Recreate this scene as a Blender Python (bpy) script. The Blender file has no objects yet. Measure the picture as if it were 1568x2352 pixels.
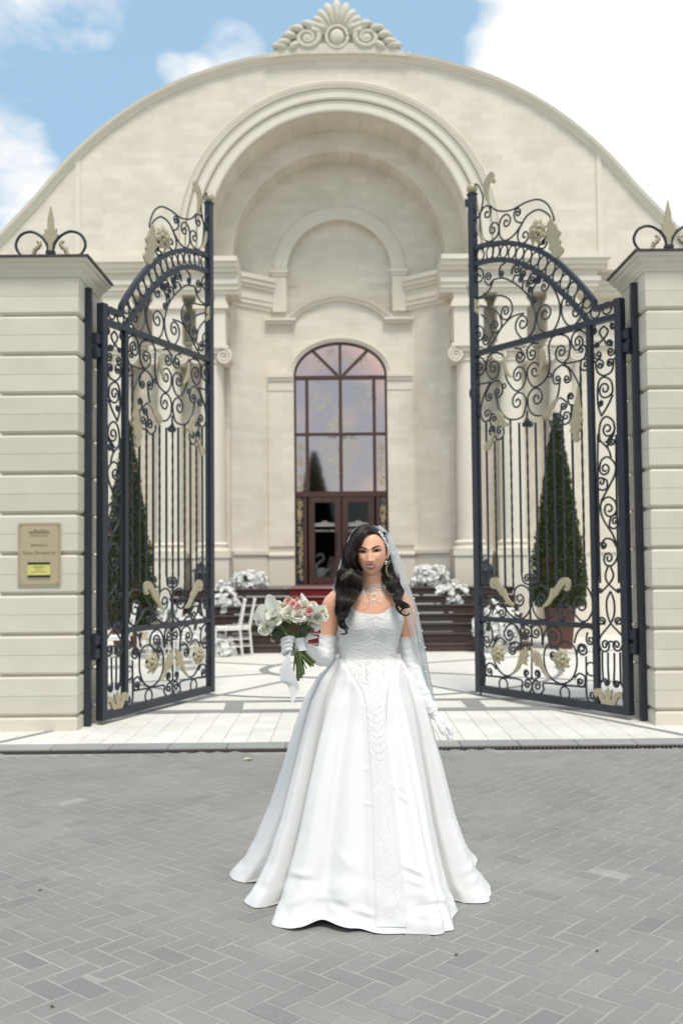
import bpy, math, random
import numpy as np
from mathutils import Vector, Matrix, noise as mnoise


# ------------------------------------------------------------------ camera
SC = bpy.context.scene
COL = SC.collection
R = math.radians
F = 2287.0            # focal length in units of a 1568 px wide picture
CAMH = 1.6
PITCH, ROLL = R(2.75), R(-0.55)
cam = bpy.data.cameras.new('camera')
cam.sensor_fit = 'HORIZONTAL'; cam.sensor_width = 24.0; cam.lens = 24.0 * F / 1568.0
cam.clip_start = 0.05; cam.clip_end = 5000
cam_o = bpy.data.objects.new('camera', cam); COL.objects.link(cam_o)
CROT = Matrix.Rotation(R(90) + PITCH, 3, 'X') @ Matrix.Rotation(ROLL, 3, 'Z')
cam_o.matrix_world = Matrix.Translation((0, 0, CAMH)) @ CROT.to_4x4()
cam.dof.use_dof = True; cam.dof.focus_distance = 4.7; cam.dof.aperture_fstop = 2.6
SC.camera = cam_o

# ------------------------------------------------------------------ sky, sun
SUN_AZ, SUN_EL = R(166), R(62)       # azimuth clockwise from +Y: high, behind the camera
W = bpy.data.worlds.new('World'); SC.world = W; W.use_nodes = True
nt = W.node_tree; N = nt.nodes; L = nt.links; N.clear()
out = N.new('ShaderNodeOutputWorld'); bg = N.new('ShaderNodeBackground')
sky = N.new('ShaderNodeTexSky'); sky.sky_type = 'NISHITA'; sky.sun_disc = False
sky.sun_elevation = SUN_EL; sky.sun_rotation = SUN_AZ
sky.air_density = 1.0; sky.dust_density = 0.6; sky.ozone_density = 1.0
bg.inputs['Strength'].default_value = 0.13
tc = N.new('ShaderNodeTexCoord')
mp = N.new('ShaderNodeMapping'); mp.inputs['Location'].default_value = (0.55, 0.2, 3.1); mp.inputs['Scale'].default_value = (1.0, 1.0, 1.7)
n1 = N.new('ShaderNodeTexNoise'); n1.inputs['Scale'].default_value = 4.2; n1.inputs['Detail'].default_value = 10; n1.inputs['Roughness'].default_value = 0.58; n1.inputs['Distortion'].default_value = 0.25
ramp = N.new('ShaderNodeValToRGB'); ramp.color_ramp.elements[0].position = 0.42; ramp.color_ramp.elements[1].position = 0.58
n2 = N.new('ShaderNodeTexNoise'); n2.inputs['Scale'].default_value = 4.0; n2.inputs['Detail'].default_value = 5
r2 = N.new('ShaderNodeValToRGB'); r2.color_ramp.elements[0].position = 0.3; r2.color_ramp.elements[1].position = 0.7
r2.color_ramp.elements[0].color = (6.1, 6.2, 6.35, 1); r2.color_ramp.elements[1].color = (7.9, 7.75, 7.5, 1)
mix = N.new('ShaderNodeMixRGB')
# the open sky is a hazy summer blue
hz = N.new('ShaderNodeMixRGB'); hz.inputs['Fac'].default_value = 0.75; hz.inputs['Color2'].default_value = (2.95, 4.6, 6.1, 1)
L.new(tc.outputs['Generated'], mp.inputs['Vector']); L.new(mp.outputs['Vector'], n1.inputs['Vector']); L.new(mp.outputs['Vector'], n2.inputs['Vector'])
# banks of cloud and openings between them, by direction; broken up by the noise
acc = n1.outputs['Fac']
for px_, py_, half, gain in ((1430, 330, 13, 0.14), (1200, 190, 5, 0.08), (30, 430, 7, 0.04), (545, 128, 2.9, 0.24), (405, 190, 2.2, 0.20), (760, 30, 9, -0.30), (390, 150, 4.5, -0.16), (190, 45, 5.5, 0.10), (300, 330, 5, -0.16), (120, 130, 4, -0.07)):
    d_ = (CROT @ Vector(((px_ - 784) / F, (1176 - py_) / F, -1.0))).normalized()
    nrm_ = N.new('ShaderNodeVectorMath'); nrm_.operation = 'NORMALIZE'; L.new(tc.outputs['Generated'], nrm_.inputs[0])
    dt = N.new('ShaderNodeVectorMath'); dt.operation = 'DOT_PRODUCT'; dt.inputs[1].default_value = d_; L.new(nrm_.outputs['Vector'], dt.inputs[0])
    mr_ = N.new('ShaderNodeMapRange'); mr_.interpolation_type = 'SMOOTHSTEP'; mr_.inputs['From Min'].default_value = math.cos(R(half)); mr_.inputs['From Max'].default_value = 1.0
    mr_.inputs['To Min'].default_value = 0.0; mr_.inputs['To Max'].default_value = gain; L.new(dt.outputs['Value'], mr_.inputs['Value'])
    ad_ = N.new('ShaderNodeMath'); ad_.operation = 'ADD'; L.new(acc, ad_.inputs[0]); L.new(mr_.outputs['Result'], ad_.inputs[1]); acc = ad_.outputs['Value']
L.new(acc, ramp.inputs['Fac']); L.new(n2.outputs['Fac'], r2.inputs['Fac'])
L.new(sky.outputs['Color'], hz.inputs['Color1'])
L.new(hz.outputs['Color'], mix.inputs['Color1']); L.new(r2.outputs['Color'], mix.inputs['Color2']); L.new(ramp.outputs['Color'], mix.inputs['Fac'])
L.new(mix.outputs['Color'], bg.inputs['Color']); L.new(bg.outputs['Background'], out.inputs['Surface'])

sun = bpy.data.lights.new('sun', 'SUN'); sun.energy = 2.5; sun.angle = R(17); sun.color = (1.0, 0.93, 0.825)
sun_o = bpy.data.objects.new('sun', sun); COL.objects.link(sun_o)
sd = Vector((math.sin(SUN_AZ) * math.cos(SUN_EL), math.cos(SUN_AZ) * math.cos(SUN_EL), math.sin(SUN_EL)))
sun_o.rotation_euler = sd.to_track_quat('Z', 'Y').to_euler(); sun_o.location = (-6, -8, 20)

vs = SC.view_settings
vs.view_transform = 'Standard'; vs.look = 'None'; vs.gamma = 1.0; vs.use_curve_mapping = False
vs.exposure = 0.18
SC.cycles.max_bounces = 8; SC.cycles.transparent_max_bounces = 24
SC.cycles.use_denoising = True

# ------------------------------------------------------------------ helpers
random.seed(7); RNG = random.Random(11)
PI = math.pi

def P(px, py, Y):
    """the point at distance Y that a picture position (1568 px wide) looks at"""
    d = CROT @ Vector(((px - 784) / F, (1176 - py) / F, -1.0))
    return Vector((0, 0, CAMH)) + d * (Y / d.y)

def Zat(py, Y, px=784): return P(px, py, Y).z
def Xat(px, Y, py=1200): return P(px, py, Y).x

class MB:
    """collects simple shapes; build() links them as one mesh object"""
    def __init__(s): s.v = []; s.f = []
    def add(s, vs_, fs):
        o = len(s.v); s.v += [tuple(p) for p in vs_]; s.f += [tuple(i + o for i in q) for q in fs]; return s
    def box(s, a, b):
        (x0, y0, z0), (x1, y1, z1) = a, b
        return s.add([(x0,y0,z0),(x1,y0,z0),(x1,y1,z0),(x0,y1,z0),(x0,y0,z1),(x1,y0,z1),(x1,y1,z1),(x0,y1,z1)],
                     [(0,3,2,1),(4,5,6,7),(0,1,5,4),(1,2,6,5),(2,3,7,6),(3,0,4,7)])
    def cbox(s, a, b, c=0.01):
        """box with chamfered edges: 24 vertices"""
        (x0, y0, z0), (x1, y1, z1) = a, b
        xs = (x0, x0 + c, x1 - c, x1); ys = (y0, y0 + c, y1 - c, y1); zs = (z0, z0 + c, z1 - c, z1)
        V = []; F_ = []
        for k, (i0, i1) in enumerate(((1, 2),)):
            pass
        # six faces inset, joined by hull strips
        def q(*p): o = len(V); V.extend(p); F_.append((o, o+1, o+2, o+3))
        def t(*p): o = len(V); V.extend(p); F_.append((o, o+1, o+2))
        X0, X1, X2, X3 = xs; Y0, Y1, Y2, Y3 = ys; Z0, Z1, Z2, Z3 = zs
        q((X1,Y1,Z0),(X1,Y2,Z0),(X2,Y2,Z0),(X2,Y1,Z0)); q((X1,Y1,Z3),(X2,Y1,Z3),(X2,Y2,Z3),(X1,Y2,Z3))
        q((X1,Y0,Z1),(X2,Y0,Z1),(X2,Y0,Z2),(X1,Y0,Z2)); q((X1,Y3,Z1),(X1,Y3,Z2),(X2,Y3,Z2),(X2,Y3,Z1))
        q((X0,Y1,Z1),(X0,Y1,Z2),(X0,Y2,Z2),(X0,Y2,Z1)); q((X3,Y1,Z1),(X3,Y2,Z1),(X3,Y2,Z2),(X3,Y1,Z2))
        for za, zb, fl in ((Z0, Z1, 0), (Z3, Z2, 1)):
            for ya, yb in ((Y1, Y0), (Y2, Y3)): q((X1,ya,za),(X2,ya,za),(X2,yb,zb),(X1,yb,zb))
            for xa, xb in ((X1, X0), (X2, X3)): q((xa,Y1,za),(xa,Y2,za),(xb,Y2,zb),(xb,Y1,zb))
            for xa, xb in ((X1, X0), (X2, X3)):
                for ya, yb in ((Y1, Y0), (Y2, Y3)): t((xa,ya,za),(xb,ya,zb),(xa,yb,zb))
        for xa, xb in ((X1, X0), (X2, X3)):
            for ya, yb in ((Y1, Y0), (Y2, Y3)): q((xa,yb,Z1),(xb,ya,Z1),(xb,ya,Z2),(xa,yb,Z2))
        return s.add(V, F_)
    def tube(s, pts, r, n=6, cap=True, flat=None, up=None):
        """swept tube; r number or list; flat=(a,b) scales the two cross axes"""
        pts = [Vector(p) for p in pts]; m = len(pts)
        rr = [r] * m if isinstance(r, (int, float)) else list(r)
        a, b = flat or (1, 1)
        V = []; prev = None
        for i, p in enumerate(pts):
            t = (pts[min(i + 1, m - 1)] - pts[max(i - 1, 0)])
            if t.length < 1e-9: t = Vector((0, 0, 1))
            t.normalize()
            if prev is None:
                u = Vector(up) if up else (Vector((0, 1, 0)) if abs(t.y) < 0.9 else Vector((1, 0, 0)))
            else: u = Vector(up) if up else prev
            u = u - t * u.dot(t)
            if u.length < 1e-6: u = Vector((1, 0, 0)) - t * t.x
            u.normalize(); prev = u; w = t.cross(u)
            for k in range(n):
                an = 2 * PI * (k + 0.5) / n
                V.append(p + u * (math.cos(an) * rr[i] * a) + w * (math.sin(an) * rr[i] * b))
        F_ = [(i*n + k, i*n + (k+1) % n, (i+1)*n + (k+1) % n, (i+1)*n + k) for i in range(m-1) for k in range(n)]
        if cap: F_ += [tuple(range(n - 1, -1, -1)), tuple((m-1)*n + k for k in range(n))]
        return s.add(V, F_)
    def lathe(s, prof, c=(0,0,0), n=24, a0=0.0, a1=2*PI, sx=1, sy=1):
        full = abs(a1 - a0 - 2*PI) < 1e-6; k = n if full else n + 1
        V = [(c[0] + r * math.cos(a0 + (a1-a0)*j/n) * sx, c[1] + r * math.sin(a0 + (a1-a0)*j/n) * sy, c[2] + z) for r, z in prof for j in range(k)]
        F_ = []
        for i in range(len(prof) - 1):
            for j in range(n if full else n):
                j2 = (j + 1) % k if full else j + 1
                F_.append((i*k + j, i*k + j2, (i+1)*k + j2, (i+1)*k + j))
        return s.add(V, F_)
    def prism(s, poly, y0, y1):
        """poly in (x, z), extruded along y"""
        m = len(poly)
        V = [(x, y0, z) for x, z in poly] + [(x, y1, z) for x, z in poly]
        return s.add(V, [tuple(range(m)), tuple(range(2*m - 1, m - 1, -1))] + [(i, i + m, (i+1) % m + m, (i+1) % m) for i in range(m)])
    def grid(s, rows, closed=False):
        nr, nc = len(rows), len(rows[0]); V = [p for r_ in rows for p in r_]
        return s.add(V, [(i*nc + j, i*nc + (j+1) % nc, (i+1)*nc + (j+1) % nc, (i+1)*nc + j) for i in range(nr-1) for j in range(nc if closed else nc-1)])
    def sphere(s, c, r, n=10, m=6, sc=(1,1,1)):
        prof = [(r * math.sin(PI*i/m), -r * math.cos(PI*i/m)) for i in range(m + 1)]
        V = []; 
        for rr, z in prof:
            for j in range(n):
                V.append((c[0] + rr*math.cos(2*PI*j/n)*sc[0], c[1] + rr*math.sin(2*PI*j/n)*sc[1], c[2] + z*sc[2]))
        return s.add(V, [(i*n + j, i*n + (j+1) % n, (i+1)*n + (j+1) % n, (i+1)*n + j) for i in range(m) for j in range(n)])
    def mesh(s, name, m=None, smooth=False):
        me = bpy.data.meshes.new(name); me.from_pydata(s.v, [], s.f); me.validate(); me.update()
        if m: me.materials.append(M[m] if isinstance(m, str) else m)
        if smooth: me.polygons.foreach_set('use_smooth', [True] * len(me.polygons))
        return me
    def build(s, name, m=None, parent=None, smooth=False, **kw):
        return link(name, s.mesh(name, m, smooth), parent, **kw)

def link(name, data, parent=None, loc=None, rot=None, scale=None):
    o = bpy.data.objects.new(name, data); COL.objects.link(o)
    if parent: o.parent = parent
    if loc is not None: o.location = loc
    if rot is not None: o.rotation_euler = rot
    if scale is not None: o.scale = scale if not isinstance(scale, (int, float)) else (scale,) * 3
    return o

def tag(o, label=None, cat=None, group=None, kind=None):
    if label: o['label'] = label
    if cat: o['category'] = cat
    if group: o['group'] = group
    if kind: o['kind'] = kind
    return o

def thing(name, label, cat, loc=(0,0,0), rz=0.0, group=None):
    return tag(link(name, None, None, loc, (0, 0, rz)), label, cat, group)

def copy_tree(o, parent=None):
    c = o.copy(); COL.objects.link(c)
    if parent: c.parent = parent
    for ch in list(o.children): copy_tree(ch, c)
    return c

def catmull(pts, step=6, closed=False):
    """smooth curve through points of any dimension"""
    A = [np.array(p, float) for p in pts]; n = len(A); out_ = []
    rng = range(n) if closed else range(n - 1)
    for i in rng:
        if closed: p0, p1, p2, p3 = A[(i-1) % n], A[i], A[(i+1) % n], A[(i+2) % n]
        else: p0, p1, p2, p3 = A[max(i-1, 0)], A[i], A[i+1], A[min(i+2, n-1)]
        for k in range(step):
            t = k / step
            out_.append(0.5 * ((2*p1) + (-p0 + p2)*t + (2*p0 - 5*p1 + 4*p2 - p3)*t*t + (-p0 + 3*p1 - 3*p2 + p3)*t**3))
    if not closed: out_.append(A[-1])
    return out_

def smooth01(x): x = max(0.0, min(1.0, x)); return x*x*(3 - 2*x)
def interp(x, xs, ys): return float(np.interp(x, xs, ys))

# ------------------------------------------------------------------ materials
M = {}
def mat(name, col, rough=0.6, metal=0.0, var=None, bump=None, spec=0.5, sheen=0.0, coat=0.0, sss=0.0, ob_var=0.0, extra=None):
    """principled material; var=(scale, col2, contrast) mixes a second colour by noise, bump=(scale, strength)"""
    m = bpy.data.materials.new(name); m.use_nodes = True; t = m.node_tree; n = t.nodes; l = t.links
    b = n['Principled BSDF']
    b.inputs['Base Color'].default_value = (*col, 1); b.inputs['Roughness'].default_value = rough; b.inputs['Metallic'].default_value = metal
    b.inputs['Specular IOR Level'].default_value = spec
    if sheen: b.inputs['Sheen Weight'].default_value = sheen
    if coat: b.inputs['Coat Weight'].default_value = coat; b.inputs['Coat Roughness'].default_value = 0.1
    if sss: b.inputs['Subsurface Weight'].default_value = sss; b.inputs['Subsurface Radius'].default_value = (0.012, 0.005, 0.003); b.inputs['Subsurface Scale'].default_value = 1.0
    c = n.new('ShaderNodeTexCoord'); src = None
    if var:
        sc, c2, k = var
        no = n.new('ShaderNodeTexNoise'); no.inputs['Scale'].default_value = sc; no.inputs['Detail'].default_value = 6; no.inputs['Roughness'].default_value = 0.6
        l.new(c.outputs['Object'], no.inputs['Vector'])
        rp = n.new('ShaderNodeValToRGB'); rp.color_ramp.elements[0].position = 0.5 - k; rp.color_ramp.elements[1].position = 0.5 + k
        mx = n.new('ShaderNodeMixRGB'); mx.inputs['Color1'].default_value = (*col, 1); mx.inputs['Color2'].default_value = (*c2, 1)
        l.new(no.outputs['Fac'], rp.inputs['Fac']); l.new(rp.outputs['Color'], mx.inputs['Fac']); src = mx.outputs['Color']
    if ob_var:
        oi = n.new('ShaderNodeObjectInfo'); hs = n.new('ShaderNodeHueSaturation')
        ma = n.new('ShaderNodeMapRange'); ma.inputs['To Min'].default_value = 1 - ob_var; ma.inputs['To Max'].default_value = 1 + ob_var
        l.new(oi.outputs['Random'], ma.inputs['Value']); l.new(ma.outputs['Result'], hs.inputs['Value'])
        if src: l.new(src, hs.inputs['Color'])
        else: hs.inputs['Color'].default_value = (*col, 1)
        src = hs.outputs['Color']
    if src: l.new(src, b.inputs['Base Color'])
    if bump:
        nb = n.new('ShaderNodeTexNoise'); nb.inputs['Scale'].default_value = bump[0]; nb.inputs['Detail'].default_value = 5
        l.new(c.outputs['Object'], nb.inputs['Vector'])
        bp = n.new('ShaderNodeBump'); bp.inputs['Strength'].default_value = bump[1]; bp.inputs['Distance'].default_value = 0.01
        l.new(nb.outputs['Fac'], bp.inputs['Height']); l.new(bp.outputs['Normal'], b.inputs['Normal'])
    M[name] = m
    return m

def stone_mat(name, c1, c2, bw, bh, mortar, off=0.5):
    """sawn limestone facing: courses of slabs that differ a little in tone"""
    m = bpy.data.materials.new(name); m.use_nodes = True; t = m.node_tree; n = t.nodes; l = t.links; b = n['Principled BSDF']
    c = n.new('ShaderNodeTexCoord'); sp = n.new('ShaderNodeSeparateXYZ'); cb = n.new('ShaderNodeCombineXYZ')
    l.new(c.outputs['Object'], sp.inputs['Vector']); l.new(sp.outputs['X'], cb.inputs['X']); l.new(sp.outputs['Z'], cb.inputs['Y'])
    br = n.new('ShaderNodeTexBrick'); br.offset = off
    br.inputs['Color1'].default_value = (*c1, 1); br.inputs['Color2'].default_value = (*c2, 1); br.inputs['Mortar'].default_value = (*mortar, 1)
    br.inputs['Scale'].default_value = 1.0; br.inputs['Mortar Size'].default_value = 0.004; br.inputs['Mortar Smooth'].default_value = 0.4
    br.inputs['Brick Width'].default_value = bw; br.inputs['Row Height'].default_value = bh; br.inputs['Bias'].default_value = -0.1
    l.new(cb.outputs['Vector'], br.inputs['Vector'])
    no = n.new('ShaderNodeTexNoise'); no.inputs['Scale'].default_value = 1.3; no.inputs['Detail'].default_value = 8; no.inputs['Roughness'].default_value = 0.65
    l.new(c.outputs['Object'], no.inputs['Vector'])
    rp = n.new('ShaderNodeValToRGB'); rp.color_ramp.elements[0].position = 0.3; rp.color_ramp.elements[1].position = 0.7
    rp.color_ramp.elements[0].color = (0.88, 0.87, 0.85, 1); rp.color_ramp.elements[1].color = (1.05, 1.05, 1.05, 1)
    l.new(no.outputs['Fac'], rp.inputs['Fac'])
    mx = n.new('ShaderNodeMixRGB'); mx.blend_type = 'MULTIPLY'; mx.inputs['Fac'].default_value = 1
    l.new(br.outputs['Color'], mx.inputs['Color1']); l.new(rp.outputs['Color'], mx.inputs['Color2']); l.new(mx.outputs['Color'], b.inputs['Base Color'])
    b.inputs['Roughness'].default_value = 0.85; b.inputs['Specular IOR Level'].default_value = 0.25
    nb = n.new('ShaderNodeTexNoise'); nb.inputs['Scale'].default_value = 60; nb.inputs['Detail'].default_value = 4
    l.new(c.outputs['Object'], nb.inputs['Vector'])
    bp = n.new('ShaderNodeBump'); bp.inputs['Strength'].default_value = 0.12; bp.inputs['Distance'].default_value = 0.01
    l.new(nb.outputs['Fac'], bp.inputs['Height']); l.new(bp.outputs['Normal'], b.inputs['Normal'])
    M[name] = m

stone_mat('facing', (0.69, 0.64, 0.545), (0.76, 0.71, 0.62), 0.42, 0.145, (0.66, 0.605, 0.51))
mat('stone_plain', (0.74, 0.69, 0.595), 0.85, var=(2.2, (0.68, 0.63, 0.535), 0.25), bump=(70, 0.1), spec=0.25)
mat('pillar_stone', (0.66, 0.62, 0.52), 0.85, var=(3.0, (0.58, 0.54, 0.445), 0.3), bump=(80, 0.12), spec=0.25, ob_var=0.05)
mat('cap_metal', (0.045, 0.035, 0.032), 0.55, var=(12, (0.07, 0.05, 0.045), 0.2))
mat('iron', (0.016, 0.021, 0.031), 0.42, var=(9, (0.024, 0.030, 0.042), 0.2), bump=(120, 0.1), spec=0.5)
mat('gold', (0.38, 0.33, 0.21), 0.45, metal=0.2, var=(18, (0.45, 0.40, 0.27), 0.2), bump=(60, 0.12))
mat('frame_brown', (0.060, 0.026, 0.019), 0.38, var=(14, (0.075, 0.034, 0.026), 0.2))
# ------------------------------------------------------------------ the banquet hall
DA, DB, DC = 20.0, 20.86, 21.5          # gable wall, second wall, niche wall
hall = thing('banquet_hall', 'cream limestone hall with a round gable and a deep triple arch over its glass entrance', 'building', (0, DA, 0))
def hp(mb, name, m, smooth=False, parent=None):
    if parent is None: return mb.build(name, m, hall, smooth, loc=(0, -DA, 0))
    return mb.build(name, m, parent, smooth)

def arc_path(r, zc, zb, n=40, sgn=1):
    """from (r, zb) up, round the arch, down to (-r, zb)"""
    pts = [(r, zb)]
    pts += [(r * math.cos(PI*i/n), zc + r * math.sin(PI*i/n)) for i in range(n + 1)]
    return pts + [(-r, zb)]

# gable outline, symmetric
gx, gz = [], []
for dx, py in ((0,125),(110,129),(216,144),(321,175),(400,208),(470,247),(540,297),(601,351),(645,398),(688,448),(776,540),(860,628),(960,738),(1080,878)):
    p, q = P(776 + dx, py, DA), P(776 - dx, py, DA); gx.append((p.x - q.x) / 2); gz.append((p.z + q.z) / 2)
def gable_z(x): return interp(abs(x), gx, gz)
cur = catmull(list(zip(gx, gz)), 6)
gcurve = [(float(a), float(b)) for a, b in cur]
GZ0 = 7.70
# clip at the entablature level
gcurve = [(a, b) for a, b in gcurve if b > 5.0]
full = gcurve[::-1] + [(-a, b) for a, b in gcurve[1:]]
R1, ZC1 = 2.67, Zat(257, DA) - 2.67
R2 = 2.25; ZC2 = Zat(347, DB) - R2

def ring_wall(outer, inner, y0, y1):
    """wall between two open outlines with the same end level, thick from y0 to y1"""
    return MB().prism(list(outer) + list(inner)[::-1], y0, y1)

wall_o = [(gcurve[-1][0], 5.2)] + full + [(-gcurve[-1][0], 5.2)]
# front gable wall: outline starts at the arch jamb, goes out along the bottom, over the gable and back
bot = GZ0 - 0.25
outer = [(R1 + 0.02, bot), (4.5, bot), (7.3, bot), (gcurve[-1][0], bot)] + [q for q in full if q[1] > bot] + [(-gcurve[-1][0], bot), (-7.3, bot), (-4.5, bot), (-R1 - 0.02, bot)]
hp(ring_wall(outer, arc_path(R1, ZC1, bot), DA, DB - 0.002), 'gable_wall', 'facing')
# the shallow outer field of the gable is framed by a raised strip near each end
for s in (-1, 1):
    xq = s * 5.32
    hp(MB().box((xq - 0.05, DA - 0.03, GZ0), (xq + 0.05, DA + 0.01, gable_z(xq) - 0.12)), 'wall_strip', 'stone_plain')

def sweep(path, prof, y, name, m='stone_plain', parent=None):
    """moulding: path in (x, z); prof = (offset outward, projection toward the viewer)"""
    pts = [Vector((a, 0, b)) for a, b in path]; rows = []
    for i, p in enumerate(pts):
        t = pts[min(i+1, len(pts)-1)] - pts[max(i-1, 0)]; t.normalize()
        nrm = Vector((t.z, 0, -t.x))
        rows.append([(p.x + nrm.x*o, y - pr, p.z + nrm.z*o) for o, pr in prof])
    mb = MB().grid(rows); nP = len(prof)
    mb.f.append(tuple(range(nP))); mb.f.append(tuple(len(mb.v) - nP + k for k in range(nP))[::-1])
    return hp(mb, name, m, parent=parent)

top = [q for q in full if q[1] > 6.2]
sweep(top, [(-0.11, -0.04), (-0.11, 0.03), (-0.06, 0.04), (-0.055, 0.08), (-0.02, 0.09), (-0.015, 0.13), (0.04, 0.15), (0.045, -0.30), (-0.05, -0.30)], DA, 'gable_cornice')
# archivolt: three stepped bands
ap = arc_path(R1, ZC1, GZ0)
for k, (a, b, pr, nm) in enumerate(((0.0, 0.21, 0.07, 'archivolt_band'), (0.235, 0.43, 0.115, 'archivolt_band'), (0.45, 0.55, 0.15, 'archivolt_band'), (0.56, 0.62, 0.10, 'archivolt_band'))):
    sweep(ap, [(a, -0.02), (a, pr * 0.75), (a + 0.03, pr), (b - 0.05, pr), (b - 0.02, pr + 0.02), (b, pr), (b, -0.02)], DA, nm)

# second wall with its lower arch, then the niche wall
o2 = arc_path(R1 + 0.35, ZC1, GZ0 - 0.4); i2 = arc_path(R2, ZC2, GZ0 - 0.4)
hp(ring_wall(o2, i2, DB, DC - 0.002), 'arch_wall', 'facing')
RN, RB = 1.14, 1.43
ZN = Zat(505, DC) - RN
zh = Zat(735, DC)
i3 = arc_path(RN, ZN, 0.9); o3 = arc_path(R2 + 0.3, ZC2, 0.9)
hp(ring_wall(o3, i3, DC, DC + 0.18), 'niche_wall', 'facing')
hp(MB().box((-1.3, DC + 0.182, Zat(760, DC)), (1.3, DC + 0.3, ZN + RN + 0.2)), 'niche_back', 'facing')
zcap = Zat(622, DC)
sweep(arc_path(RN, ZN, zcap + 0.02), [(0, -0.01), (0, 0.03), (RB - RN, 0.035), (RB - RN, -0.01)], DC, 'niche_band')
for s in (-1, 1):
    xa, xb = sorted((s * 1.16, s * 1.46))
    hp(MB().box((xa, DC - 0.06, Zat(716, DC)), (xb, DC + 0.01, zcap - 0.06)), 'niche_pilaster', 'stone_plain')
    hp(MB().box((xa - 0.05, DC - 0.11, zcap - 0.05), (xb + 0.05, DC + 0.01, zcap + 0.015)).box((xa - 0.03, DC - 0.085, zcap - 0.11), (xb + 0.03, DC + 0.01, zcap - 0.052)), 'pilaster_capital', 'stone_plain')

# entrance wall (below the hood) slightly in front of the niche wall, with an arched opening
DW = DC - 0.12
WX = 0.5 * (Xat(888, DW) - Xat(673, DW))
WR = WX * 1.0
zwt = Zat(785, DW)
zsp = Zat(862, DW)
zfl = 1.06
hood = [P(px, py, DW) for px, py in ((660,738),(690,712),(730,692),(780,684),(830,692),(870,711),(903,737))]
hood = [((a.x - b.x) / 2, (a.z + b.z) / 2) for a, b in zip(hood, hood[::-1])]
hood = [(float(a), float(b)) for a, b in catmull(hood, 6)]
# elliptic head of the window
def win_path(w, zs, zt, zb, n=36):
    h = zt - zs
    return [(w, zb)] + [(w * math.cos(PI*i/n), zs + h * math.sin(PI*i/n)) for i in range(n + 1)] + [(-w, zb)]
xs_ = 1.62
outer = [(xs_, 0.9), (xs_, hood[-1][1])] + hood[::-1] + [(-xs_, hood[0][1]), (-xs_, 0.9)]
hp(ring_wall(outer, win_path(WX, zsp, zwt, 0.9), DW, DC - 0.002), 'entrance_wall', 'facing')
sweep(hood[::-1], [(-0.08, -0.05), (-0.08, 0.05), (-0.02, 0.07), (0.0, 0.12), (0.07, 0.15), (0.07, -0.05)], DW, 'hood_mould')
for s in (-1, 1):
    a, b = sorted((s * 0.95, s * 1.60)); zl = hood[0][1]
    hp(MB().box((a, DW - 0.15, zl), (b, DW + 0.02, zl + 0.05)).box((a + 0.03, DW - 0.10, zl - 0.06), (b - 0.03, DW + 0.02, zl - 0.002)), 'hood_ledge', 'stone_plain')
    # imposts beside the window
    a, b = sorted((s * (WX + 0.003), s * 1.56)); zi = Zat(862, DW)
    hp(MB().box((a, DW - 0.13, zi - 0.05), (b, DW + 0.01, zi + 0.03)).box((a, DW - 0.10, zi - 0.12), (b - s*0.0, DW + 0.01, zi - 0.052)).box((a, DW - 0.07, zi - 0.33), (b, DW + 0.01, zi - 0.122)), 'impost', 'stone_plain')
    # lighter pier between impost and plinth, plinth moulding
    hp(MB().box((a, DW - 0.055, 1.9), (b - 0.002, DW + 0.01, zi - 0.332)), 'pier', 'facing')
    zp = Zat(1272, DW)
    hp(MB().box((min(a, b), DW - 0.08, 0.9), (max(a, b), DW + 0.01, zp - 0.06)), 'plinth', 'stone_plain')
    hp(MB().tube([(a + 0.0, DW - 0.07, zp - 0.02), (b, DW - 0.07, zp - 0.02)], 0.055, 8).box((a, DW - 0.085, zp + 0.032), (b, DW + 0.01, zp + 0.09)), 'plinth_mould', 'stone_plain')
sweep(win_path(WX, zsp + 0.03, zwt, zsp + 0.03)[1:-1], [(0.0, -0.05), (0.0, 0.03), (0.05, 0.045), (0.06, 0.07), (0.11, 0.07), (0.12, 0.04), (0.12, -0.05)], DW, 'window_arch_mould')

# splayed walls of the bay, with their entablature
ZE1, ZE0 = 7.72, 7.02
for s in (-1, 1):
    A = Vector((s * 2.30, DB - 0.05)); B = Vector((s * 1.50, DC - 0.02))
    d = (B - A).normalized(); nn = Vector((d.y, -d.x)) if s < 0 else Vector((-d.y, d.x))
    if nn.y > 0: nn = -nn
    def slab(z0, z1, pr, name, m='stone_plain', ext=0.0):
        a = A - d * ext; q = [a, B, B + nn * pr, a + nn * pr]
        back = [a - nn * 0.15, B - nn * 0.15]
        poly = [back[0], back[1], q[2], q[3]]
        V = [(p.x, p.y, z) for z in (z0, z1) for p in poly]
        return hp(MB().add(V, [(0,1,2,3)[::-1], (4,5,6,7), (0,1,5,4), (1,2,6,5), (2,3,7,6), (3,0,4,7)]), name, m)
    slab(0.9, ZE0 + 0.1, 0.0, 'splay_wall', 'facing')
    slab(0.9, 1.72, 0.06, 'splay_plinth')
    slab(1.722, 1.80, 0.10, 'splay_plinth_mould')
    for z0, z1, pr in ((7.02, 7.10, 0.04), (7.102, 7.20, 0.07), (7.202, 7.30, 0.09), (7.302, 7.44, 0.06), (7.442, 7.52, 0.11), (7.522, 7.62, 0.15), (7.622, 7.72, 0.18)):
        slab(z0, z1, pr, 'splay_entablature', 'stone_plain')
# wall sconce stubs
for px in (581, 977):
    p = P(px, 752, DC - 0.25)
    hp(MB().box((p.x - 0.02, p.y - 0.03, p.z - 0.06), (p.x + 0.02, p.y + 0.1, p.z + 0.06)).tube([(p.x, p.y, p.z - 0.05), (p.x + 0.02, p.y - 0.06, p.z - 0.07)], 0.02, 6), 'wall_bracket', 'stone_plain')

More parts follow.
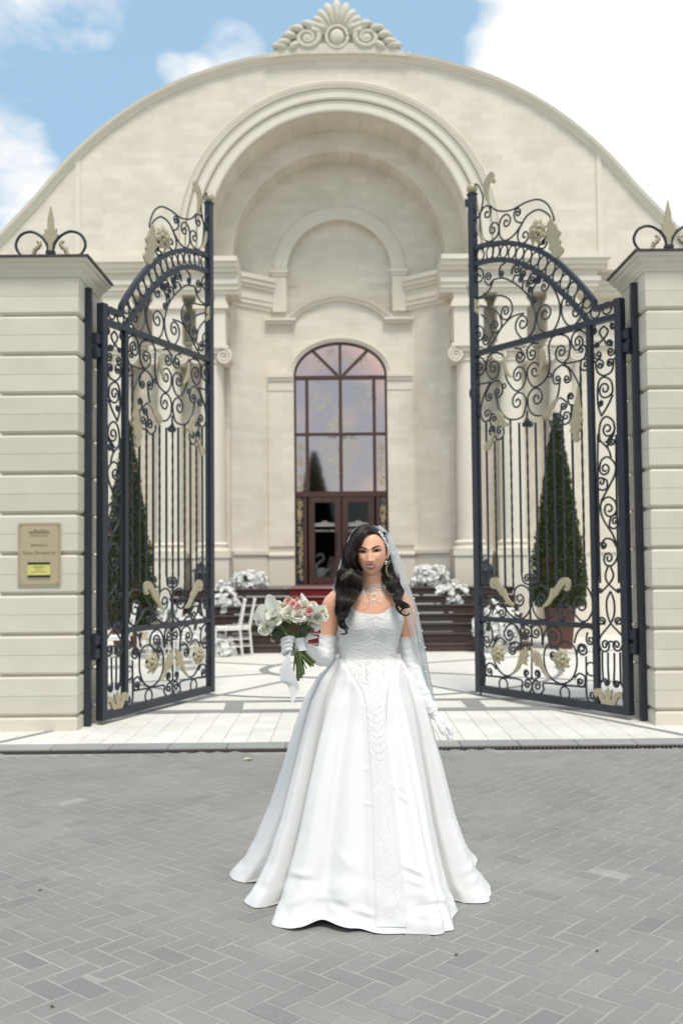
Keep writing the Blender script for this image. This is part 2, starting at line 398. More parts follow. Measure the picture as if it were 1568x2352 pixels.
# wings behind the columns, continuous entablature with breaks over the columns
for s in (-1, 1):
    a, b = sorted((s * 2.30, s * 11.0))
    hp(MB().box((a, DA + 0.62, 0.0), (b, DA + 0.85, GZ0 - 0.3)), 'wing_wall', 'facing')
    a2, b2 = sorted((s * 2.32, s * 11.0))
    hp(MB().box((a2, DA + 0.50, 0.0), (b2, DA + 0.618, 1.70)), 'wing_plinth', 'stone_plain')
    hp(MB().box((a2, DA + 0.46, 1.702), (b2, DA + 0.618, 1.80)), 'wing_plinth_mould', 'stone_plain')
    # string course at capital level
    hp(MB().box((a2, DA + 0.55, 6.02), (b2, DA + 0.618, 6.10)).box((a2, DA + 0.52, 6.102), (b2, DA + 0.618, 6.17)), 'string_course', 'stone_plain')
    prof = ((7.02, 7.10, 0.0), (7.102, 7.20, 0.05), (7.202, 7.30, 0.09), (7.302, 7.44, 0.04), (7.442, 7.52, 0.14), (7.522, 7.62, 0.21), (7.622, 7.72, 0.27))
    for z0, z1, pr in prof:
        hp(MB().box((s*2.05 if s > 0 else -5.2 - pr, DA - 0.02 - pr, z0), (5.2 + pr if s > 0 else -2.05, DA + 0.62, z1)), 'entablature', 'stone_plain')
        a, b = sorted((s * (5.203 + pr), s * 11.0))
        hp(MB().box((a, DA + 0.30 - pr, z0 - 0.01), (b, DA + 0.62, z1 - 0.012)), 'entablature', 'stone_plain')

def volute(c, r, y0, y1, sgn, n=44, turns=2.2):
    pts = []
    for i in range(n + 1):
        t = i / n; a = PI/2 - sgn * t * turns * 2*PI; rr = r * (1 - 0.82 * t)
        pts.append((c[0] + rr * math.cos(a), (y0), c[1] + rr * math.sin(a)))
    return pts
col_x = (2.62, 3.50, 4.52)
for s in (-1, 1):
    for cx in col_x:
        x, y, r = s * cx, DA + 0.30, 0.27
        c = hp(MB().lathe([(r * (1 - 0.16 * smooth01(max(0, (z - 3.0) / 3.0))) if z > 2.05 else r, z) for z in np.linspace(1.98, 5.62, 16)], (x, y, 0), 28), 'column', 'stone_plain', True)
        def sub(mb, nm): return mb.build(nm, 'stone_plain', c)
        sub(MB().box((x - 0.36, y - 0.36, 1.06 if cx < 3.2 else 0.0), (x + 0.36, y + 0.3, 1.66)).box((x - 0.39, y - 0.39, 1.662), (x + 0.39, y + 0.3, 1.76)), 'pedestal')
        sub(MB().lathe([(0.0, 1.762), (0.36, 1.762), (0.37, 1.80), (0.35, 1.84), (0.30, 1.86), (0.31, 1.90), (0.325, 1.93), (0.30, 1.96), (r, 1.98)], (x, y, 0), 28), 'column_base')
        cap = MB().lathe([(0.235, 5.62), (0.26, 5.64), (0.24, 5.67), (0.25, 5.72), (0.31, 5.78)], (x, y, 0), 24)
        cap.box((x - 0.30, y - 0.30, 5.80), (x + 0.30, y + 0.28, 5.90)).box((x - 0.36, y - 0.35, 5.902), (x + 0.36, y + 0.3, 5.97))
        for q in (-1, 1):
            cc = (x + q * 0.27, 5.74); pts = volute(cc, 0.155, y - 0.315, 0, q)
            cap.tube(pts, [0.03 - 0.014 * i / 44 for i in range(45)], 6)
            cap.add(*(lambda m_: (m_.v, m_.f))(MB().tube([(cc[0], y - 0.30, cc[1]), (cc[0], y + 0.25, cc[1])], 0.145, 18)))
        sub(cap, 'capital')
        # dosseret block above the capital
        sub(MB().box((x - 0.30, y - 0.28, 5.972), (x + 0.30, y + 0.32, 6.72)).box((x - 0.36, y - 0.34, 6.722), (x + 0.36, y + 0.3, 6.80)).box((x - 0.33, y - 0.31, 6.802), (x + 0.33, y + 0.3, 6.86)).box((x - 0.30, y - 0.28, 6.862), (x + 0.30, y + 0.3, 7.02)), 'impost_block')
# side return of the block next to the bay
# -------- glazed entrance
FY = DW + 0.07
bar = 0.035
fr = hp(MB(), 'window_frame', 'frame_brown') if False else None
wf = MB()
wo = win_path(WX, zsp, zwt, zfl)
for k in range(len(wo) - 1):
    pass
rows = []
for (x0, z0) in wo:
    cx, cz = 0, zsp
    f_ = 1 - 0.045 / max(0.3, math.hypot(x0, max(z0 - cz, 0)))
    xi = x0 * (1 - 0.045 / abs(WX)) if z0 <= zsp else x0 * f_
    zi = z0 if z0 <= zsp else cz + (z0 - cz) * f_
    rows.append([(x0, FY + 0.06, z0), (x0, FY - 0.02, z0), (xi, FY - 0.02, zi), (xi, FY + 0.06, zi)])
wf.grid(rows)
window = hp(wf, 'entrance_window', 'frame_brown')
zt1 = Zat(866, FY); zt2 = Zat(997, FY); zt3 = Zat(1133, FY)
xin = 0.5 * (Xat(861, FY) - Xat(706, FY))
def sp_(mb, nm, m='frame_brown', par=None, smooth=False): return mb.build(nm, m, par or window, smooth)
def bar_box(x0, x1, z0, z1, pr=0.03): return MB().box((x0, FY - pr, z0), (x1, FY + 0.05, z1))
sp_(bar_box(-WX + .04, WX - .04, zt1 - 0.05, zt1 + 0.03, 0.035), 'transom')
sp_(bar_box(-WX + .04, WX - .04, zt2 - 0.03, zt2 + 0.03, 0.032), 'transom')
sp_(bar_box(-WX + .04, WX - .04, zt3 - 0.07, zt3 + 0.04, 0.045), 'transom')
for x in (-xin, 0, xin):
    sp_(bar_box(x - 0.035, x + 0.035, zt3 + 0.04, zt1 - 0.05, 0.03), 'mullion')
sp_(bar_box(-0.03, 0.03, zt1 + 0.03, zwt - 0.03, 0.03), 'mullion')
for s in (-1, 1):
    e = (s * WX * 0.62, zsp + (zwt - zsp) * 0.80)
    sp_(MB().tube([(s * 0.06, FY, zt1 + 0.04), (e[0], FY, e[1])], 0.042, 4), 'glazing_bar')
# panes
def glass_mat(name, col, metal, rough):
    m = mat(name, col, rough, metal, spec=0.6)
    return m
glass_mat('coated_glass', (0.70, 0.48, 0.41), 1.0, 0.035)
def thin_glass(name, fac, col):
    m = bpy.data.materials.new(name); m.use_nodes = True; t = m.node_tree; n = t.nodes; l = t.links; n.clear()
    o = n.new('ShaderNodeOutputMaterial'); mx = n.new('ShaderNodeMixShader'); mx.inputs['Fac'].default_value = fac
    tr = n.new('ShaderNodeBsdfTransparent'); tr.inputs['Color'].default_value = (*col, 1); gl = n.new('ShaderNodeBsdfGlossy'); gl.inputs['Roughness'].default_value = 0.03; gl.inputs['Color'].default_value = (0.9, 0.9, 0.9, 1)
    l.new(tr.outputs[0], mx.inputs[1]); l.new(gl.outputs[0], mx.inputs[2]); l.new(mx.outputs[0], o.inputs['Surface']); M[name] = m
thin_glass('clear_glass', 0.025, (0.75, 0.76, 0.76))
mat('dark_glass', (0.006, 0.007, 0.008), 0.06, spec=0.35)
mat('blue_glass', (0.010, 0.035, 0.060), 0.10, spec=0.5)
mat('glass_print', (0.47, 0.43, 0.33), 0.6)
mat('glass_print_green', (0.33, 0.36, 0.32), 0.6)
mat('gold_print', (0.40, 0.31, 0.16), 0.5)
mat('white_print', (0.5, 0.49, 0.46), 0.6)
def pane(x0, x1, z0, z1, m='coated_glass'):
    return sp_(MB().box((x0, FY + 0.02, z0), (x1, FY + 0.028, z1)), 'pane', m)
xsd = WX - 0.045
for (x0, x1) in ((-xsd, -xin - .035), (-xin + .035, -.035), (.035, xin - .035), (xin + .035, xsd)):
    pane(x0, x1, zt2 + .03, zt1 - .05); pane(x0, x1, zt3 + .04, zt2 - .03)
# head of the window: four panes between the glazing bars
hd = [q for q in win_path(WX - 0.045, zsp, zwt - 0.045, zsp)[1:-1] if q[1] >= zt1 + 0.03]
for lo, hi in ((0.03, 1.06), (1.06, PI/2), (PI/2, PI - 1.06), (PI - 1.06, PI - 0.03)):
    arc_ = [(math.cos(a) * (WX - 0.05), zsp + math.sin(a) * (zwt - zsp - 0.05)) for a in np.linspace(lo, hi, 10)]
    arc_ = [(x, max(z, zt1 + 0.03)) for x, z in arc_]
    sp_(MB().prism([(0, zt1 + 0.03)] + arc_, FY + 0.02, FY + 0.028), 'pane', 'coated_glass')
# etched ornament on the panes
def curls(seed, x0, x1, z0, z1, n, r0, r1, m, name, y, inside=None, rad=0.008):
    g = random.Random(seed); mb = MB()
    k = 0
    while k < n:
        cx, cz = g.uniform(x0, x1), g.uniform(z0, z1)
        if inside and not inside(cx, cz): continue
        r = g.uniform(r0, r1); a0 = g.uniform(0, 2*PI); sg = g.choice((-1, 1)); pts = []
        for i in range(13):
            t = i / 12; rr = r * (1 - 0.8 * t); a = a0 + sg * t * 4.6
            pts.append((cx + rr * math.cos(a), y, cz + rr * math.sin(a)))
        mb.tube(pts, [rad * (0.5 + math.sin(PI * (i + 1) / 14)) for i in range(13)], 4, flat=(0.2, 1), up=(0, 1, 0)); k += 1
    return sp_(mb, name, m)
zm = (zt1 + zt3) / 2 - 0.1
curls(1, -0.5, 0.5, zm - 0.9, zm + 0.9, 150, 0.04, 0.085, 'glass_print', 'etched_ornament', FY + 0.012, lambda x, z: abs(x) / 0.46 + abs(z - zm + 0.1) / 0.85 < 1)
curls(2, 0.25, 0.75, zt2 + 0.55, zt1 - 0.1, 26, 0.05, 0.10, 'glass_print_green', 'etched_ornament', FY + 0.012, lambda x, z: math.hypot(x - 0.48, z - (zt1 - 0.42)) < 0.27)
curls(3, -0.75, -0.25, zt2 + 0.55, zt1 - 0.1, 20, 0.05, 0.10, 'glass_print', 'etched_ornament', FY + 0.012, lambda x, z: math.hypot(x + 0.48, z - (zt1 - 0.42)) < 0.27)
curls(4, -0.8, 0.8, zsp + 0.15, zwt - 0.15, 40, 0.04, 0.08, 'glass_print', 'etched_ornament', FY + 0.012, lambda x, z: 0.45 < math.hypot(x, (z - zsp) * 1.25) < 0.72)
for s in (-1, 1):
    a, b = sorted((s * (xin + 0.06), s * (xsd - 0.02)))
    curls(5 + s, a + .03, b - .03, zt3 + .06, zt3 + 1.1, 34, 0.03, 0.06, 'gold_print', 'gilt_ornament', FY + 0.012)
# door zone
sp_(MB().box((-xsd, FY + 0.02, zfl + .02), (-xin - .1, FY + 0.028, zt3 - .07)), 'pane', 'blue_glass')
sp_(MB().box((xin + .1, FY + 0.02, zfl + .02), (xsd, FY + 0.028, zt3 - .07)), 'pane', 'blue_glass')
for s in (-1, 1):
    a, b = sorted((s * (xin + 0.11), s * (xsd - 0.01)))
    curls(15 + s, a + .03, b - .03, zfl + .1, zt3 - .12, 90, 0.03, 0.065, 'gold_print', 'gilt_ornament', FY + 0.012)
    sp_(bar_box(s * xin - 0.10 if s < 0 else xin + 0.02, -xin - 0.02 if s < 0 else xin + 0.10, zfl, zt3 - .07, 0.03), 'door_jamb')
sp_(bar_box(-WX + .04, WX - .04, zfl - 0.02, zfl + 0.02, 0.05), 'threshold')
zd1 = zt3 - 0.075
door_w = xin - 0.02
mat('door_white', (0.55, 0.55, 0.55), 0.4)
for s in (-1, 1):
    x0, x1 = sorted((s * 0.012, s * door_w))
    st = 0.13
    xi0, xi1 = x0 + st, x1 - st
    dr = MB().box((x0, FY - 0.035, zfl + .03), (xi0, FY + 0.035, zd1)).box((xi1, FY - 0.035, zfl + .03), (x1, FY + 0.035, zd1))
    dr.box((xi0, FY - 0.033, zd1 - 0.12), (xi1, FY + 0.033, zd1)).box((xi0, FY - 0.033, zfl + .03), (xi1, FY + 0.033, zfl + 0.17))
    door = hp(dr, 'door_leaf', 'frame_brown')
    MB().box((xi0, FY + 0.01, zfl + .17), (xi1, FY + 0.016, zd1 - .12)).build('pane', 'clear_glass', door)
    for z in (zd1 - 0.12, zd1 - 0.45, zfl + 0.35):
        MB().box((x1 - 0.06 if s > 0 else x0 + 0.03, FY - 0.055, z - 0.05), (x1 - 0.03 if s > 0 else x0 + 0.06, FY - 0.036, z + 0.05)).build('hinge', 'iron', door)
    MB().tube([(s * 0.10, FY - 0.07, zfl + 0.75), (s * 0.10, FY - 0.07, zfl + 1.15)], 0.014, 6).box((s*0.10-.01, FY - .07, zfl + .8), (s*0.10+.01, FY - .034, zfl + .82)).box((s*0.10-.01, FY - .07, zfl + 1.08), (s*0.10+.01, FY - .034, zfl + 1.10)).build('door_handle', 'iron', door)
    # small hall emblem and name on the glass
    xc = (xi0 + xi1) / 2; zl = Zat(1207, FY)
    lg = MB()
    for k in range(13):
        x = xc + (k - 6) * 0.036; hgt = 0.05 + 0.05 * math.exp(-((k - 6) / 2.0) ** 2) + 0.015 * (k % 2)
        lg.box((x - 0.010, FY - 0.002, zl), (x + 0.010, FY + 0.006, zl + hgt))
    lg.box((xc - 0.235, FY - 0.002, zl - 0.014), (xc + 0.235, FY + 0.006, zl - 0.002))
    lg.build('emblem', 'white_print', door)

def text(name, body, size, m, parent=None, loc=(0,0,0), rot=(PI/2, 0, 0), sx=1.0, align='CENTER', ex=0.0006):
    cu = bpy.data.curves.new(name, 'FONT'); cu.body = body; cu.size = size; cu.align_x = align; cu.align_y = 'CENTER'; cu.extrude = ex
    to = bpy.data.objects.new(name, cu); COL.objects.link(to)
    dg = bpy.context.evaluated_depsgraph_get(); me = bpy.data.meshes.new_from_object(to.evaluated_get(dg))
    bpy.data.objects.remove(to); bpy.data.curves.remove(cu)
    me.materials.clear(); me.materials.append(M[m])
    return link(name, me, parent, loc, rot, (sx, 1, 1))
for door in [o for o in hall.children if o.name.startswith('door_leaf')]:
    xs2 = [v.co.x for v in door.data.vertices]; xc = (min(xs2) + max(xs2)) / 2
    text('lettering', 'GRAND ELYSEE', 0.062, 'white_print', door, (xc, FY - 0.001, Zat(1219, FY)))

# entrance lobby behind the glass: dark box
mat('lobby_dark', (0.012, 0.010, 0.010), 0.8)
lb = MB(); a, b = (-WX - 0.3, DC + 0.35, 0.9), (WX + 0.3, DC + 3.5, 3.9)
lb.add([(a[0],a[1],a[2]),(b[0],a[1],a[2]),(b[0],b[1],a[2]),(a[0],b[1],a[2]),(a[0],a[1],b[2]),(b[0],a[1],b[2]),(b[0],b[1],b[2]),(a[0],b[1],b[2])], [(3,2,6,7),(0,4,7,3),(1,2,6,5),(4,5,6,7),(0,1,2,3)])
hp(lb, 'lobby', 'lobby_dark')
mat('swan_white', (0.80, 0.80, 0.78), 0.5, var=(14, (0.5, 0.5, 0.48), 0.3)); mat('blush_cloth', (0.78, 0.55, 0.55), 0.8)
sw_c = P(737, 1300, DC + 0.75)
sw = thing('swan_figure', 'white swan figure behind the glass of the left door leaf', 'figure', (sw_c.x, DC + 0.75, 1.06))
MB().sphere((0.02, 0, 0.20), 0.16, 14, 9, (1.15, 0.8, 1.1)).build('swan_body', 'swan_white', sw, True)
MB().tube([tuple(map(float, q)) for q in catmull([(-0.06, -0.04, 0.28), (-0.10, -0.06, 0.40), (-0.02, -0.06, 0.50), (0.06, -0.06, 0.56), (0.03, -0.06, 0.66), (-0.05, -0.06, 0.66), (-0.09, -0.06, 0.60)], 5)], 0.035, 8).build('swan_neck', 'swan_white', sw, True)
for k in range(5): MB().tube([(-0.12 + 0.03*k, -0.13, 0.12 + .02*k), (0.05 + .03*k, -0.14, 0.20 + 0.03*k), (0.22, -0.10, 0.30 + 0.02*k)], [0.02, 0.035, 0.008], 6).build('wing_feather', 'swan_white', sw, True)
bl = thing('blush_drape', 'pale pink draped cloth standing behind the left door leaf', 'cloth', (P(762, 1300, DC + 1.0).x, DC + 1.0, 1.06))
rows_b = [[((0.05 + 0.22 * (1 - t) ** 1.2) * (1 + 0.12 * math.sin(7 * a)) * math.cos(a), (0.05 + 0.22 * (1 - t) ** 1.2) * (1 + 0.12 * math.sin(7 * a)) * math.sin(a), 0.62 * t) for a in np.linspace(0, 2*PI, 36, endpoint=False)] for t in np.linspace(0, 1, 9)]
MB().grid(rows_b, True).build('drape', 'blush_cloth', bl, True)

# -------- crest on top of the gable
mat('crest_stone', (0.66, 0.62, 0.53), 0.85, var=(6, (0.56, 0.52, 0.43), 0.25), bump=(40, 0.2), spec=0.2)
cy = DA - 0.06
zc0 = gz[0]
crest = hp(MB().prism([(-1.46, gable_z(1.46) - .02), (-1.2, zc0 + .06), (-0.6, zc0 + 0.16), (0.6, zc0 + .16), (1.2, zc0 + .06), (1.46, gable_z(1.46) - .02), (0.7, zc0 - .05), (-0.7, zc0 - .05)], cy - 0.10, cy + 0.16), 'crest', 'crest_stone')
def cs(mb, nm, smooth=True):
    if nm != 'crest_back': mb.v = [(x * 0.92, y, zc0 + (z - zc0) * 0.79 - 0.02) for x, y, z in mb.v]
    return mb.build(nm, 'crest_stone', crest, smooth)
half = [(70,425),(140,425),(200,320),(260,250),(340,258),(370,225),(500,232),(530,190),(575,186),(610,150),(630,110),(690,98),(740,68)]
pl_c = [P(612.5 + .21875 * x, .21875 * y, DA) for x, y in half]; xm_ = P(776, 60, DA).x
lf = [(p.x - xm_, p.z) for p in pl_c]
cs(MB().prism([(-1.3, zc0 - .02)] + [(x * 0.97, z - .06) for x, z in lf] + [(-x * 0.97, z - .06) for x, z in lf[::-1]] + [(1.3, zc0 - .02)], cy - 0.03, cy + 0.14), 'crest_back', False)
o_z = zc0 + 0.40
cs(MB().sphere((0, cy - 0.08, o_z), 0.17, 18, 10, (1.0, 0.55, 1.28)), 'cabochon')
ringp = [(0.235 * math.cos(a), cy - 0.08, o_z + 0.29 * math.sin(a)) for a in np.linspace(0, 2*PI, 29)]
cs(MB().tube(ringp, 0.045, 8), 'cabochon_ring')
for k in range(11):                            # shell flutes
    a = R(18 + 14.4 * k); ln = 0.50 + 0.20 * math.exp(-((k - 5) / 2.2) ** 2) - 0.10 * abs(k - 5) / 5
    r0 = 0.30
    p0 = (r0 * math.cos(a) * 0.85, cy - 0.03, o_z + r0 * math.sin(a))
    p1 = ((r0 + ln) * math.cos(a) * 0.95, cy - 0.01, o_z + (r0 + ln) * math.sin(a))
    pts = [Vector(p0).lerp(Vector(p1), t) + Vector((0, -0.05 * math.sin(PI * t), 0)) for t in np.linspace(0, 1, 7)]
    cs(MB().tube(pts, [0.04, 0.06, 0.08, 0.094, 0.102, 0.098, 0.06], 8), 'shell_flute')
for s in (-1, 1):
    pts = volute((s * 0.66, o_z - 0.02), 0.29, cy - 0.08, 0, -s, 40, 1.9)
    cs(MB().tube(pts, [0.075 - 0.03 * i / 40 for i in range(41)], 8), 'crest_volute')
    cs(MB().sphere((s * 0.66, cy - 0.06, o_z - 0.02), 0.13, 12, 8, (1, 0.6, 1)), 'volute_eye')
    # leaf lobes running down to the ends
    for k, (x, z, ln, an, w) in enumerate(((0.62, 0.72, 0.34, 35, .10), (0.86, 0.64, 0.32, 25, .10), (1.03, 0.50, 0.34, 5, .105), (1.14, 0.36, 0.36, -8, .10), (1.20, 0.20, 0.40, 12, .085), (0.95, 0.34, 0.34, -38, .09), (0.40, 0.62, 0.26, 60, .09))):
        a = R(an); pts = []
        for t in np.linspace(0, 1, 8):
            bend = 0.25 * t * t
            pts.append((s * (x - 0.12 + ln * t * math.cos(a)), cy - 0.05 - 0.04 * math.sin(PI * t), zc0 + z - 0.06 + ln * t * math.sin(a) - bend * 0.15))
        cs(MB().tube(pts, [w * q for q in (0.5, 0.8, 1.0, 1.0, 0.95, 0.8, 0.5, 0.15)], 8), 'crest_leaf')
    for k in range(5):
        x = 1.42 + 0.17 * k; p = (s * x, cy, gable_z(x) + 0.10 - 0.012 * k)
        cs(MB().sphere(p, 0.085 - 0.008 * k, 8, 6, (1.2, 0.7, 1)), 'crest_bead')
# ------------------------------------------------------------------ gate pillars
PD = 9.45
def pillar(x0, x1, label, zs, side):
    root = thing('gate_pillar', label, 'pillar', ((x0 + x1) / 2, PD + 0.38, 0), group='rusticated gate pillars')
    ox, oy = root.location.x, root.location.y
    w = (x1 - x0) / 2; dp = 0.40
    core = MB().box((-w + 0.035, -dp + 0.035, 0), (w - 0.035, dp - 0.035, 4.33)).build('core', 'pillar_stone', root)
    for k in range(len(zs) - 1):
        z0, z1 = zs[k], zs[k + 1]; g = 0.010; zm_ = (z0 + z1) / 2
        mb = MB()
        # two slabs per course; the outer edges of the course are chamfered
        def slab(za, zb, ca, cb):
            c = 0.021; V = []; e = 0.0
            for z, ins in ((za, c if ca else 0), (za + (c if ca else 0.0008), 0), (zb - (c if cb else 0.0008), 0), (zb, c if cb else 0)):
                V += [(-w + ins, -dp + ins, z), (w - ins, -dp + ins, z), (w - ins, dp - ins, z), (-w + ins, dp - ins, z)]
            Fc = [(3,2,1,0), (12,13,14,15)]
            for i in range(3):
                for j in range(4): Fc.append((i*4 + j, i*4 + (j+1) % 4, (i+1)*4 + (j+1) % 4, (i+1)*4 + j))
            return MB().add(V, Fc)
        if k == 0:
            slab(z0, z1 - g, False, True).build('stone_block', 'pillar_stone', root)
        else:
            slab(z0 + g, zm_ - 0.0012, True, False).build('stone_block', 'pillar_stone', root)
            slab(zm_ + 0.0012, z1 - (g if k < len(zs) - 2 else 0), False, k < len(zs) - 2).build('stone_block', 'pillar_stone', root)
    zt = zs[-1]
    cap = MB()
    prof = [(0.0, 0.0), (0.012, 0.002), (0.02, 0.03), (0.03, 0.04), (0.035, 0.06), (0.075, 0.10), (0.08, 0.125), (0.10, 0.13), (0.105, 0.165)]
    rows = []
    for e, z in prof:
        rows.append([(-w - e, -dp - e, zt + z), (w + e, -dp - e, zt + z), (w + e, dp + e, zt + z), (-w - e, dp + e, zt + z)])
    cap.grid(rows, True); cap.f.append(tuple(len(cap.v) - 4 + i for i in range(4))); cap.build('cornice', 'pillar_stone', root)
    e = 0.125
    MB().box((-w - e, -dp - e, zt + 0.167), (w + e, dp + e, zt + 0.185)).add([(-w - e, -dp - e, zt + .186), (w + e, -dp - e, zt + .186), (w + e, dp + e, zt + .186), (-w - e, dp + e, zt + .186), (0, 0, zt + .24)], [(0,1,4),(1,2,4),(2,3,4),(3,0,4)]).build('cap_sheet', 'cap_metal', root)
    # hinge pole on the gate side
    s = side
    hx = s * (w + 0.032); hy = 9.70 - oy
    MB().box((hx - 0.032, hy - 0.032, 0.02), (hx + 0.030, hy + 0.032, 4.30)).build('hinge_pole', 'iron', root)
    return root
zs = [0.0, 0.155] + [0.155 + 0.3815 * k for k in range(1, 11)] + [4.335]
pil_l = pillar(-3.27, -2.50, 'stone gate pillar with the brass plate, beside the left gate leaf', zs, 1)
pil_r = pillar(2.93, 3.70, 'stone gate pillar without a plate, beside the right gate leaf', zs, -1)

# finials: gilt spear between two iron scrolls
def finial(root_x, label, px, s=1):
    y = PD + 0.38; z0 = 4.52
    rt = thing('pillar_finial', label, 'finial', (root_x, y, z0), group='spear finials on the pillars')
    k = y / F
    sp = [(-7, -3), (-9, 20), (-5, 45), (-5, 62), (-19, 84), (-13, 88), (-15, 98), (-8, 96), (-7, 120), (0, 152), (7, 120), (8, 96), (15, 98), (13, 88), (19, 84), (5, 62), (5, 45), (9, 20), (7, -3)]
    MB().prism([(a * k, b * k) for a, b in sp], -0.012, 0.012).build('spear', 'gold', rt)
    for q in (-1, 1):
        pts = [(24, 0), (11, 22), (6, 42), (9, 62), (24, 82), (47, 92), (70, 84), (81, 62), (74, 42), (60, 34)]
        cv = [(q * float(a) * k, 0, float(b) * k) for a, b in catmull(pts, 5)]
        MB().tube(cv, [0.015] * (len(cv) - 8) + [0.015 - 0.0012 * i for i in range(8)], 6).build('scroll', 'iron', rt, True)
        pts = [(60, 34), (46, 33), (38, 40), (36, 48), (28, 55), (24, 62), (27, 68), (32, 66)]
        cv = [(q * float(a) * k, -0.01, float(b) * k) for a, b in catmull(pts, 4)]
        MB().tube(cv, [0.012 + 0.012 * math.sin(PI * i / (len(cv) - 1)) * (1 + 0.5 * math.sin(i * 2.1)) for i in range(len(cv))], 6).build('gilt_curl', 'gold', rt, True)
    MB().box((-10 * k, -0.03, 38 * k), (10 * k, 0.03, 46 * k)).build('collar', 'iron', rt)
finial(-2.885, 'gilt spear finial with iron scrolls on the pillar with the plate', 109)
finial(3.30, 'gilt spear finial with iron scrolls on the pillar without a plate', 1525)

# plate on the left pillar
mat('plate', (0.46, 0.385, 0.25), 0.42, metal=0.25, var=(30, (0.49, 0.41, 0.27), 0.2))
mat('plate_edge', (0.36, 0.29, 0.17), 0.4, metal=0.3)
mat('plate_ink', (0.17, 0.135, 0.075), 0.5)
mat('card_yellow', (0.62, 0.60, 0.18), 0.5)
mat('card_ink', (0.16, 0.15, 0.03), 0.6)
mat('black_plastic', (0.012, 0.012, 0.013), 0.35)
pw, ph = 0.405, 0.60
pc = P(91, 1273.5, PD - 0.02)
sg = thing('wall_plate', 'brass coloured welcome plate with a small yellow card on the left pillar', 'sign', (pc.x, PD + 0.38 - 0.403, pc.z))
def round_rect(w, h, r, n=5):
    pts = []
    for cx, cz, a0 in ((w/2 - r, h/2 - r, 0), (-w/2 + r, h/2 - r, 90), (-w/2 + r, -h/2 + r, 180), (w/2 - r, -h/2 + r, 270)):
        for i in range(n + 1): a = R(a0 + 90 * i / n); pts.append((cx + r * math.cos(a), cz + r * math.sin(a)))
    return pts
MB().prism(round_rect(pw, ph, 0.012), -0.012, -0.001).build('plate_body', 'plate', sg)
rr = round_rect(pw - 0.035, ph - 0.035, 0.02); rr.append(rr[0])
MB().tube([(x, -0.0125, z) for x, z in rr], 0.0035, 4).build('plate_border', 'plate_edge', sg)
for sx in (-1, 1):
    for sz in (-1, 1): MB().tube([(sx*(pw/2 - .024), -0.02, sz*(ph/2 - .024)), (sx*(pw/2 - .024), -0.011, sz*(ph/2 - .024))], 0.010, 10).build('screw_cap', 'plate_edge', sg)
def pz(py): return (1132 - py) / 2092 * ph   # rows of the plate close-up
lg = MB()
for k in range(19):
    x = (k - 9) * 0.0105; hgt = 0.018 + 0.022 * math.exp(-((k - 5.5) / 1.6) ** 2) + 0.014 * math.exp(-((k - 12) / 3.0) ** 2)
    lg.box((x - 0.0032, -0.0135, pz(432)), (x + 0.0032, -0.0122, pz(432) + hgt))
lg.box((-0.10, -0.0135, pz(432) - 0.004), (0.10, -0.0122, pz(432) - 0.0008)).build('emblem', 'plate_ink', sg)
text('lettering', 'GRAND ELYSEE', 0.0245, 'plate_ink', sg, (0, -0.0128, pz(520)))
text('lettering', 'BIENVENUE', 0.036, 'plate_ink', sg, (0, -0.0128, pz(835)), sx=0.86)
text('lettering', 'Salon Bonaparte', 0.048, 'plate_ink', sg, (0, -0.0128, pz(1080)), sx=0.98)
cd = MB().box((-0.107, -0.020, pz(1815)), (0.107, -0.0125, pz(1455))).build('card', 'card_yellow', sg)
MB().box((-0.105, -0.026, pz(1452)), (0.105, -0.0125, pz(1395))).build('card_clip', 'black_plastic', sg)
MB().box((-0.105, -0.026, pz(1878)), (0.105, -0.0125, pz(1820))).build('card_clip', 'black_plastic', sg)
text('lettering', 'NUNTA', 0.030, 'card_ink', cd, (0, -0.0206, pz(1560)))
text('lettering', 'AFTERNOON', 0.010, 'card_ink', cd, (0, -0.0206, pz(1640))) if False else None
for row, wd in ((1640, 0.06), (1705, 0.14)):
    mb = MB(); x = -wd / 2; g = random.Random(row)
    while x < wd / 2: l_ = g.uniform(0.003, 0.006); mb.box((x, -0.0208, pz(row) - 0.003), (x + l_, -0.0201, pz(row) + 0.003)); x += l_ + 0.0018
    mb.build('small_print', 'card_ink', cd)
# ------------------------------------------------------------------ wrought iron gate leaves
GL = 2.25
HR = Vector((2.80, 9.75)); AR = R(33.5)
HL = Vector((-2.37, 9.75)); AL = R(21.5)
dR = Vector((-math.sin(AR), math.cos(AR)))
nR = Vector((math.cos(AR), math.sin(AR)))
SCALES = {'a': (1700, 620, 720 / 1568), 'b': (1700, 1620, 720 / 1512), 'c': (1700, 1900, 750 / 1568)}
def gmap(view, x, y):
    """close-up position on the right leaf -> leaf plane (x from free end -GL to hinge 0, z)"""
    ox, oy, k = SCALES[view]
    d = CROT @ Vector((((ox + x*k) * 0.6125 - 784) / F, (1176 - (oy + y*k) * 0.6125) / F, -1.0))
    t = (HR.x * nR.x + HR.y * nR.y) / (d.x * nR.x + d.y * nR.y)
    q = Vector((d.x * t - HR.x, d.y * t - HR.y)); u = q.dot(dR)
    return (-u, CAMH + d.z * t)

def spiral_pts(c, r, a0, sgn, turns=1.3, n=20, tight=0.2):
    return [(c[0] + r * (1 - (1 - tight) * (i/n) ** 0.8) * math.cos(a0 + sgn * 2*PI*turns*i/n),
             c[1] + r * (1 - (1 - tight) * (i/n) ** 0.8) * math.sin(a0 + sgn * 2*PI*turns*i/n)) for i in range(n + 1)]

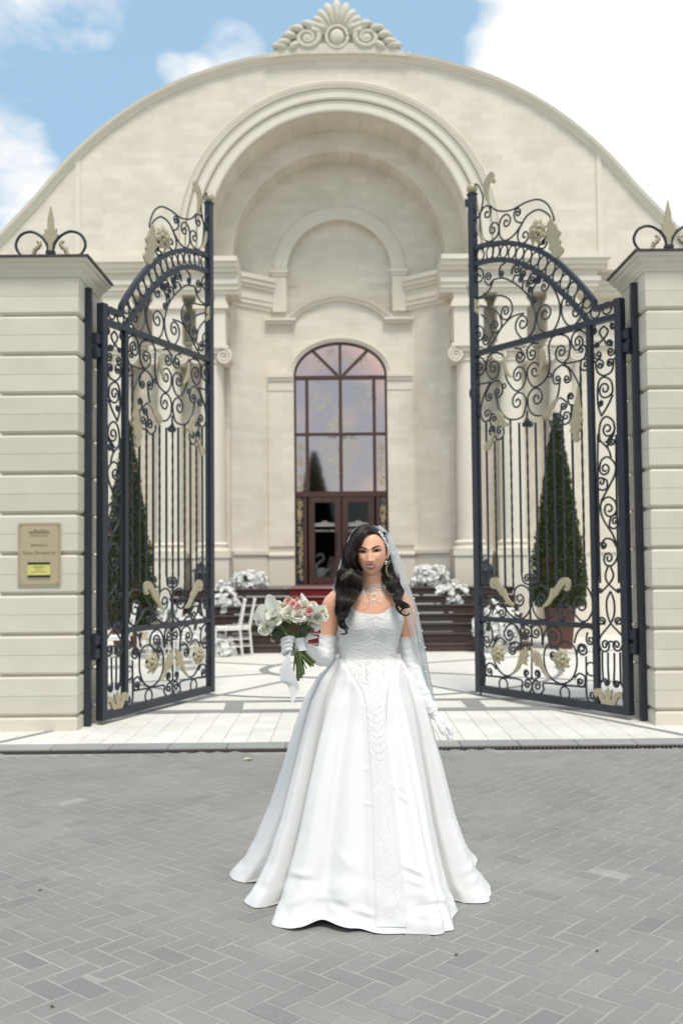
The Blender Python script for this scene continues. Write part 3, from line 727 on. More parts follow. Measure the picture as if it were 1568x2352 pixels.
def parse_scroll(line):
    tk = line.split(); view = tk[0]; items = []
    for t in tk[1:]:
        if t[0] == 'V':
            a = t[1:].split(','); cx, cy, r = map(float, a[:3])
            c = gmap(view, cx, cy); r_ = 1.2 * abs(gmap(view, cx, cy - r)[1] - c[1]); items.append(('V', c, r_, a[3]))
        else:
            a, b = t.split(','); items.append(('P', gmap(view, float(a), float(b))))
    mid = [i[1] for i in items if i[0] == 'P']
    pts = catmull(mid, 5) if len(mid) > 1 else mid
    pts = [tuple(map(float, p)) for p in pts]
    def tail(p, v, sgn):
        c, r = v[1], v[2]; dx, dz = p[0] - c[0], p[1] - c[1]; d = math.hypot(dx, dz); a0 = math.atan2(dz, dx)
        n_ = 26; turns = 1.55 if d > 1.3 * r else 1.35; e = min(d, 0.30 * r); out_ = []
        for i in range(1, n_ + 1):
            t = i / n_; rr = d * (e / d) ** (t ** 1.05); a = a0 + sgn * 2*PI*turns*t
            out_.append((c[0] + rr * math.cos(a), c[1] + rr * math.sin(a)))
        return out_
    if items[-1][0] == 'V':
        sgn = -1 if items[-1][3] == 'c' else 1      # clockwise in the picture is negative in (x, z up)
        pts = pts + tail(pts[-1], items[-1], sgn)
    if items[0][0] == 'V':
        sgn = 1 if items[0][3] == 'c' else -1       # travelled backwards
        pts = tail(pts[0], items[0], sgn)[::-1] + pts
    # even out
    A = np.array(pts); return A

SCROLLS = """
a V158,225,26,c 205,165 240,260 222,380 V165,375,34,c
a 300,325 340,360 400,373 480,360 580,305 680,277 750,300 795,360 822,440
a V580,572,32,c 545,500 600,410 690,360 770,395 800,450
a V524,386,28,a 492,400 508,452 552,468
a V430,462,34,a 372,480 378,570 420,612 490,570 555,480
a V272,392,34,a 213,450 230,570 285,622 345,590 V322,522,38,a
a 195,558 148,590 V160,635,26,a
a 820,440 800,480 760,540 745,600 720,640 690,650 V735,628,22,a
a V205,912,42,a 142,930 150,1010 190,1070 225,1080
a V285,912,28,a 262,955 290,978 320,935 300,1000 260,1050 205,1078
a 320,935 400,918 480,950 560,1010 620,1080 655,1160 670,1240 655,1330 620,1390 565,1418 515,1360 V562,1290,56,c
a 575,1207 480,1235 395,1320 320,1440 250,1510 190,1500 150,1420 162,1340 V205,1385,50,c
a 305,1395 285,1450 V262,1415,26,c
a 205,1085 300,1075 390,1062 460,1100 480,1180 450,1250 V425,1192,38,c
a 215,1145 300,1165 360,1200 390,1270 385,1330 350,1365 V340,1305,34,c
a 225,1215 280,1270 305,1330 318,1395
a 430,785 383,825 372,875 V393,878,22,a
a 530,800 485,840 475,890 V512,852,24,c
a 600,850 560,830 540,880 V568,880,22,a
a 690,900 640,880 610,930 V640,930,24,a
a 700,905 660,960 V690,940,24,c
a 480,950 500,900 530,900 V545,928,22,c
a 560,1010 570,950 600,940 V603,968,22,c
a 620,1080 610,1020 V632,1015,20,c
a V738,988,26,a 690,945 648,1005 640,1075 V662,1092,24,a
a 730,935 790,970 840,1050 868,1150 860,1250 820,1340 770,1368 710,1340 682,1270 V748,1212,60,c
a V935,1115,30,a 882,1130 885,1220 930,1300 985,1302 1028,1255 V1000,1205,38,a
a 1088,1380 1030,1345 975,1380 962,1450 990,1505 V1016,1440,42,a
a V1045,1505,20,c 1080,1530 1060,1580 990,1605 900,1618
a 775,1475 800,1410 860,1382 930,1400 950,1470 940,1560 895,1612 850,1590 V880,1522,44,c
a 775,1475 782,1560 785,1640 760,1730 700,1795 650,1805 610,1750 600,1680 V662,1680,48,c
a 690,1455 640,1455 600,1505 605,1570 V640,1538,36,a
a 500,1495 545,1500 583,1560 V540,1558,38,c
a 410,1570 415,1670 440,1760 500,1835 548,1828 585,1760 585,1690 V526,1715,44,a
a 410,1570 390,1540 340,1530 285,1560 268,1620 275,1700 318,1748 V325,1655,46,a
a 150,1600 190,1565 240,1580 262,1640 240,1700 V215,1650,36,c
a V195,1718,20,a 160,1740 185,1782 240,1782 300,1768
a 868,1755 850,1880 800,1980 720,2040 655,2035 612,1980 605,1895 V678,1900,48,c
a V848,1745,26,c 812,1750 820,1685 880,1632 935,1655 955,1712 V925,1740,28,c
a 900,1620 960,1670 1010,1760 1030,1815
a 345,1870 370,1980 430,2060 500,2075 562,2050 590,1970 V522,1932,48,a
a V360,1850,26,a 400,1830 385,1775 345,1758 300,1790 270,1850 V292,1885,26,a
a 300,1768 265,1840 232,1930 220,2010 232,2070 V275,2030,30,a
a V328,2065,26,a 300,2100 330,2180 352,2240 V375,2170,26,a
a 290,2160 300,2200 V312,2155,22,a
a 830,1935 870,1898 915,1925 V895,1962,26,c
a V958,1888,28,a 932,1895 945,1950 990,1958
a 880,1985 868,2060 900,2115 V918,2050,30,a
a 785,2080 795,2130 845,2155 888,2110 V850,2078,28,a
a 600,2000 600,2060 585,2085 V577,2112,20,c
a 600,2000 600,2060 618,2085 V630,2110,20,a
a 160,1830 205,1830 212,1900 V170,1842,24,c
a 1095,1585 1045,1585 1036,1640 V1078,1630,22,a
c 215,560 218,590 V190,582,24,c
c 300,605 215,615 182,690 190,800 232,862 280,840 298,770 V250,752,42,a
c 330,660 380,740 430,830 500,880 560,865 600,800 605,700 580,640 530,617 485,645 470,710 V518,725,44,a
c 300,840 330,775 370,765 405,805 V378,832,34,c
c 905,660 840,750 780,850 710,888 650,860 617,780 615,690 640,632 690,617 738,650 745,710 V690,722,46,c
c 945,850 900,780 860,770 820,810 825,870 V855,855,34,a
c 930,635 990,615 1050,640 1085,720 1090,810 1050,890 1000,897 955,850 V1000,775,50,c
c 530,500 545,585 590,612 V575,565,24,a
c 660,500 655,585 620,612 V630,562,24,c
c 190,920 250,907 295,950 305,1030 275,1100 V262,1050,36,c
c 190,1010 195,1025 V205,985,28,a
c V438,1000,34,c 395,985 440,922 500,945 525,1040 528,1120 500,1250 440,1325 370,1300 315,1200 312,1090 365,1030 415,1070
c 520,1075 470,1062 435,1110 V465,1125,28,a
c 612,910 612,1100 612,1345
c 530,1100 525,970 555,925 598,940 V578,985,32,c
c 695,1090 690,970 660,928 622,940 V645,990,32,a
c 700,1080 715,985 770,940 830,970 850,1040 815,1092 V785,1025,38,c
c 795,1100 740,1085 708,1160 720,1270 770,1350 850,1390 920,1360 960,1280 965,1180 940,1095 880,1060 830,1075 800,1115
c 800,1110 825,1140 810,1185 V780,1165,26,c
c 1095,965 1040,945 975,980 945,1070
c 1050,985 1040,1040 V1072,1048,32,a
c 965,1160 985,1085 1030,1090 1045,1140 V1008,1118,34,c
c 245,1180 246,1300 245,1380 V208,1368,26,c
c 250,1325 390,1340 530,1360 535,1430 580,1470 610,1435 V580,1395,28,a
c 1035,1415 870,1400 710,1385 706,1440 660,1482 622,1440 V655,1408,28,c
c 612,1345 590,1355 556,1320 V572,1305,28,c
c 612,1345 635,1360 675,1330 V655,1310,28,a
c 335,1275 300,1230 262,1240 250,1300 V280,1292,24,a
c 950,1345 985,1308 1028,1335 1030,1390 V995,1375,28,c
c 1038,1175 1040,1300 1042,1470 1065,1535 V1090,1490,30,a
b 1155,1190 1145,900 1140,600 1135,300 1135,20
b 1300,1190 1293,900 1285,600 1280,300 1278,20
a 1150,1310 1165,1350 V1140,1352,26,c
a 1290,1280 1280,1310 V1302,1310,26,a
a 1225,1310 1190,1360 1225,1410 1260,1350 1225,1310
a 1225,1410 1190,1450 1155,1485 V1172,1470,22,c
a 1225,1410 1250,1460 1290,1470 V1268,1452,22,a
a V1182,1545,26,c 1150,1530 1140,1580 1160,1610
a V1282,1515,26,a 1318,1500 1325,1560 1300,1590
a V1195,1630,24,a 1160,1610 1172,1680 1225,1716 1290,1680 1305,1600 V1275,1615,24,a
a 1205,2040 1180,1960 1175,1840 1190,1755 1235,1728 1285,1760 1300,1840 V1235,1825,50,c
a 1300,1870 1260,1960 1205,2050
a 1195,2262 1188,2170 1205,2088 1250,2052 1300,2085 1315,2150 V1258,2152,50,c
a 1312,2170 1290,2225 1240,2262
a 1180,1945 1210,1920 V1195,1945,22,c
b 1240,200 1215,130 1150,60 1140,10
b 1215,120 1215,60 1260,30 V1248,75,26,a
b 1160,545 1240,400 1272,320 1270,250 1215,196 1160,230 1150,300 V1192,288,52,a
b 1160,360 1205,380 1210,440 V1165,395,26,c
b 1250,800 1185,700 1158,620 1165,550 1220,512 1270,545 1285,600 V1225,605,52,c
b 1285,650 1240,670 1225,740 V1268,705,26,a
b 1250,800 1280,880 1290,980 1250,1050 1205,1050 V1222,995,40,c
b 1160,880 1200,840 1250,850 1280,900
b 1160,880 1170,915 V1182,890,24,a
b 1215,1060 1195,1130 1215,1190 1290,1260 V1298,1250,26,a
b 1235,1060 1258,1130 1230,1190 1165,1260 V1155,1248,26,c
b 1235,1255 1205,1330 1210,1430 1240,1510 1320,1600 1335,1660 1310,1720 V1285,1678,36,c
b 1235,1255 1262,1330 1265,1430 1235,1510 1165,1600 1145,1660 1165,1720 V1192,1678,36,a
b 1285,1520 1270,1490 V1300,1495,28,c
b 1185,1520 1195,1490 V1165,1495,28,a
b 1205,1670 1240,1650 1275,1670
b 1215,1735 1216,1860 1222,1960 V1205,1975,18,c
b 1265,1740 1266,1860 1262,1960 V1284,1985,18,a
b 1170,1735 1172,1850 1178,1970
b 1310,1735 1312,1850 1316,1975
b 1150,2080 1150,2000 1185,1945 1215,1965
b 1345,2110 1340,2030 1310,1975 1270,1965
"""
# vertical bars of the main panel: x at two heights, top and bottom
BARS = [  # (view, x_top, y_top, x_bottom(view c), y_bottom, twisted)
 ('a', 205, 1880, 217, 560, 1), ('a', 265, 2100, 277, 600, 0), ('a', 335, 2250, 340, 555, 1), ('a', 400, 2215, 408, 640, 0),
 ('a', 462, 2075, 470, 660, 1), ('a', 535, 2100, 535, 520, 0), ('a', 600, 2060, 600, 900, 1), ('a', 672, 2100, 660, 520, 0),
 ('a', 745, 2040, 737, 660, 1), ('a', 815, 2140, 808, 640, 0), ('a', 885, 2110, 882, 560, 1), ('a', 965, 1950, 952, 610, 0), ('a', 1036, 1640, 1028, 570, 1)]
RINGS = [('a', 1090, 1120, 45), ('a', 1155, 1200, 48), ('a', 1252, 1165, 48), ('c', 390, 1395, 48), ('c', 872, 1462, 50), ('c', 1078, 1275, 52), ('c', 210, 1180, 46),
         ('a', 785, 1715, 18), ('a', 413, 1800, 18)]
ARC_O = [(120,705),(250,652),(420,632),(560,648),(690,690),(820,765),(940,870),(1040,975),(1110,1060),(1150,1115)]
ARC_I = [(120,830),(250,785),(400,770),(520,790),(640,840),(760,920),(880,1030),(980,1130),(1060,1220),(1108,1285)]
LEAVES = [  # gilt sheet acanthus cut-outs, closed outlines
 ('a', [(305,330),(272,262),(256,200),(268,130),(300,75),(328,52),(345,80),(338,100),(352,120),(340,150),(318,140),(300,160),(296,220),(302,280)]),
 ('a', [(805,425),(830,470),(850,485),(862,520),(888,545),(878,575),(868,590),(890,620),(882,650),(912,680),(905,715),(862,757),(825,742),(806,700),(788,690),(798,650),(766,610),(778,585),(764,560),(782,520),(780,480),(794,460)]),
 ('a', [(208,470),(222,540),(240,580),(272,612),(240,605),(214,560),(202,510)]),
 ('a', [(122,978),(150,1030),(175,1080),(205,1110),(212,1150),(200,1160),(214,1185),(216,1218),(192,1195),(180,1222),(166,1192),(150,1218),(150,1170),(134,1165),(148,1110),(132,1040)]),
 ('a', [(425,1560),(440,1640),(460,1690),(488,1735),(455,1722),(428,1680),(418,1620)]),
 ('a', [(742,1490),(762,1560),(745,1630),(715,1690),(688,1715),(704,1670),(722,1620),(728,1570),(715,1520)]),
 ('a', [(1030,1800),(1040,1880),(1046,1960),(1062,2010),(1052,2040),(1068,2080),(1050,2110),(1056,2150),(1030,2190),(1042,2235),(1015,2265),(985,2235),(990,2200),(962,2175),(978,2140),(960,2110),(985,2060),(990,2000),(1005,1940),(1018,1870)]),
 ('a', [(885,1895),(850,1935),(828,1985),(800,2020),(795,2060),(775,2045),(768,2085),(752,2052),(735,2058),(752,2000),(800,1960),(840,1915)]),
 ('a', [(340,2010),(380,2005),(412,2040),(430,2090),(462,2110),(448,2135),(430,2125),(424,2150),(405,2130),(390,2090),(365,2050)]),
 ('b', [(322,10),(300,60),(262,92),(258,135),(278,152),(300,130),(318,70),(334,20)]),
 ('c', [(300,590),(310,562),(345,555),(372,585),(385,620),(420,655),(432,700),(462,745),(486,778),(440,765),(405,710),(378,680),(350,640),(335,605),(325,618),(345,640),(328,645),(304,625)]),
 ('c', [(928,600),(922,575),(895,555),(862,560),(840,580),(822,615),(792,645),(778,640),(768,690),(745,740),(708,790),(760,768),(795,720),(828,690),(850,650),(880,615),(895,615),(888,640),(875,645),(905,662),(926,640)]),
 ('c', [(600,1092),(590,1140),(602,1160),(585,1190),(600,1210),(578,1215),(590,1245),(548,1230),(520,1280),(465,1322),(500,1270),(520,1210),(535,1150),(548,1120),(560,1150),(572,1100),(582,1130)]),
 ('c', [(622,1095),(630,1150),(618,1170),(635,1200),(622,1225),(650,1220),(655,1245),(690,1260),(720,1310),(768,1352),(730,1290),(705,1220),(692,1165),(675,1135),(668,1165),(655,1125),(645,1150)]),
]
LOTUS = ('c', [(1112,1452),(1125,1428),(1155,1425),(1178,1450),(1192,1490),(1204,1510),(1206,1470),(1200,1440),(1215,1450),(1222,1415),(1232,1450),(1258,1435),(1252,1475),(1240,1515),(1262,1505),(1278,1465),(1310,1452),(1338,1470),(1335,1510),(1308,1490),(1292,1530),(1262,1572),(1225,1586),(1188,1562),(1165,1515),(1148,1480),(1132,1495)])
ROSES = [('a', 705, 545, 115), ('c', 368, 1155, 85), ('c', 868, 1200, 98)]

def make_leaf(label, sx, loc, rz, extra=None):
    rt = thing('gate_leaf', label, 'gate', (*loc, 0), rz, 'wrought iron gate leaves')
    fx = lambda q: (q[0] * sx, q[1])
    def pc(mb, nm, m='iron', smooth=False, par=None): return mb.build(nm, m, par or rt, smooth)
    # frame
    zb = 0.06
    ztop_free = 5.90; ztop_h = 4.17
    xi = gmap('c', 1122, 1200)[0]
    def stile(x0, x1, z0, z1, nm, d=0.04):
        a, b = sorted((x0 * sx, x1 * sx)); return pc(MB().cbox((a, -d, z0), (b, d, z1), 0.004), nm)
    fs = stile(-GL, -GL + 0.085, zb, ztop_free, 'stile')
    stile(-0.08, 0.0, zb, ztop_h, 'stile', 0.042)
    zr = 0.5 * (gmap('a', 140, 1560)[1] + gmap('a', 1330, 1222)[1])
    zl = 0.5 * (gmap('c', 165, 880)[1] + gmap('c', 1095, 930)[1])
    stile(xi - 0.03, xi + 0.03, zb + 0.081, zr - 0.03, 'stile', 0.03)
    def rail(x0, x1, z, h, nm='rail', d=0.035):
        a, b = sorted((x0 * sx, x1 * sx)); return pc(MB().cbox((a, -d, z - h/2), (b, d, z + h/2), 0.003), nm)
    rail(-GL + 0.085, -0.08, zb + 0.04, 0.08)
    rail(-GL + 0.085, -0.08, zr, 0.06)
    rail(-GL + 0.085, xi - 0.03, zl, 0.055, d=0.032)
    pe = gmap('a', *ARC_O[-1]); zq = ztop_h - 0.04
    rail(pe[0], -0.08, zq, 0.055)
    for arc in (ARC_O, ARC_I):
        cv = [tuple(map(float, p)) for p in catmull([gmap('a', *q) for q in arc], 6)]
        cv[0] = (-GL + 0.08, cv[0][1])
        if arc is ARC_O: cv[-1] = (pe[0], zq)
        else: cv[-1] = (cv[-1][0], zr)
        pc(MB().tube([(x * sx, 0, z) for x, z in cv], 0.036, 4, up=(0, 1, 0)), 'arched_rail')
    # ring chain between the arches
    co = [gmap('a', *q) for q in ARC_O]; ci = [gmap('a', *q) for q in ARC_I]
    co = catmull(co, 10); ci = catmull(ci, 10)
    d_ = np.r_[0, np.cumsum([np.linalg.norm(co[i+1] - co[i]) for i in range(len(co)-1)])]
    nr = 16
    for k in range(nr):
        t = (k + 0.5) / nr * 0.985; j = int(np.searchsorted(d_, t * d_[-1])); j = min(j, len(co) - 1)
        c = (co[j] + ci[j]) / 2; v = co[j] - ci[j]; r = np.linalg.norm(v) / 2 - 0.022
        tr = v / np.linalg.norm(v); tn = np.array([tr[1], -tr[0]])
        pts = [c + tr * r * math.cos(a) + tn * min(r * 0.82, d_[-1] / nr * 0.5) * math.sin(a) for a in np.linspace(0, 2*PI, 21)]
        pc(MB().tube([(p[0] * sx, 0, p[1]) for p in pts], 0.010, 5), 'ring', smooth=True)
    for v_, x, y, r in RINGS:
        c = gmap(v_, x, y); rr = abs(gmap(v_, x, y - r)[1] - c[1])
        pts = [((c[0] + rr * math.cos(a)) * sx, 0, c[1] + rr * math.sin(a)) for a in np.linspace(0, 2*PI, 21)]
        pc(MB().tube(pts, 0.010, 5), 'ring', smooth=True)
    for line in SCROLLS.strip().split('\n'):
        A = parse_scroll(line); n = len(A)
        # thin, even bar with hammered ends
        rr = [0.0112] * n
        pc(MB().tube([(x * sx, 0, z) for x, z in A], rr, 5, up=(0, 1, 0)), 'scroll', smooth=True)
    for v_, xt, yt, xb, yb, tw in BARS:
        a, b = gmap(v_, xt, yt), gmap('c', xb, yb); x = (a[0] + b[0]) / 2
        n = 44; V = []
        for i in range(n + 1):
            z = a[1] + (b[1] - a[1]) * i / n
            ang = PI/4 + (i * 0.55 if tw else 0)
            V += [(x * sx + 0.0135 * math.cos(ang + PI/2*k), 0.0135 * math.sin(ang + PI/2*k), z) for k in range(4)]
        Fc = [(i*4 + k, i*4 + (k+1) % 4, i*4 + 4 + (k+1) % 4, i*4 + 4 + k) for i in range(n) for k in range(4)]
        pc(MB().add(V, Fc), 'twisted_bar' if tw else 'bar')
    # gilt leaves: thick sheet with a raised midrib
    for v_, poly in LEAVES + [LOTUS]:
        pp = [gmap(v_, *q) for q in poly]
        cv = [tuple(map(float, p)) for p in catmull(pp, 3, closed=True)]
        cx = sum(p[0] for p in cv) / len(cv); cz = sum(p[1] for p in cv) / len(cv)
        mb = MB(); y0, y1 = -0.034, -0.012
        V = [(x * sx, y0, z) for x, z in cv] + [(x * sx, y1, z) for x, z in cv]; m = len(cv)
        mb.add(V, [tuple(range(m)), tuple(range(2*m - 1, m - 1, -1))] + [(i, i + m, (i+1) % m + m, (i+1) % m) for i in range(m)])
        pc(mb, 'gilt_lotus' if v_ == 'c' and poly is LOTUS[1] else 'gilt_leaf', 'gold')
    for v_, x, y, r in ROSES:
        c = gmap(v_, x, y); rr = abs(gmap(v_, x, y - r)[1] - c[1]) * 0.95
        ro = pc(MB().sphere((c[0] * sx, -0.085, c[1]), rr * 0.26, 10, 6, (1, 0.7, 1)), 'rosette', 'gold', True)
        for ring_, (n, rad, yy) in enumerate(((8, rr, -0.045), (6, rr * 0.66, -0.07))):
            for k in range(n):
                a = 2*PI * (k + 0.5 * ring_) / n + 0.2; pts = []; ca, sa = math.cos(a), math.sin(a)
                rows = []
                for i in range(6):
                    t = i / 5; wd = rad * 0.30 * math.sin(PI * (0.12 + 0.80 * t)) ; dist = rad * (0.15 + 0.85 * t)
                    rows.append([((c[0] * sx) + ca * dist - sa * wd * q, yy - 0.035 * math.sin(PI * t) + 0.02 * abs(q) , c[1] + sa * dist + ca * wd * q) for q in (-1, -0.4, 0.4, 1)])
                mb = MB().grid(rows); V = list(mb.v); nb = len(V)
                pc(mb, 'petal', 'gold', True, ro)
        pc(MB().tube([(c[0] * sx, -0.045, c[1]), (c[0] * sx, 0.0, c[1])], rr * 0.55, 10), 'rosette_back', 'iron', False, ro)
    # ball on the free stile
    zball = ztop_free + 0.075
    pc(MB().sphere(((-GL + 0.042) * sx, 0, zball), 0.065, 16, 10), 'ball_finial', 'gold', True)
    pc(MB().cbox(((-GL + 0.042) * sx - 0.05, -0.05, ztop_free - 0.002), ((-GL + 0.042) * sx + 0.05, 0.05, ztop_free + 0.02), 0.004), 'finial_seat')
    # hinges
    for z in (3.73, 0.78):
        a, b = sorted((0.001 * sx, 0.075 * sx))
        pc(MB().tube([(0.045 * sx, 0.02, z - 0.13), (0.045 * sx, 0.02, z + 0.13)], 0.028, 8).box((a, -0.02, z + 0.02), (b, 0.04, z + 0.11)).box((a, -0.02, z - 0.11), (b, 0.04, z - 0.02)), 'hinge')
    return rt

gate_r = make_leaf('open iron gate leaf with gilt rosettes, hinged to the pillar without a plate', 1, HR, -R(90) + AR)
gate_l = make_leaf('open iron gate leaf with gilt rosettes, hinged to the pillar with the brass plate', -1, HL, R(90) - AL)
mat('rust', (0.16, 0.06, 0.025), 0.8, var=(40, (0.07, 0.035, 0.02), 0.2))
xr = gmap('c', 198, 1500)[0]
MB().tube([(xr, 0.03, 0.0), (xr, 0.03, 0.75)], 0.011, 6).build('drop_bolt', 'rust', gate_r)
MB().tube([(xr, 0.03, 0.2), (xr - 0.02, 0.0, 0.2), (xr - 0.02, -0.02, 0.16)], 0.009, 5).build('bolt_handle', 'rust', gate_r)
xf = -GL + 0.02
MB().box((xf - 0.07, -0.03, 5.78), (xf - 0.021, 0.03, 5.86)).box((xf - 0.09, -0.02, 5.82), (xf - 0.071, 0.02, 5.88)).build('stop_plate', 'iron', gate_r)
# ------------------------------------------------------------------ ground and paving
def tone_mat(name, cols, rough, bump, speck=None):
    """paving stone: colour from the stone's own 'tone' number, with fine grain"""
    m = bpy.data.materials.new(name); m.use_nodes = True; t = m.node_tree; n = t.nodes; l = t.links; b = n['Principled BSDF']
    at = n.new('ShaderNodeAttribute'); at.attribute_name = 'tone'
    rp = n.new('ShaderNodeValToRGB'); e = rp.color_ramp.elements
    e[0].color = (*cols[0], 1); e[1].color = (*cols[-1], 1)
    for i, c in enumerate(cols[1:-1]): q = e.new((i + 1) / (len(cols) - 1)); q.color = (*c, 1)
    l.new(at.outputs['Fac'], rp.inputs['Fac'])
    g = n.new('ShaderNodeNewGeometry')
    n1 = n.new('ShaderNodeTexNoise'); n1.inputs['Scale'].default_value = 1.1; n1.inputs['Detail'].default_value = 7; n1.inputs['Roughness'].default_value = 0.62
    n2 = n.new('ShaderNodeTexNoise'); n2.inputs['Scale'].default_value = 160; n2.inputs['Detail'].default_value = 3
    l.new(g.outputs['Position'], n1.inputs['Vector']); l.new(g.outputs['Position'], n2.inputs['Vector'])
    r1 = n.new('ShaderNodeValToRGB'); r1.color_ramp.elements[0].position = 0.3; r1.color_ramp.elements[1].position = 0.7
    r1.color_ramp.elements[0].color = (0.86, 0.86, 0.85, 1); r1.color_ramp.elements[1].color = (1.10, 1.10, 1.10, 1)
    r2_ = n.new('ShaderNodeValToRGB'); r2_.color_ramp.elements[0].position = 0.25; r2_.color_ramp.elements[1].position = 0.75
    r2_.color_ramp.elements[0].color = (0.80, 0.80, 0.80, 1); r2_.color_ramp.elements[1].color = (1.18, 1.18, 1.18, 1)
    l.new(n1.outputs['Fac'], r1.inputs['Fac']); l.new(n2.outputs['Fac'], r2_.inputs['Fac'])
    m1 = n.new('ShaderNodeMixRGB'); m1.blend_type = 'MULTIPLY'; m1.inputs['Fac'].default_value = 1
    m2 = n.new('ShaderNodeMixRGB'); m2.blend_type = 'MULTIPLY'; m2.inputs['Fac'].default_value = 1
    l.new(rp.outputs['Color'], m1.inputs['Color1']); l.new(r1.outputs['Color'], m1.inputs['Color2'])
    l.new(m1.outputs['Color'], m2.inputs['Color1']); l.new(r2_.outputs['Color'], m2.inputs['Color2'])
    src = m2.outputs['Color']
    if speck:
        vo = n.new('ShaderNodeTexVoronoi'); vo.inputs['Scale'].default_value = 95; l.new(g.outputs['Position'], vo.inputs['Vector'])
        r3 = n.new('ShaderNodeValToRGB'); r3.color_ramp.elements[0].position = 0.05; r3.color_ramp.elements[1].position = 0.10
        r3.color_ramp.elements[0].color = (1, 1, 1, 1); r3.color_ramp.elements[1].color = (0, 0, 0, 1)
        m3 = n.new('ShaderNodeMixRGB'); m3.inputs['Color2'].default_value = (*speck, 1)
        l.new(vo.outputs['Distance'], r3.inputs['Fac']); l.new(r3.outputs['Color'], m3.inputs['Fac']); l.new(src, m3.inputs['Color1']); src = m3.outputs['Color']
    l.new(src, b.inputs['Base Color']); b.inputs['Roughness'].default_value = rough; b.inputs['Specular IOR Level'].default_value = 0.3
    bp = n.new('ShaderNodeBump'); bp.inputs['Strength'].default_value = bump; bp.inputs['Distance'].default_value = 0.004
    l.new(n2.outputs['Fac'], bp.inputs['Height']); l.new(bp.outputs['Normal'], b.inputs['Normal'])
    M[name] = m
tone_mat('paver', [(0.236, 0.234, 0.228), (0.256, 0.252, 0.240), (0.268, 0.262, 0.246), (0.255, 0.252, 0.243), (0.280, 0.274, 0.258)], 0.78, 0.35, (0.52, 0.51, 0.49))
tone_mat('white_tile', [(0.70, 0.685, 0.635), (0.735, 0.715, 0.665), (0.765, 0.745, 0.695)], 0.85, 0.25)
tone_mat('granite', [(0.30, 0.30, 0.295), (0.36, 0.36, 0.35)], 0.75, 0.3, (0.5, 0.5, 0.5))
tone_mat('granite_inlay', [(0.27, 0.27, 0.265), (0.31, 0.31, 0.30)], 0.75, 0.3, (0.45, 0.45, 0.45))
mat('joint_sand', (0.385, 0.375, 0.35), 0.95, var=(6, (0.27, 0.265, 0.25), 0.2), bump=(300, 0.3))
mat('tile_joint', (0.50, 0.48, 0.43), 0.95, var=(30, (0.42, 0.40, 0.36), 0.25))
mat('ground_far', (0.45, 0.44, 0.40), 0.95, var=(0.3, (0.30, 0.31, 0.27), 0.3))

def set_tone(me, vals):
    a = me.attributes.new('tone', 'FLOAT', 'POINT'); a.data.foreach_set('value', vals)

gr = MB().add([(-400, -300, -0.06), (400, -300, -0.06), (400, 600, -0.06), (-400, 600, -0.06)], [(0,1,2,3)]).build('ground', 'ground_far'); tag(gr, kind='structure')
Y_D0, Y_D1, Y_K1 = 8.40, 8.56, 8.80          # drain, kerb strip, start of the white paving
fc = MB().add([(-9, -3, -0.0022), (9, -3, -0.0022), (9, Y_D0, -0.0022), (-9, Y_D0, -0.0022)], [(0,1,2,3)]).build('forecourt', 'joint_sand'); tag(fc, kind='structure')

PL, PW_, PJ = 0.200, 0.100, 0.0042
ANG = R(-41)
def paver_mesh(w, l, tone, nm):
    c = 0.003; z = 0.0
    mb = MB(); V = []
    for zz, i in ((-0.03, 0), (-0.004, 0), (0.0, c)):
        V += [(-l/2 + i, -w/2 + i, zz), (l/2 - i, -w/2 + i, zz), (l/2 - i, w/2 - i, zz), (-l/2 + i, w/2 - i, zz)]
    mb.add(V, [(8,9,10,11)] + [(r_*4 + j, r_*4 + (j+1) % 4, r_*4 + 4 + (j+1) % 4, r_*4 + 4 + j) for r_ in range(2) for j in range(4)])
    return mb
pav = []
g = random.Random(3); ca, sa = math.cos(ANG), math.sin(ANG)
for k in range(-110, 110):
    for q in range(-30, 30):
        for kind in (0, 1):
            if kind == 0: cx, cz, ro = k + 4*q + 1.0, k + 0.5, 0.0
            else: cx, cz, ro = k + 4*q + 0.5, k + 2.0, PI/2
            x0, y0 = cx * PW_, cz * PW_
            x, y = x0 * ca - y0 * sa, x0 * sa + y0 * ca + 4.5
            if abs(x) < 4.6 and 1.6 < y < Y_D0 - 0.02: pav.append((x, y, ro + ANG))
def view_px(x, y):
    d = CROT.transposed() @ Vector((x, y, -CAMH)); return (784 + F * d.x / -d.z, 1176 - F * d.y / -d.z)
def in_view(x, y):
    px, py = view_px(x, y); return -25 < px < 1593 and py < 2375
def behind_dress(x, y): return (x - 0.10) ** 2 + (y - 4.9) ** 2 < 0.45 ** 2
pav = [(p, in_view(p[0], p[1]) and not behind_dress(p[0], p[1])) for p in pav]
pav.sort(key=lambda t: (not t[1], t[0][1]))
variants = []
for i in range(10):
    me = paver_mesh(PW_ - PJ*2, PL - PJ*2, i / 9, 'paver').mesh('paver', 'paver'); set_tone(me, [i / 9] * len(me.vertices)); variants.append(me)
for (x, y, ro), v in pav[:300]:
    z = g.gauss(0, 0.0008)
    link('paver', variants[min(9, max(0, int(g.gauss(5, 2.3))))], fc, (x, y, z), (g.gauss(0, .003), g.gauss(0, .003), ro + g.gauss(0, 0.006)))
mb = MB(); tones = []
for (x, y, ro), v in pav[300:]:
    pm = paver_mesh(PW_ - PJ*2, PL - PJ*2, 0, ''); c_, s_ = math.cos(ro + g.gauss(0, .006)), math.sin(ro + g.gauss(0, .006)); z = g.gauss(0, 0.0008)
    mb.add([(x + a*c_ - b*s_, y + a*s_ + b*c_, z + e) for a, b, e in pm.v], pm.f); tones += [min(1, max(0, g.gauss(0.5, 0.25)))] * len(pm.v)
po = mb.build('pavers', 'paver', fc); set_tone(po.data, tones); tag(po, kind='stuff')

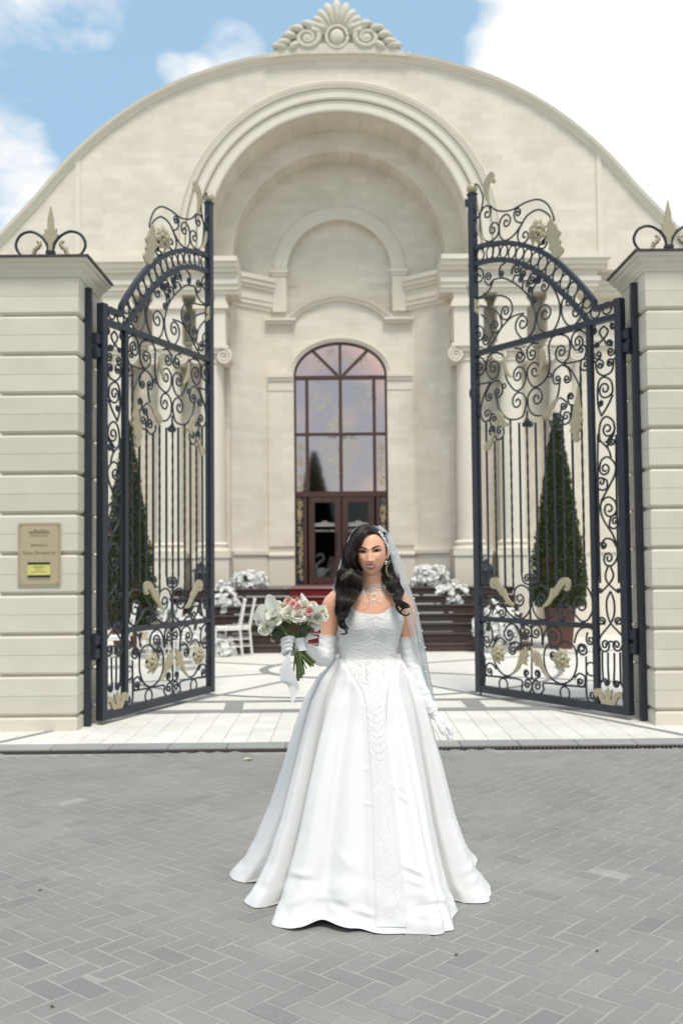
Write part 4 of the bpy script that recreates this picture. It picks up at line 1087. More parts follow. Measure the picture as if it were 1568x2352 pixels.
# drain channel and granite kerb strip
dr = MB().add([(-9, Y_D0 + .001, -0.05), (9, Y_D0 + .001, -0.05), (9, Y_D1, -0.05), (-9, Y_D1, -0.05)], [(0,1,2,3)]).build('drain', 'black_plastic'); tag(dr, kind='structure')
gm = MB()
x = -4.6; zg = -0.004
while x < 4.6:
    gm.add([(x, Y_D0 + .012, zg), (x + .014, Y_D0 + .012, zg), (x + .054, Y_D1 - .012, zg), (x + .040, Y_D1 - .012, zg), (x, Y_D0 + .012, zg - .02), (x + .014, Y_D0 + .012, zg - .02), (x + .054, Y_D1 - .012, zg - .02), (x + .040, Y_D1 - .012, zg - .02)], [(0,1,2,3),(0,4,5,1),(1,5,6,2),(2,6,7,3),(3,7,4,0)]); x += 0.036
go = gm.build('grating', 'cap_metal', dr); tag(go, kind='stuff')
for yy in (Y_D0 + .005, Y_D1 - .011): MB().box((-9, yy - .004, -0.03), (9, yy + .008, -0.002)).build('drain_rail', 'cap_metal', dr)
kb = MB(); tones = []
ks = link('kerb', None); tag(ks, kind='structure')
x = -5.0
while x < 5.0:
    o = MB().cbox((x + .003, Y_D1 + .002, -0.05), (x + .497, Y_K1 - .002, 0.012), 0.004).build('kerb_stone', 'granite', ks); set_tone(o.data, [g.random()] * len(o.data.vertices)); x += 0.5

# white concrete paving inside the gate
pl = MB().add([(-14, Y_K1, 0.0), (14, Y_K1, 0.0), (14, 24, 0.0), (-14, 24, 0.0)], [(0,1,2,3)]).build('plaza', 'tile_joint'); tag(pl, kind='structure')
tp = 0.212; TZ = 0.016
tv = []
for i in range(8):
    me = MB().cbox((-tp/2 + .002, -tp/2 + .002, -0.02), (tp/2 - .002, tp/2 - .002, 0.0), 0.0025).mesh('paving_tile', 'white_tile'); set_tone(me, [i / 7] * len(me.vertices)); tv.append(me)
Y_B0, Y_B1 = 10.46, 11.36           # double granite band
rows = int((Y_B0 - Y_K1) / tp); tpy = (Y_B0 - Y_K1) / rows
tb = MB(); tt = []
for r_ in range(rows):
    for c_ in range(-34, 35):
        x = (c_ + 0.5 * (r_ % 2) * 0) * tp + 0.1; y = Y_K1 + (r_ + 0.5) * tpy; z = TZ + g.gauss(0, 0.0007)
        px, py = view_px(x, y)
        if -20 < px < 1590 and not (-3.3 < x < -2.45 and y > 9.4) and not (2.9 < x < 3.75 and y > 9.4):
            link('paving_tile', tv[g.randrange(8)], pl, (x, y, z), (0, 0, 0), (1, tpy / tp, 1))
        elif abs(x) < 7:
            tb.box((x - tp/2 + .002, y - tpy/2 + .002, -0.004), (x + tp/2 - .002, y + tpy/2 - .002, TZ)); tt += [g.random()] * 8
o = tb.build('side_tiles', 'white_tile', pl); set_tone(o.data, tt); tag(o, kind='stuff')
# beyond the bands: the slabs are too far off to tell apart
def grid_mat(name, c1, c2, mort, sz):
    m = bpy.data.materials.new(name); m.use_nodes = True; t = m.node_tree; n = t.nodes; l = t.links; b = n['Principled BSDF']
    tc_ = n.new('ShaderNodeNewGeometry'); br = n.new('ShaderNodeTexBrick'); br.offset = 0.5
    br.inputs['Color1'].default_value = (*c1, 1); br.inputs['Color2'].default_value = (*c2, 1); br.inputs['Mortar'].default_value = (*mort, 1)
    br.inputs['Scale'].default_value = 1; br.inputs['Mortar Size'].default_value = 0.003; br.inputs['Brick Width'].default_value = sz; br.inputs['Row Height'].default_value = sz
    no = n.new('ShaderNodeTexNoise'); no.inputs['Scale'].default_value = 0.9; no.inputs['Detail'].default_value = 7; l.new(tc_.outputs['Position'], no.inputs['Vector'])
    rp = n.new('ShaderNodeValToRGB'); rp.color_ramp.elements[0].position = .3; rp.color_ramp.elements[1].position = .7; rp.color_ramp.elements[0].color = (.92, .92, .91, 1); rp.color_ramp.elements[1].color = (1.05, 1.05, 1.05, 1)
    l.new(no.outputs['Fac'], rp.inputs['Fac'])
    mx = n.new('ShaderNodeMixRGB'); mx.blend_type = 'MULTIPLY'; mx.inputs['Fac'].default_value = 1
    l.new(tc_.outputs['Position'], br.inputs['Vector']); l.new(br.outputs['Color'], mx.inputs['Color1']); l.new(rp.outputs['Color'], mx.inputs['Color2']); l.new(mx.outputs['Color'], b.inputs['Base Color'])
    b.inputs['Roughness'].default_value = 0.85; b.inputs['Specular IOR Level'].default_value = 0.25; M[name] = m
grid_mat('white_paving', (0.735, 0.715, 0.665), (0.70, 0.68, 0.63), (0.58, 0.56, 0.51), 0.212)
MB().add([(-14, Y_B0, TZ - 0.002), (14, Y_B0, TZ - 0.002), (14, 23, TZ - 0.002), (-14, 23, TZ - 0.002)], [(0,1,2,3)]).build('inner_paving', 'white_paving', pl)
def strip(pts, w, nm='granite_band', z=TZ + 0.003):
    pts = [Vector((a, b)) for a, b in pts]; rows_ = []
    for i, p in enumerate(pts):
        t = (pts[min(i+1, len(pts)-1)] - pts[max(i-1, 0)]).normalized(); nn = Vector((-t.y, t.x))
        rows_.append([(p.x + nn.x*w/2, p.y + nn.y*w/2, z), (p.x - nn.x*w/2, p.y - nn.y*w/2, z)])
    o = MB().grid(rows_).build(nm, 'granite_inlay', pl); set_tone(o.data, [0.5] * len(o.data.vertices)); return o
strip([(-9, Y_B0 + .11), (9, Y_B0 + .11)], 0.22)
strip([(-9, Y_B1 - .06), (9, Y_B1 - .06)], 0.14)
for px0, px1 in ((535, 540), (1095, 1078), (300, 330), (1330, 1290)):
    a, b = P(px0, 1628, Y_B0 + .22), P(px1, 1610, Y_B1 - .13)
    strip([(a.x, Y_B0 + .223), (b.x, Y_B1 - .132)], 0.20, z=TZ + 0.003)
# curved pattern of the court: ring with petals and spokes
cx0, cy0 = 0.0, 14.6
def arc(cx, cy, r, a0, a1, n=30): return [(cx + r * math.cos(R(a0 + (a1-a0)*i/n)), cy + r * math.sin(R(a0 + (a1-a0)*i/n))) for i in range(n + 1)]
strip(arc(cx0, cy0, 1.15, 0, 360, 60), 0.13, z=TZ + 0.004)
for a in (-152, -28, 152, 28, -118, -62):
    c_, s_ = math.cos(R(a)), math.sin(R(a)); strip([(cx0 + 1.22*c_, cy0 + 1.22*s_), (cx0 + 6.5*c_, cy0 + 6.5*s_)], 0.07, z=TZ + 0.0035)
strip(arc(cx0, cy0, 3.1, 180, 360, 50), 0.07, z=TZ + 0.0045)
# scattered dry leaves and specks on the forecourt
mat('dry_leaf', (0.10, 0.055, 0.03), 0.8); mat('pale_bit', (0.55, 0.50, 0.36), 0.8); mat('dark_stain', (0.10, 0.095, 0.09), 0.9)
leafm = MB().add([(-.012, 0, .002), (-.003, .007, .006), (.012, .002, .003), (.004, -.006, .005), (0, 0, .001)], [(0,4,1),(1,4,2),(2,4,3),(3,4,0)])
for i, (px, py, m_, lab) in enumerate(((1048, 2177, 'dry_leaf', 'dark dry leaf on the grey pavers in front of the hem'), (1371, 2168, 'dry_leaf', 'small curled brown leaf on the grey pavers at lower right'), (120, 2291, 'dry_leaf', 'dark dry leaf on the grey pavers at lower left'),
     (93, 2033, 'dry_leaf', 'dry leaf on the grey pavers left of the dress'), (1278, 1894, 'pale_bit', 'tiny pale scrap on the pavers right of the dress'), (570, 1742, 'pale_bit', 'pale torn scrap on the pavers near the drain'))):
    dgy = CAMH * F / (py - 1286 + (px - 784) * 0.0096); p = P(px, py, dgy)
    o = MB().add(leafm.v, leafm.f).build('fallen_leaf' if m_ == 'dry_leaf' else 'paper_scrap', m_, None, loc=(p.x, dgy, 0.001), rot=(0, 0, i * 1.3), scale=1.0 if i != 5 else 3.5)
    tag(o, lab, 'leaf' if m_ == 'dry_leaf' else 'scrap')

# ------------------------------------------------------------------ entrance steps and carpet
mat('dark_granite', (0.045, 0.030, 0.026), 0.28, var=(26, (0.085, 0.055, 0.045), 0.22), spec=0.5)
mat('red_carpet', (0.13, 0.004, 0.007), 0.95, var=(50, (0.17, 0.006, 0.009), 0.3), bump=(400, 0.5), sheen=0.3)
mat('brass_rod', (0.55, 0.42, 0.38), 0.3, metal=0.7)
ST0, TR, NS = 17.1, 0.31, 7
SH = 1.06 / NS
stairs = thing('entrance_steps', 'dark polished granite steps up to the glass entrance', 'steps', (0, ST0, 0))
for i in range(NS):
    y = i * TR; yb = (NS * TR + 2.1) if i == NS - 1 else (i + 1) * TR + 0.06
    MB().cbox((-3.24, y + 0.03, i * SH + .017), (3.24, yb, (i + 1) * SH - 0.032), 0.003).build('riser', 'dark_granite', stairs)
    MB().cbox((-3.26, y, (i + 1) * SH - 0.030), (3.26, yb, (i + 1) * SH), 0.010).build('tread', 'dark_granite', stairs)
car = thing('red_carpet', 'red carpet running up the middle of the dark steps', 'carpet', (0, ST0, 0))
prof = []
for i in range(NS):
    prof += [(i * TR - 0.006, i * SH + (0.012 if i == 0 else 0.006)), (i * TR - 0.008, (i + 1) * SH - 0.004), (i * TR + 0.004, (i + 1) * SH + 0.008)]
prof += [(NS * TR + 1.9, NS * SH + 0.008)]
prof = [(-0.25, TZ + 0.012)] + [(-0.02, TZ + 0.012)] + prof[1:]
MB().grid([[(-1.0, y, z), (1.0, y, z)] for y, z in prof]).build('runner', 'red_carpet', car)
for i in range(1, NS + 1):
    MB().tube([(-1.05, (i - 1) * TR - 0.022, i * SH + 0.004), (1.05, (i - 1) * TR - 0.022, i * SH + 0.004)], 0.013, 8).sphere((-1.06, (i - 1) * TR - 0.022, i * SH + .004), 0.022).sphere((1.06, (i - 1) * TR - 0.022, i * SH + .004), 0.022).build('stair_rod', 'brass_rod', car, True)

# swan and blush drapery just behind the glass doors is left to the glass: two objects in the lobby
# ------------------------------------------------------------------ flowers in boxes
def petal_mat(name, col):
    m = bpy.data.materials.new(name); m.use_nodes = True; t = m.node_tree; n = t.nodes; l = t.links; b = n['Principled BSDF']; o = n['Material Output']
    b.inputs['Base Color'].default_value = (*col, 1); b.inputs['Roughness'].default_value = 0.6
    tl = n.new('ShaderNodeBsdfTranslucent'); tl.inputs['Color'].default_value = (*col, 1); mx = n.new('ShaderNodeMixShader'); mx.inputs['Fac'].default_value = 0.3
    l.new(b.outputs[0], mx.inputs[1]); l.new(tl.outputs[0], mx.inputs[2]); l.new(mx.outputs[0], o.inputs['Surface']); M[name] = m
petal_mat('white_petal', (0.93, 0.93, 0.91))
mat('leaf_green', (0.055, 0.10, 0.030), 0.5, var=(20, (0.09, 0.13, 0.05), 0.3))
mat('box_grey', (0.50, 0.50, 0.48), 0.7)
def blossom_mesh(seed):
    gg = random.Random(seed); mb = MB()
    for k in range(8):
        a = 2*PI*k/8 * 2.4 + gg.random(); ti = gg.uniform(-0.25, 0.55); ln = gg.uniform(0.045, 0.07); wd = ln * 0.55
        rows_ = []
        for i in range(4):
            t = i / 3; e = ti + 0.25 * t; r_ = ln * t; w = wd * math.sin(PI * (0.15 + 0.75 * t))
            rows_.append([(math.cos(a) * r_ * math.cos(e) - math.sin(a) * w * q, math.sin(a) * r_ * math.cos(e) + math.cos(a) * w * q, r_ * math.sin(e) + 0.006 * abs(q)) for q in (-1, 0, 1)])
        mb.grid(rows_)
    return mb.mesh('blossom', 'white_petal', True)
BL = [blossom_mesh(i) for i in range(4)]
def leaf_cluster(g_, n, rx, ry, rz, m, nm, par, size=0.06, zc=0.0):
    mb = MB()
    for _ in range(n):
        v = Vector((g_.gauss(0, 1), g_.gauss(0, 1), g_.gauss(0, 1))).normalized() * g_.uniform(0.5, 0.95)
        p = Vector((v.x * rx, v.y * ry, zc + v.z * rz)); d1 = Vector((g_.gauss(0, 1), g_.gauss(0, 1), g_.gauss(0, 1))).normalized(); d2 = d1.orthogonal().normalized()
        s_ = size * g_.uniform(0.6, 1.2); mb.add([p - d1 * s_, p + d2 * s_ * 0.4, p + d1 * s_, p - d2 * s_ * 0.4], [(0,1,2,3)])
    return mb.build(nm, m, par)
def flowers(px, py, D, wpx, hpx, zbase, label, seed, n=125):
    c = P(px, py, D); w, h = wpx * D / F / 2, hpx * D / F / 2
    rt = thing('flower_arrangement', label, 'flowers', (c.x, D, zbase), group='white flower arrangements by the steps')
    gg = random.Random(seed); zc = c.z - zbase
    hb = max(0.10, zc - h + 0.06)
    MB().cbox((-w * 0.72, -0.12, 0.0), (w * 0.72, 0.12, min(hb, 0.17)), 0.006).build('flower_box', 'box_grey', rt)
    if hb > 0.3:
        MB().lathe([(0.10, 0.0), (0.03, 0.02), (0.025, hb)], (0, 0, 0.171), 10).build('stand', 'box_grey', rt)
    leaf_cluster(gg, 90, w * 0.8, 0.22, h * 0.8, 'leaf_green', 'foliage', rt, 0.06, zc)
    cr = MB().sphere((0, 0, 0), 1, 16, 10); MB().add([(x * w * 0.74 * (1 + .15 * math.sin(5*z + seed)), y * 0.17, zc + z * h * 0.74) for x, y, z in cr.v], cr.f).build('flower_core', 'leaf_green', rt, True)
    for i in range(n):
        v = Vector((gg.gauss(0, 1), -abs(gg.gauss(0, 1)) if i % 5 else gg.gauss(0, 1), gg.gauss(0, 1))).normalized()
        sc_ = gg.uniform(0.85, 1.05); lump = 1 + 0.22 * math.sin(3 * v.x * 2.1 + seed) * math.cos(4 * v.z + seed)
        p = Vector((v.x * w * lump * sc_, v.y * 0.26 * sc_, zc + v.z * h * lump * sc_))
        q = Vector((v.x, v.y, v.z + 0.35)).to_track_quat('Z', 'Y').to_euler()
        link('blossom', BL[gg.randrange(4)], rt, p, q, gg.uniform(0.75, 1.25))
zt_ = NS * SH
flowers(573, 1338, 19.7, 86, 52, zt_, 'white flowers in a box on the top step, left of the doors', 1)
flowers(514, 1380, 18.6, 66, 76, 4 * SH + 0.0, 'tall white flowers halfway up the steps beside the left gate leaf', 2)
flowers(508, 1492, 16.75, 62, 62, TZ, 'white flowers on the ground at the left foot of the steps', 3)
flowers(987, 1330, 19.7, 84, 62, zt_, 'white flowers in a box on the top step, right of the doors', 4)
flowers(1040, 1373, 18.9, 80, 66, 5 * SH, 'white flowers near the top of the steps beside the right gate leaf', 5)
flowers(1140, 1440, 16.9, 104, 96, TZ, 'large white flowers at the right foot of the steps behind the gate leaf', 6, 170)
flowers(430, 1450, 16.9, 90, 70, TZ, 'white flowers among the chairs behind the left gate leaf', 7, 110)
flowers(375, 1405, 17.6, 60, 44, TZ, 'white flowers farther back behind the left gate leaf', 8, 80)

# ------------------------------------------------------------------ lanterns
def lantern(x, y, z, label):
    rt = thing('lantern', label, 'lantern', (x, y, z), group='dark lanterns on the landing')
    w = 0.13
    MB().cbox((-w, -w, 0), (w, w, 0.04), 0.006).build('base', 'iron', rt)
    for sx in (-1, 1):
        for sy in (-1, 1): MB().box((sx * w * .85 - .01, sy * w * .85 - .01, 0.04), (sx * w * .85 + .01, sy * w * .85 + .01, 0.33)).build('post', 'iron', rt)
    for s_ in (-1, 1):
        for k in (-1, 0, 1):
            MB().box((k * 0.055 - .005, s_ * w * .85 - .005, 0.04), (k * 0.055 + .005, s_ * w * .85 + .005, 0.33)).build('bar', 'iron', rt)
    MB().box((-w * .8, -w * .8, 0.042), (w * .8, w * .8, 0.32)).build('pane_box', 'smoked_glass', rt)
    MB().lathe([(0.20, 0.33), (0.19, 0.35), (0.10, 0.42), (0.07, 0.44), (0.07, 0.48), (0.03, 0.52), (0.0, 0.53)], (0, 0, 0), 8).build('roof', 'iron', rt)
    MB().tube([(0.05 * math.cos(a), 0, 0.57 + 0.05 * math.sin(a)) for a in np.linspace(0, 2*PI, 15)], 0.008, 5).build('handle_ring', 'iron', rt)
mat('smoked_glass', (0.05, 0.05, 0.055), 0.15, spec=0.5)
lantern(2.82, 19.55, zt_, 'dark iron lantern on the landing seen through the right gate leaf')
lantern(-2.76, 19.55, zt_, 'dark iron lantern on the landing seen through the left gate leaf')

# ------------------------------------------------------------------ clipped conifers in planters
mat('conifer', (0.032, 0.055, 0.014), 0.6, var=(9, (0.075, 0.085, 0.022), 0.22), spec=0.3)
mat('conifer_dry', (0.16, 0.075, 0.02), 0.7, var=(12, (0.09, 0.06, 0.02), 0.25))
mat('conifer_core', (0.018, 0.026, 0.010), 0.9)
mat('bark', (0.10, 0.07, 0.045), 0.9)
mat('planter_brown', (0.085, 0.030, 0.020), 0.42, var=(8, (0.11, 0.042, 0.03), 0.25))
def conifer(x, y, rad, zb, zt, label, seed, dry):
    rt = thing('conifer', label, 'tree', (x, y, 0), group='clipped conifers in planters')
    gg = random.Random(seed)
    H = zt - zb
    def rr(t): return rad * (1 - t) ** 0.86 * (0.80 + 0.20 * smooth01(t * 8)) * 1.02 + 0.015
    mb = MB(); nz, na = 26, 18; rows_ = []
    for i in range(nz + 1):
        t = i / nz; rows_.append([(rr(t) * 0.80 * (1 + 0.12 * mnoise.noise(Vector((3*math.cos(2*PI*j/na), 3*math.sin(2*PI*j/na), t*14 + seed)))) * math.cos(2*PI*j/na), rr(t) * 0.80 * (1 + 0.12 * mnoise.noise(Vector((3*math.cos(2*PI*j/na), 3*math.sin(2*PI*j/na), t*14 + seed)))) * math.sin(2*PI*j/na), zb + H * t * 0.97) for j in range(na)])
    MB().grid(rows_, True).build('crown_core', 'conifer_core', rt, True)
    A, B = MB(), MB()
    for k in range(15000):
        t = 1 - math.sqrt(gg.random()) if gg.random() < 0.8 else gg.random()
        a = gg.random() * 2*PI
        lump = 1 + 0.16 * mnoise.noise(Vector((2.2*math.cos(a), 2.2*math.sin(a), t * 11 + seed * 3.7))) + 0.08 * mnoise.noise(Vector((6*math.cos(a), 6*math.sin(a), t * 30)))
        r_ = rr(t) * lump * gg.uniform(0.74, 1.04)
        p = Vector((r_ * math.cos(a), r_ * math.sin(a), zb + H * t))
        d = Vector((math.cos(a) * 0.9 + gg.gauss(0, .4), math.sin(a) * 0.9 + gg.gauss(0, .4), 0.9 + gg.gauss(0, .4))).normalized()
        sd_ = d.cross(Vector((gg.gauss(0, 1), gg.gauss(0, 1), gg.gauss(0, 1)))).normalized()
        l_ = gg.uniform(0.03, 0.06); w_ = l_ * 0.32
        isdry = mnoise.noise(Vector((2*math.cos(a), 2*math.sin(a), t * 7 + seed))) > dry and gg.random() < 0.75
        (B if isdry else A).add([p - sd_ * w_, p + d * l_ * 0.4 + sd_ * w_ * 1.1, p + d * l_, p + d * l_ * 0.4 - sd_ * w_ * 1.1], [(0,1,2,3)])
    A.build('crown', 'conifer', rt)
    if B.f: B.build('dry_foliage', 'conifer_dry', rt)
    MB().tube([(0, 0, 0.55), (0, 0, zb + 0.3)], [0.05, 0.035], 8).build('trunk', 'bark', rt)
    pt = zb - 0.02
    MB().lathe([(0.0, 0.02), (0.24, 0.02), (0.33, pt), (0.355, pt), (0.355, pt + 0.03), (0.31, pt + .03), (0.30, pt - .06), (0, pt - .06)], (0, 0, 0), 4, PI/4, 2*PI + PI/4).build('planter', 'planter_brown', rt)
conifer(3.80, 17.5, 0.50, 0.74, 4.15, 'tall dark green cone conifer in a brown planter behind the right gate leaf', 1, 0.62)
mirror_src = [o for o in COL.objects if o.name.startswith('conifer') and o.get('category') == 'tree'][0]
conifer(-3.72, 17.3, 0.52, 0.50, 4.05, 'tall cone conifer with brown dry patches behind the left gate leaf', 2, 0.38)

# a conifer across the road, behind the camera: it shows only mirrored in the window
rt_ = thing('mirrored_conifer', 'dark conifer mirrored in the lower left window pane', 'tree', (-1.45, -10.5, 0))
for ch in mirror_src.children:
    if ch.name.split('.')[0] in ('crown', 'crown_core', 'trunk'):
        c = ch.copy(); COL.objects.link(c); c.parent = rt_; c.scale = (3.0, 3.0, 2.0); c.location = (0, 0, -0.9)
# ------------------------------------------------------------------ white bamboo-style chairs
mat('chair_white', (0.74, 0.73, 0.69), 0.45)
mat('cushion', (0.72, 0.71, 0.68), 0.8)
def make_chair():
    rt = link('banquet_chair', None)
    w, d, h = 0.20, 0.20, 0.45
    for sx in (-1, 1):
        MB().tube([(sx * w, -d, 0), (sx * w, -d, h)], 0.015, 6).build('leg', 'chair_white', rt)
        MB().tube([(sx * w, d + .04, 0), (sx * w * .97, d, h), (sx * w * .93, d + .09, 0.92)], [0.016, 0.017, 0.014], 6).sphere((sx * w * .93, d + .092, .93), 0.022, 8, 5).build('back_post', 'chair_white', rt)
        for z in (0.16, 0.28): MB().tube([(sx * w, -d, z), (sx * w, d + .03, z)], 0.010, 5).build('stretcher', 'chair_white', rt)
    for z in (0.18, 0.30): MB().tube([(-w, -d, z), (w, -d, z)], 0.010, 5).build('stretcher', 'chair_white', rt)
    MB().cbox((-w - .015, -d - .02, h - .02), (w + .015, d + .01, h + .005), 0.008).build('seat', 'chair_white', rt)
    MB().cbox((-w, -d, h + .006), (w, d - .01, h + .04), 0.015).build('seat_pad', 'cushion', rt)
    for z, yy in ((0.56, 0.03), (0.62, 0.042), (0.68, 0.055)): MB().tube([(-w * .95, d + yy, z), (w * .95, d + yy, z)], 0.010, 5).build('back_rail', 'chair_white', rt)
    for z, yy in ((0.73, .06), (0.90, .088)): MB().tube([(-w * .94, d + yy, z), (w * .94, d + yy, z)], 0.012, 5).build('back_rail', 'chair_white', rt)
    for k in range(7): x = (k - 3) * 0.05; MB().tube([(x, d + .06, 0.73), (x, d + .088, 0.90)], 0.008, 5).build('spindle', 'chair_white', rt)
    return rt
CH = [(545, 16.9, -82, 'white banquet chair at the foot of the steps, nearer to the door'), (522, 16.75, -80, 'white banquet chair at the foot of the steps, left of its neighbour'),
      (440, 15.6, -75, 'white banquet chair behind the left gate leaf, right one of the nearest row'), (405, 15.4, -74, 'white banquet chair behind the left gate leaf, middle of the nearest row'), (372, 15.2, -73, 'white banquet chair behind the left gate leaf, left one of the nearest row'),
      (425, 14.6, -70, 'white banquet chair low behind the left gate leaf near its rosettes'), (345, 16.6, -78, 'white banquet chair in front of the dry conifer'), (265, 14.9, -72, 'white banquet chair seen through the narrow side panel of the left gate leaf')]
ch0 = make_chair()
for i, (px, D, rz, lab) in enumerate(CH):
    c = ch0 if i == 0 else copy_tree(ch0)
    p = P(px, 1400, D); c.location = (p.x, D, TZ); c.rotation_euler = (0, 0, R(rz)); tag(c, lab, 'chair', 'white banquet chairs')
# ------------------------------------------------------------------ the bride
from mathutils.bvhtree import BVHTree
BY = 4.85
bx0 = Xat(850, BY)
bride = thing('person', 'person in a white satin gown with long dark wavy hair, pearl choker and veil', 'person', (bx0, BY, 0))
OFF = (-bx0, -BY, 0)
def bp_(mb, name, m, smooth=True, parent=None):
    if parent: return mb.build(name, m, parent, smooth)
    return mb.build(name, m, bride, smooth, loc=OFF)
def B(px, py, dy=0.0): return P(px, py, BY + dy)
def d6(x, y): return (753.4 + 0.1445 * x, 1188.25 + 0.1445 * y)          # face close-up -> picture
def H6(x, y, dy): return B(*d6(x, y), dy)
KM = BY / F

def skin_mat():
    m = bpy.data.materials.new('skin'); m.use_nodes = True; t = m.node_tree; n = t.nodes; l = t.links; b = n['Principled BSDF']
    at = n.new('ShaderNodeAttribute'); at.attribute_name = 'skin'
    no = n.new('ShaderNodeTexNoise'); no.inputs['Scale'].default_value = 45; no.inputs['Detail'].default_value = 4
    tc_ = n.new('ShaderNodeTexCoord'); l.new(tc_.outputs['Object'], no.inputs['Vector'])
    rp = n.new('ShaderNodeValToRGB'); rp.color_ramp.elements[0].color = (0.93, 0.92, 0.91, 1); rp.color_ramp.elements[1].color = (1.06, 1.05, 1.05, 1)
    l.new(no.outputs['Fac'], rp.inputs['Fac'])
    mx = n.new('ShaderNodeMixRGB'); mx.blend_type = 'MULTIPLY'; mx.inputs['Fac'].default_value = 1
    l.new(at.outputs['Color'], mx.inputs['Color1']); l.new(rp.outputs['Color'], mx.inputs['Color2']); l.new(mx.outputs['Color'], b.inputs['Base Color'])
    b.inputs['Roughness'].default_value = 0.42; b.inputs['Specular IOR Level'].default_value = 0.45
    b.inputs['Subsurface Weight'].default_value = 0.12; b.inputs['Subsurface Radius'].default_value = (0.010, 0.004, 0.002); b.inputs['Subsurface Scale'].default_value = 1.0
    M['skin'] = m
skin_mat()
def satin(name, col, rough, weave=900, wr=0.15):
    m = mat(name, col, rough, spec=0.5, sheen=0.15)
    t = m.node_tree; n = t.nodes; l = t.links; b = n['Principled BSDF']
    no = n.new('ShaderNodeTexNoise'); no.inputs['Scale'].default_value = 9; no.inputs['Detail'].default_value = 3; no.inputs['Distortion'].default_value = 0.6
    tc_ = n.new('ShaderNodeTexCoord'); mp_ = n.new('ShaderNodeMapping'); mp_.inputs['Scale'].default_value = (1, 1, 0.45)
    l.new(tc_.outputs['Object'], mp_.inputs['Vector']); l.new(mp_.outputs['Vector'], no.inputs['Vector'])
    bp = n.new('ShaderNodeBump'); bp.inputs['Strength'].default_value = wr; bp.inputs['Distance'].default_value = 0.03
    l.new(no.outputs['Fac'], bp.inputs['Height']); l.new(bp.outputs['Normal'], b.inputs['Normal'])
satin('satin', (0.775, 0.772, 0.760), 0.38, wr=0.10)
satin('glove_satin', (0.77, 0.768, 0.76), 0.38, wr=0.22)
mat('beaded_tulle', (0.735, 0.735, 0.725), 0.5, var=(60, (0.67, 0.672, 0.662), 0.2), bump=(170, 0.5))
mat('panel_tulle', (0.77, 0.768, 0.757), 0.5, var=(60, (0.71, 0.71, 0.70), 0.2), bump=(170, 0.14))
mat('pearl', (0.90, 0.89, 0.86), 0.18, spec=0.7, coat=0.5)
mat('hair', (0.0085, 0.0050, 0.0045), 0.40, var=(30, (0.015, 0.0085, 0.0075), 0.3), spec=0.35)
mat('hair_light', (0.24, 0.205, 0.13), 0.38, var=(40, (0.12, 0.095, 0.06), 0.3))
mat('hair_brown', (0.030, 0.016, 0.012), 0.36, spec=0.5)
mat('brow', (0.060, 0.030, 0.021), 0.8, spec=0.1)
mat('lash', (0.010, 0.006, 0.005), 0.8, spec=0.1)
mat('lip', (0.50, 0.15, 0.13), 0.5, spec=0.3)
mat('teeth', (0.74, 0.71, 0.67), 0.25)
mat('eye_white', (0.40, 0.35, 0.32), 0.3)

# ---- head surface
def h_taper(z): return 1.0 - (0.41 * (min(1.0, -z / 0.117)) ** 1.7 if z < 0 else 0.0)
def h_ez(z): return 0.1155 if z >= 0 else 0.1185
def h_n(z): return 2.1 if z >= 0 else 3.0
AX = 0.0735
def h_bump(x, z):
    e = math.exp; ax = abs(x)
    v = 0.0035 * e(-((z - 0.017) / 0.010) ** 2) * e(-(x / 0.045) ** 2)
    v -= 0.0115 * e(-(((ax - 0.033) / 0.017) ** 2 + ((z - 0.000) / 0.011) ** 2))
    if z < 0.02:
        k = smooth01((0.016 - z) / 0.056); fall = 1 - smooth01((-0.045 - z) / 0.010)
        v += (0.004 + 0.015 * k) * e(-(x / (0.0085 + 0.003 * k)) ** 2) * fall
    v += 0.0080 * e(-((z + 0.041) / 0.008) ** 2) * e(-(x / 0.009) ** 2)
    v += 0.0085 * e(-(((ax - 0.0145) / 0.0065) ** 2 + ((z + 0.0450) / 0.0075) ** 2))
    v += 0.0070 * e(-(((ax - 0.040) / 0.017) ** 2 + ((z + 0.032) / 0.018) ** 2))
    v += 0.0070 * e(-((x / 0.028) ** 2 + ((z + 0.071) / 0.017) ** 2))
    v -= 0.0035 * e(-((x / 0.024) ** 2 + ((z + 0.0905) / 0.006) ** 2))
    v += 0.0085 * e(-((x / 0.021) ** 2 + ((z + 0.104) / 0.013) ** 2))
    return v
def face_y(x, z):
    """depth of the face (negative toward the viewer) at (x, z) in head space"""
    q = 1 - (abs(x) / (AX * h_taper(z))) ** 2.2 - (abs(z) / h_ez(z)) ** h_n(z)
    return -(0.092 * math.sqrt(max(q, 0.0)) + h_bump(x, z))
def head_mb():
    mb = MB(); n, m = 72, 56; V = []
    for i in range(m + 1):
        ph = -PI/2 + PI * i / m
        for j in range(n):
            th = 2*PI*j/n; d = (math.cos(ph)*math.cos(th), math.cos(ph)*math.sin(th), math.sin(ph))
            lo, hi = 0.0, 0.2
            for _ in range(26):
                r = (lo + hi) / 2; x, y, z = d[0]*r, d[1]*r, d[2]*r
                f = (abs(x) / (AX * h_taper(z))) ** 2.2 + (abs(y) / (0.092 if y < 0 else 0.10)) ** 2 + (abs(z) / h_ez(z)) ** h_n(z)
                if f < 1: lo = r
                else: hi = r
            x, y, z = d[0]*lo, d[1]*lo, d[2]*lo
            if y < 0: y -= h_bump(x, z) * smooth01(-d[1] / max(0.35, 1e-6))
            elif z < -0.03: y *= 1 - 0.35 * smooth01((-0.03 - z) / 0.08)
            V.append((x, y, z))
    F_ = [(i*n + j, i*n + (j+1) % n, (i+1)*n + (j+1) % n, (i+1)*n + j) for i in range(m) for j in range(n)]
    return mb.add(V, F_)
HC = H6(682, 540, -0.03)
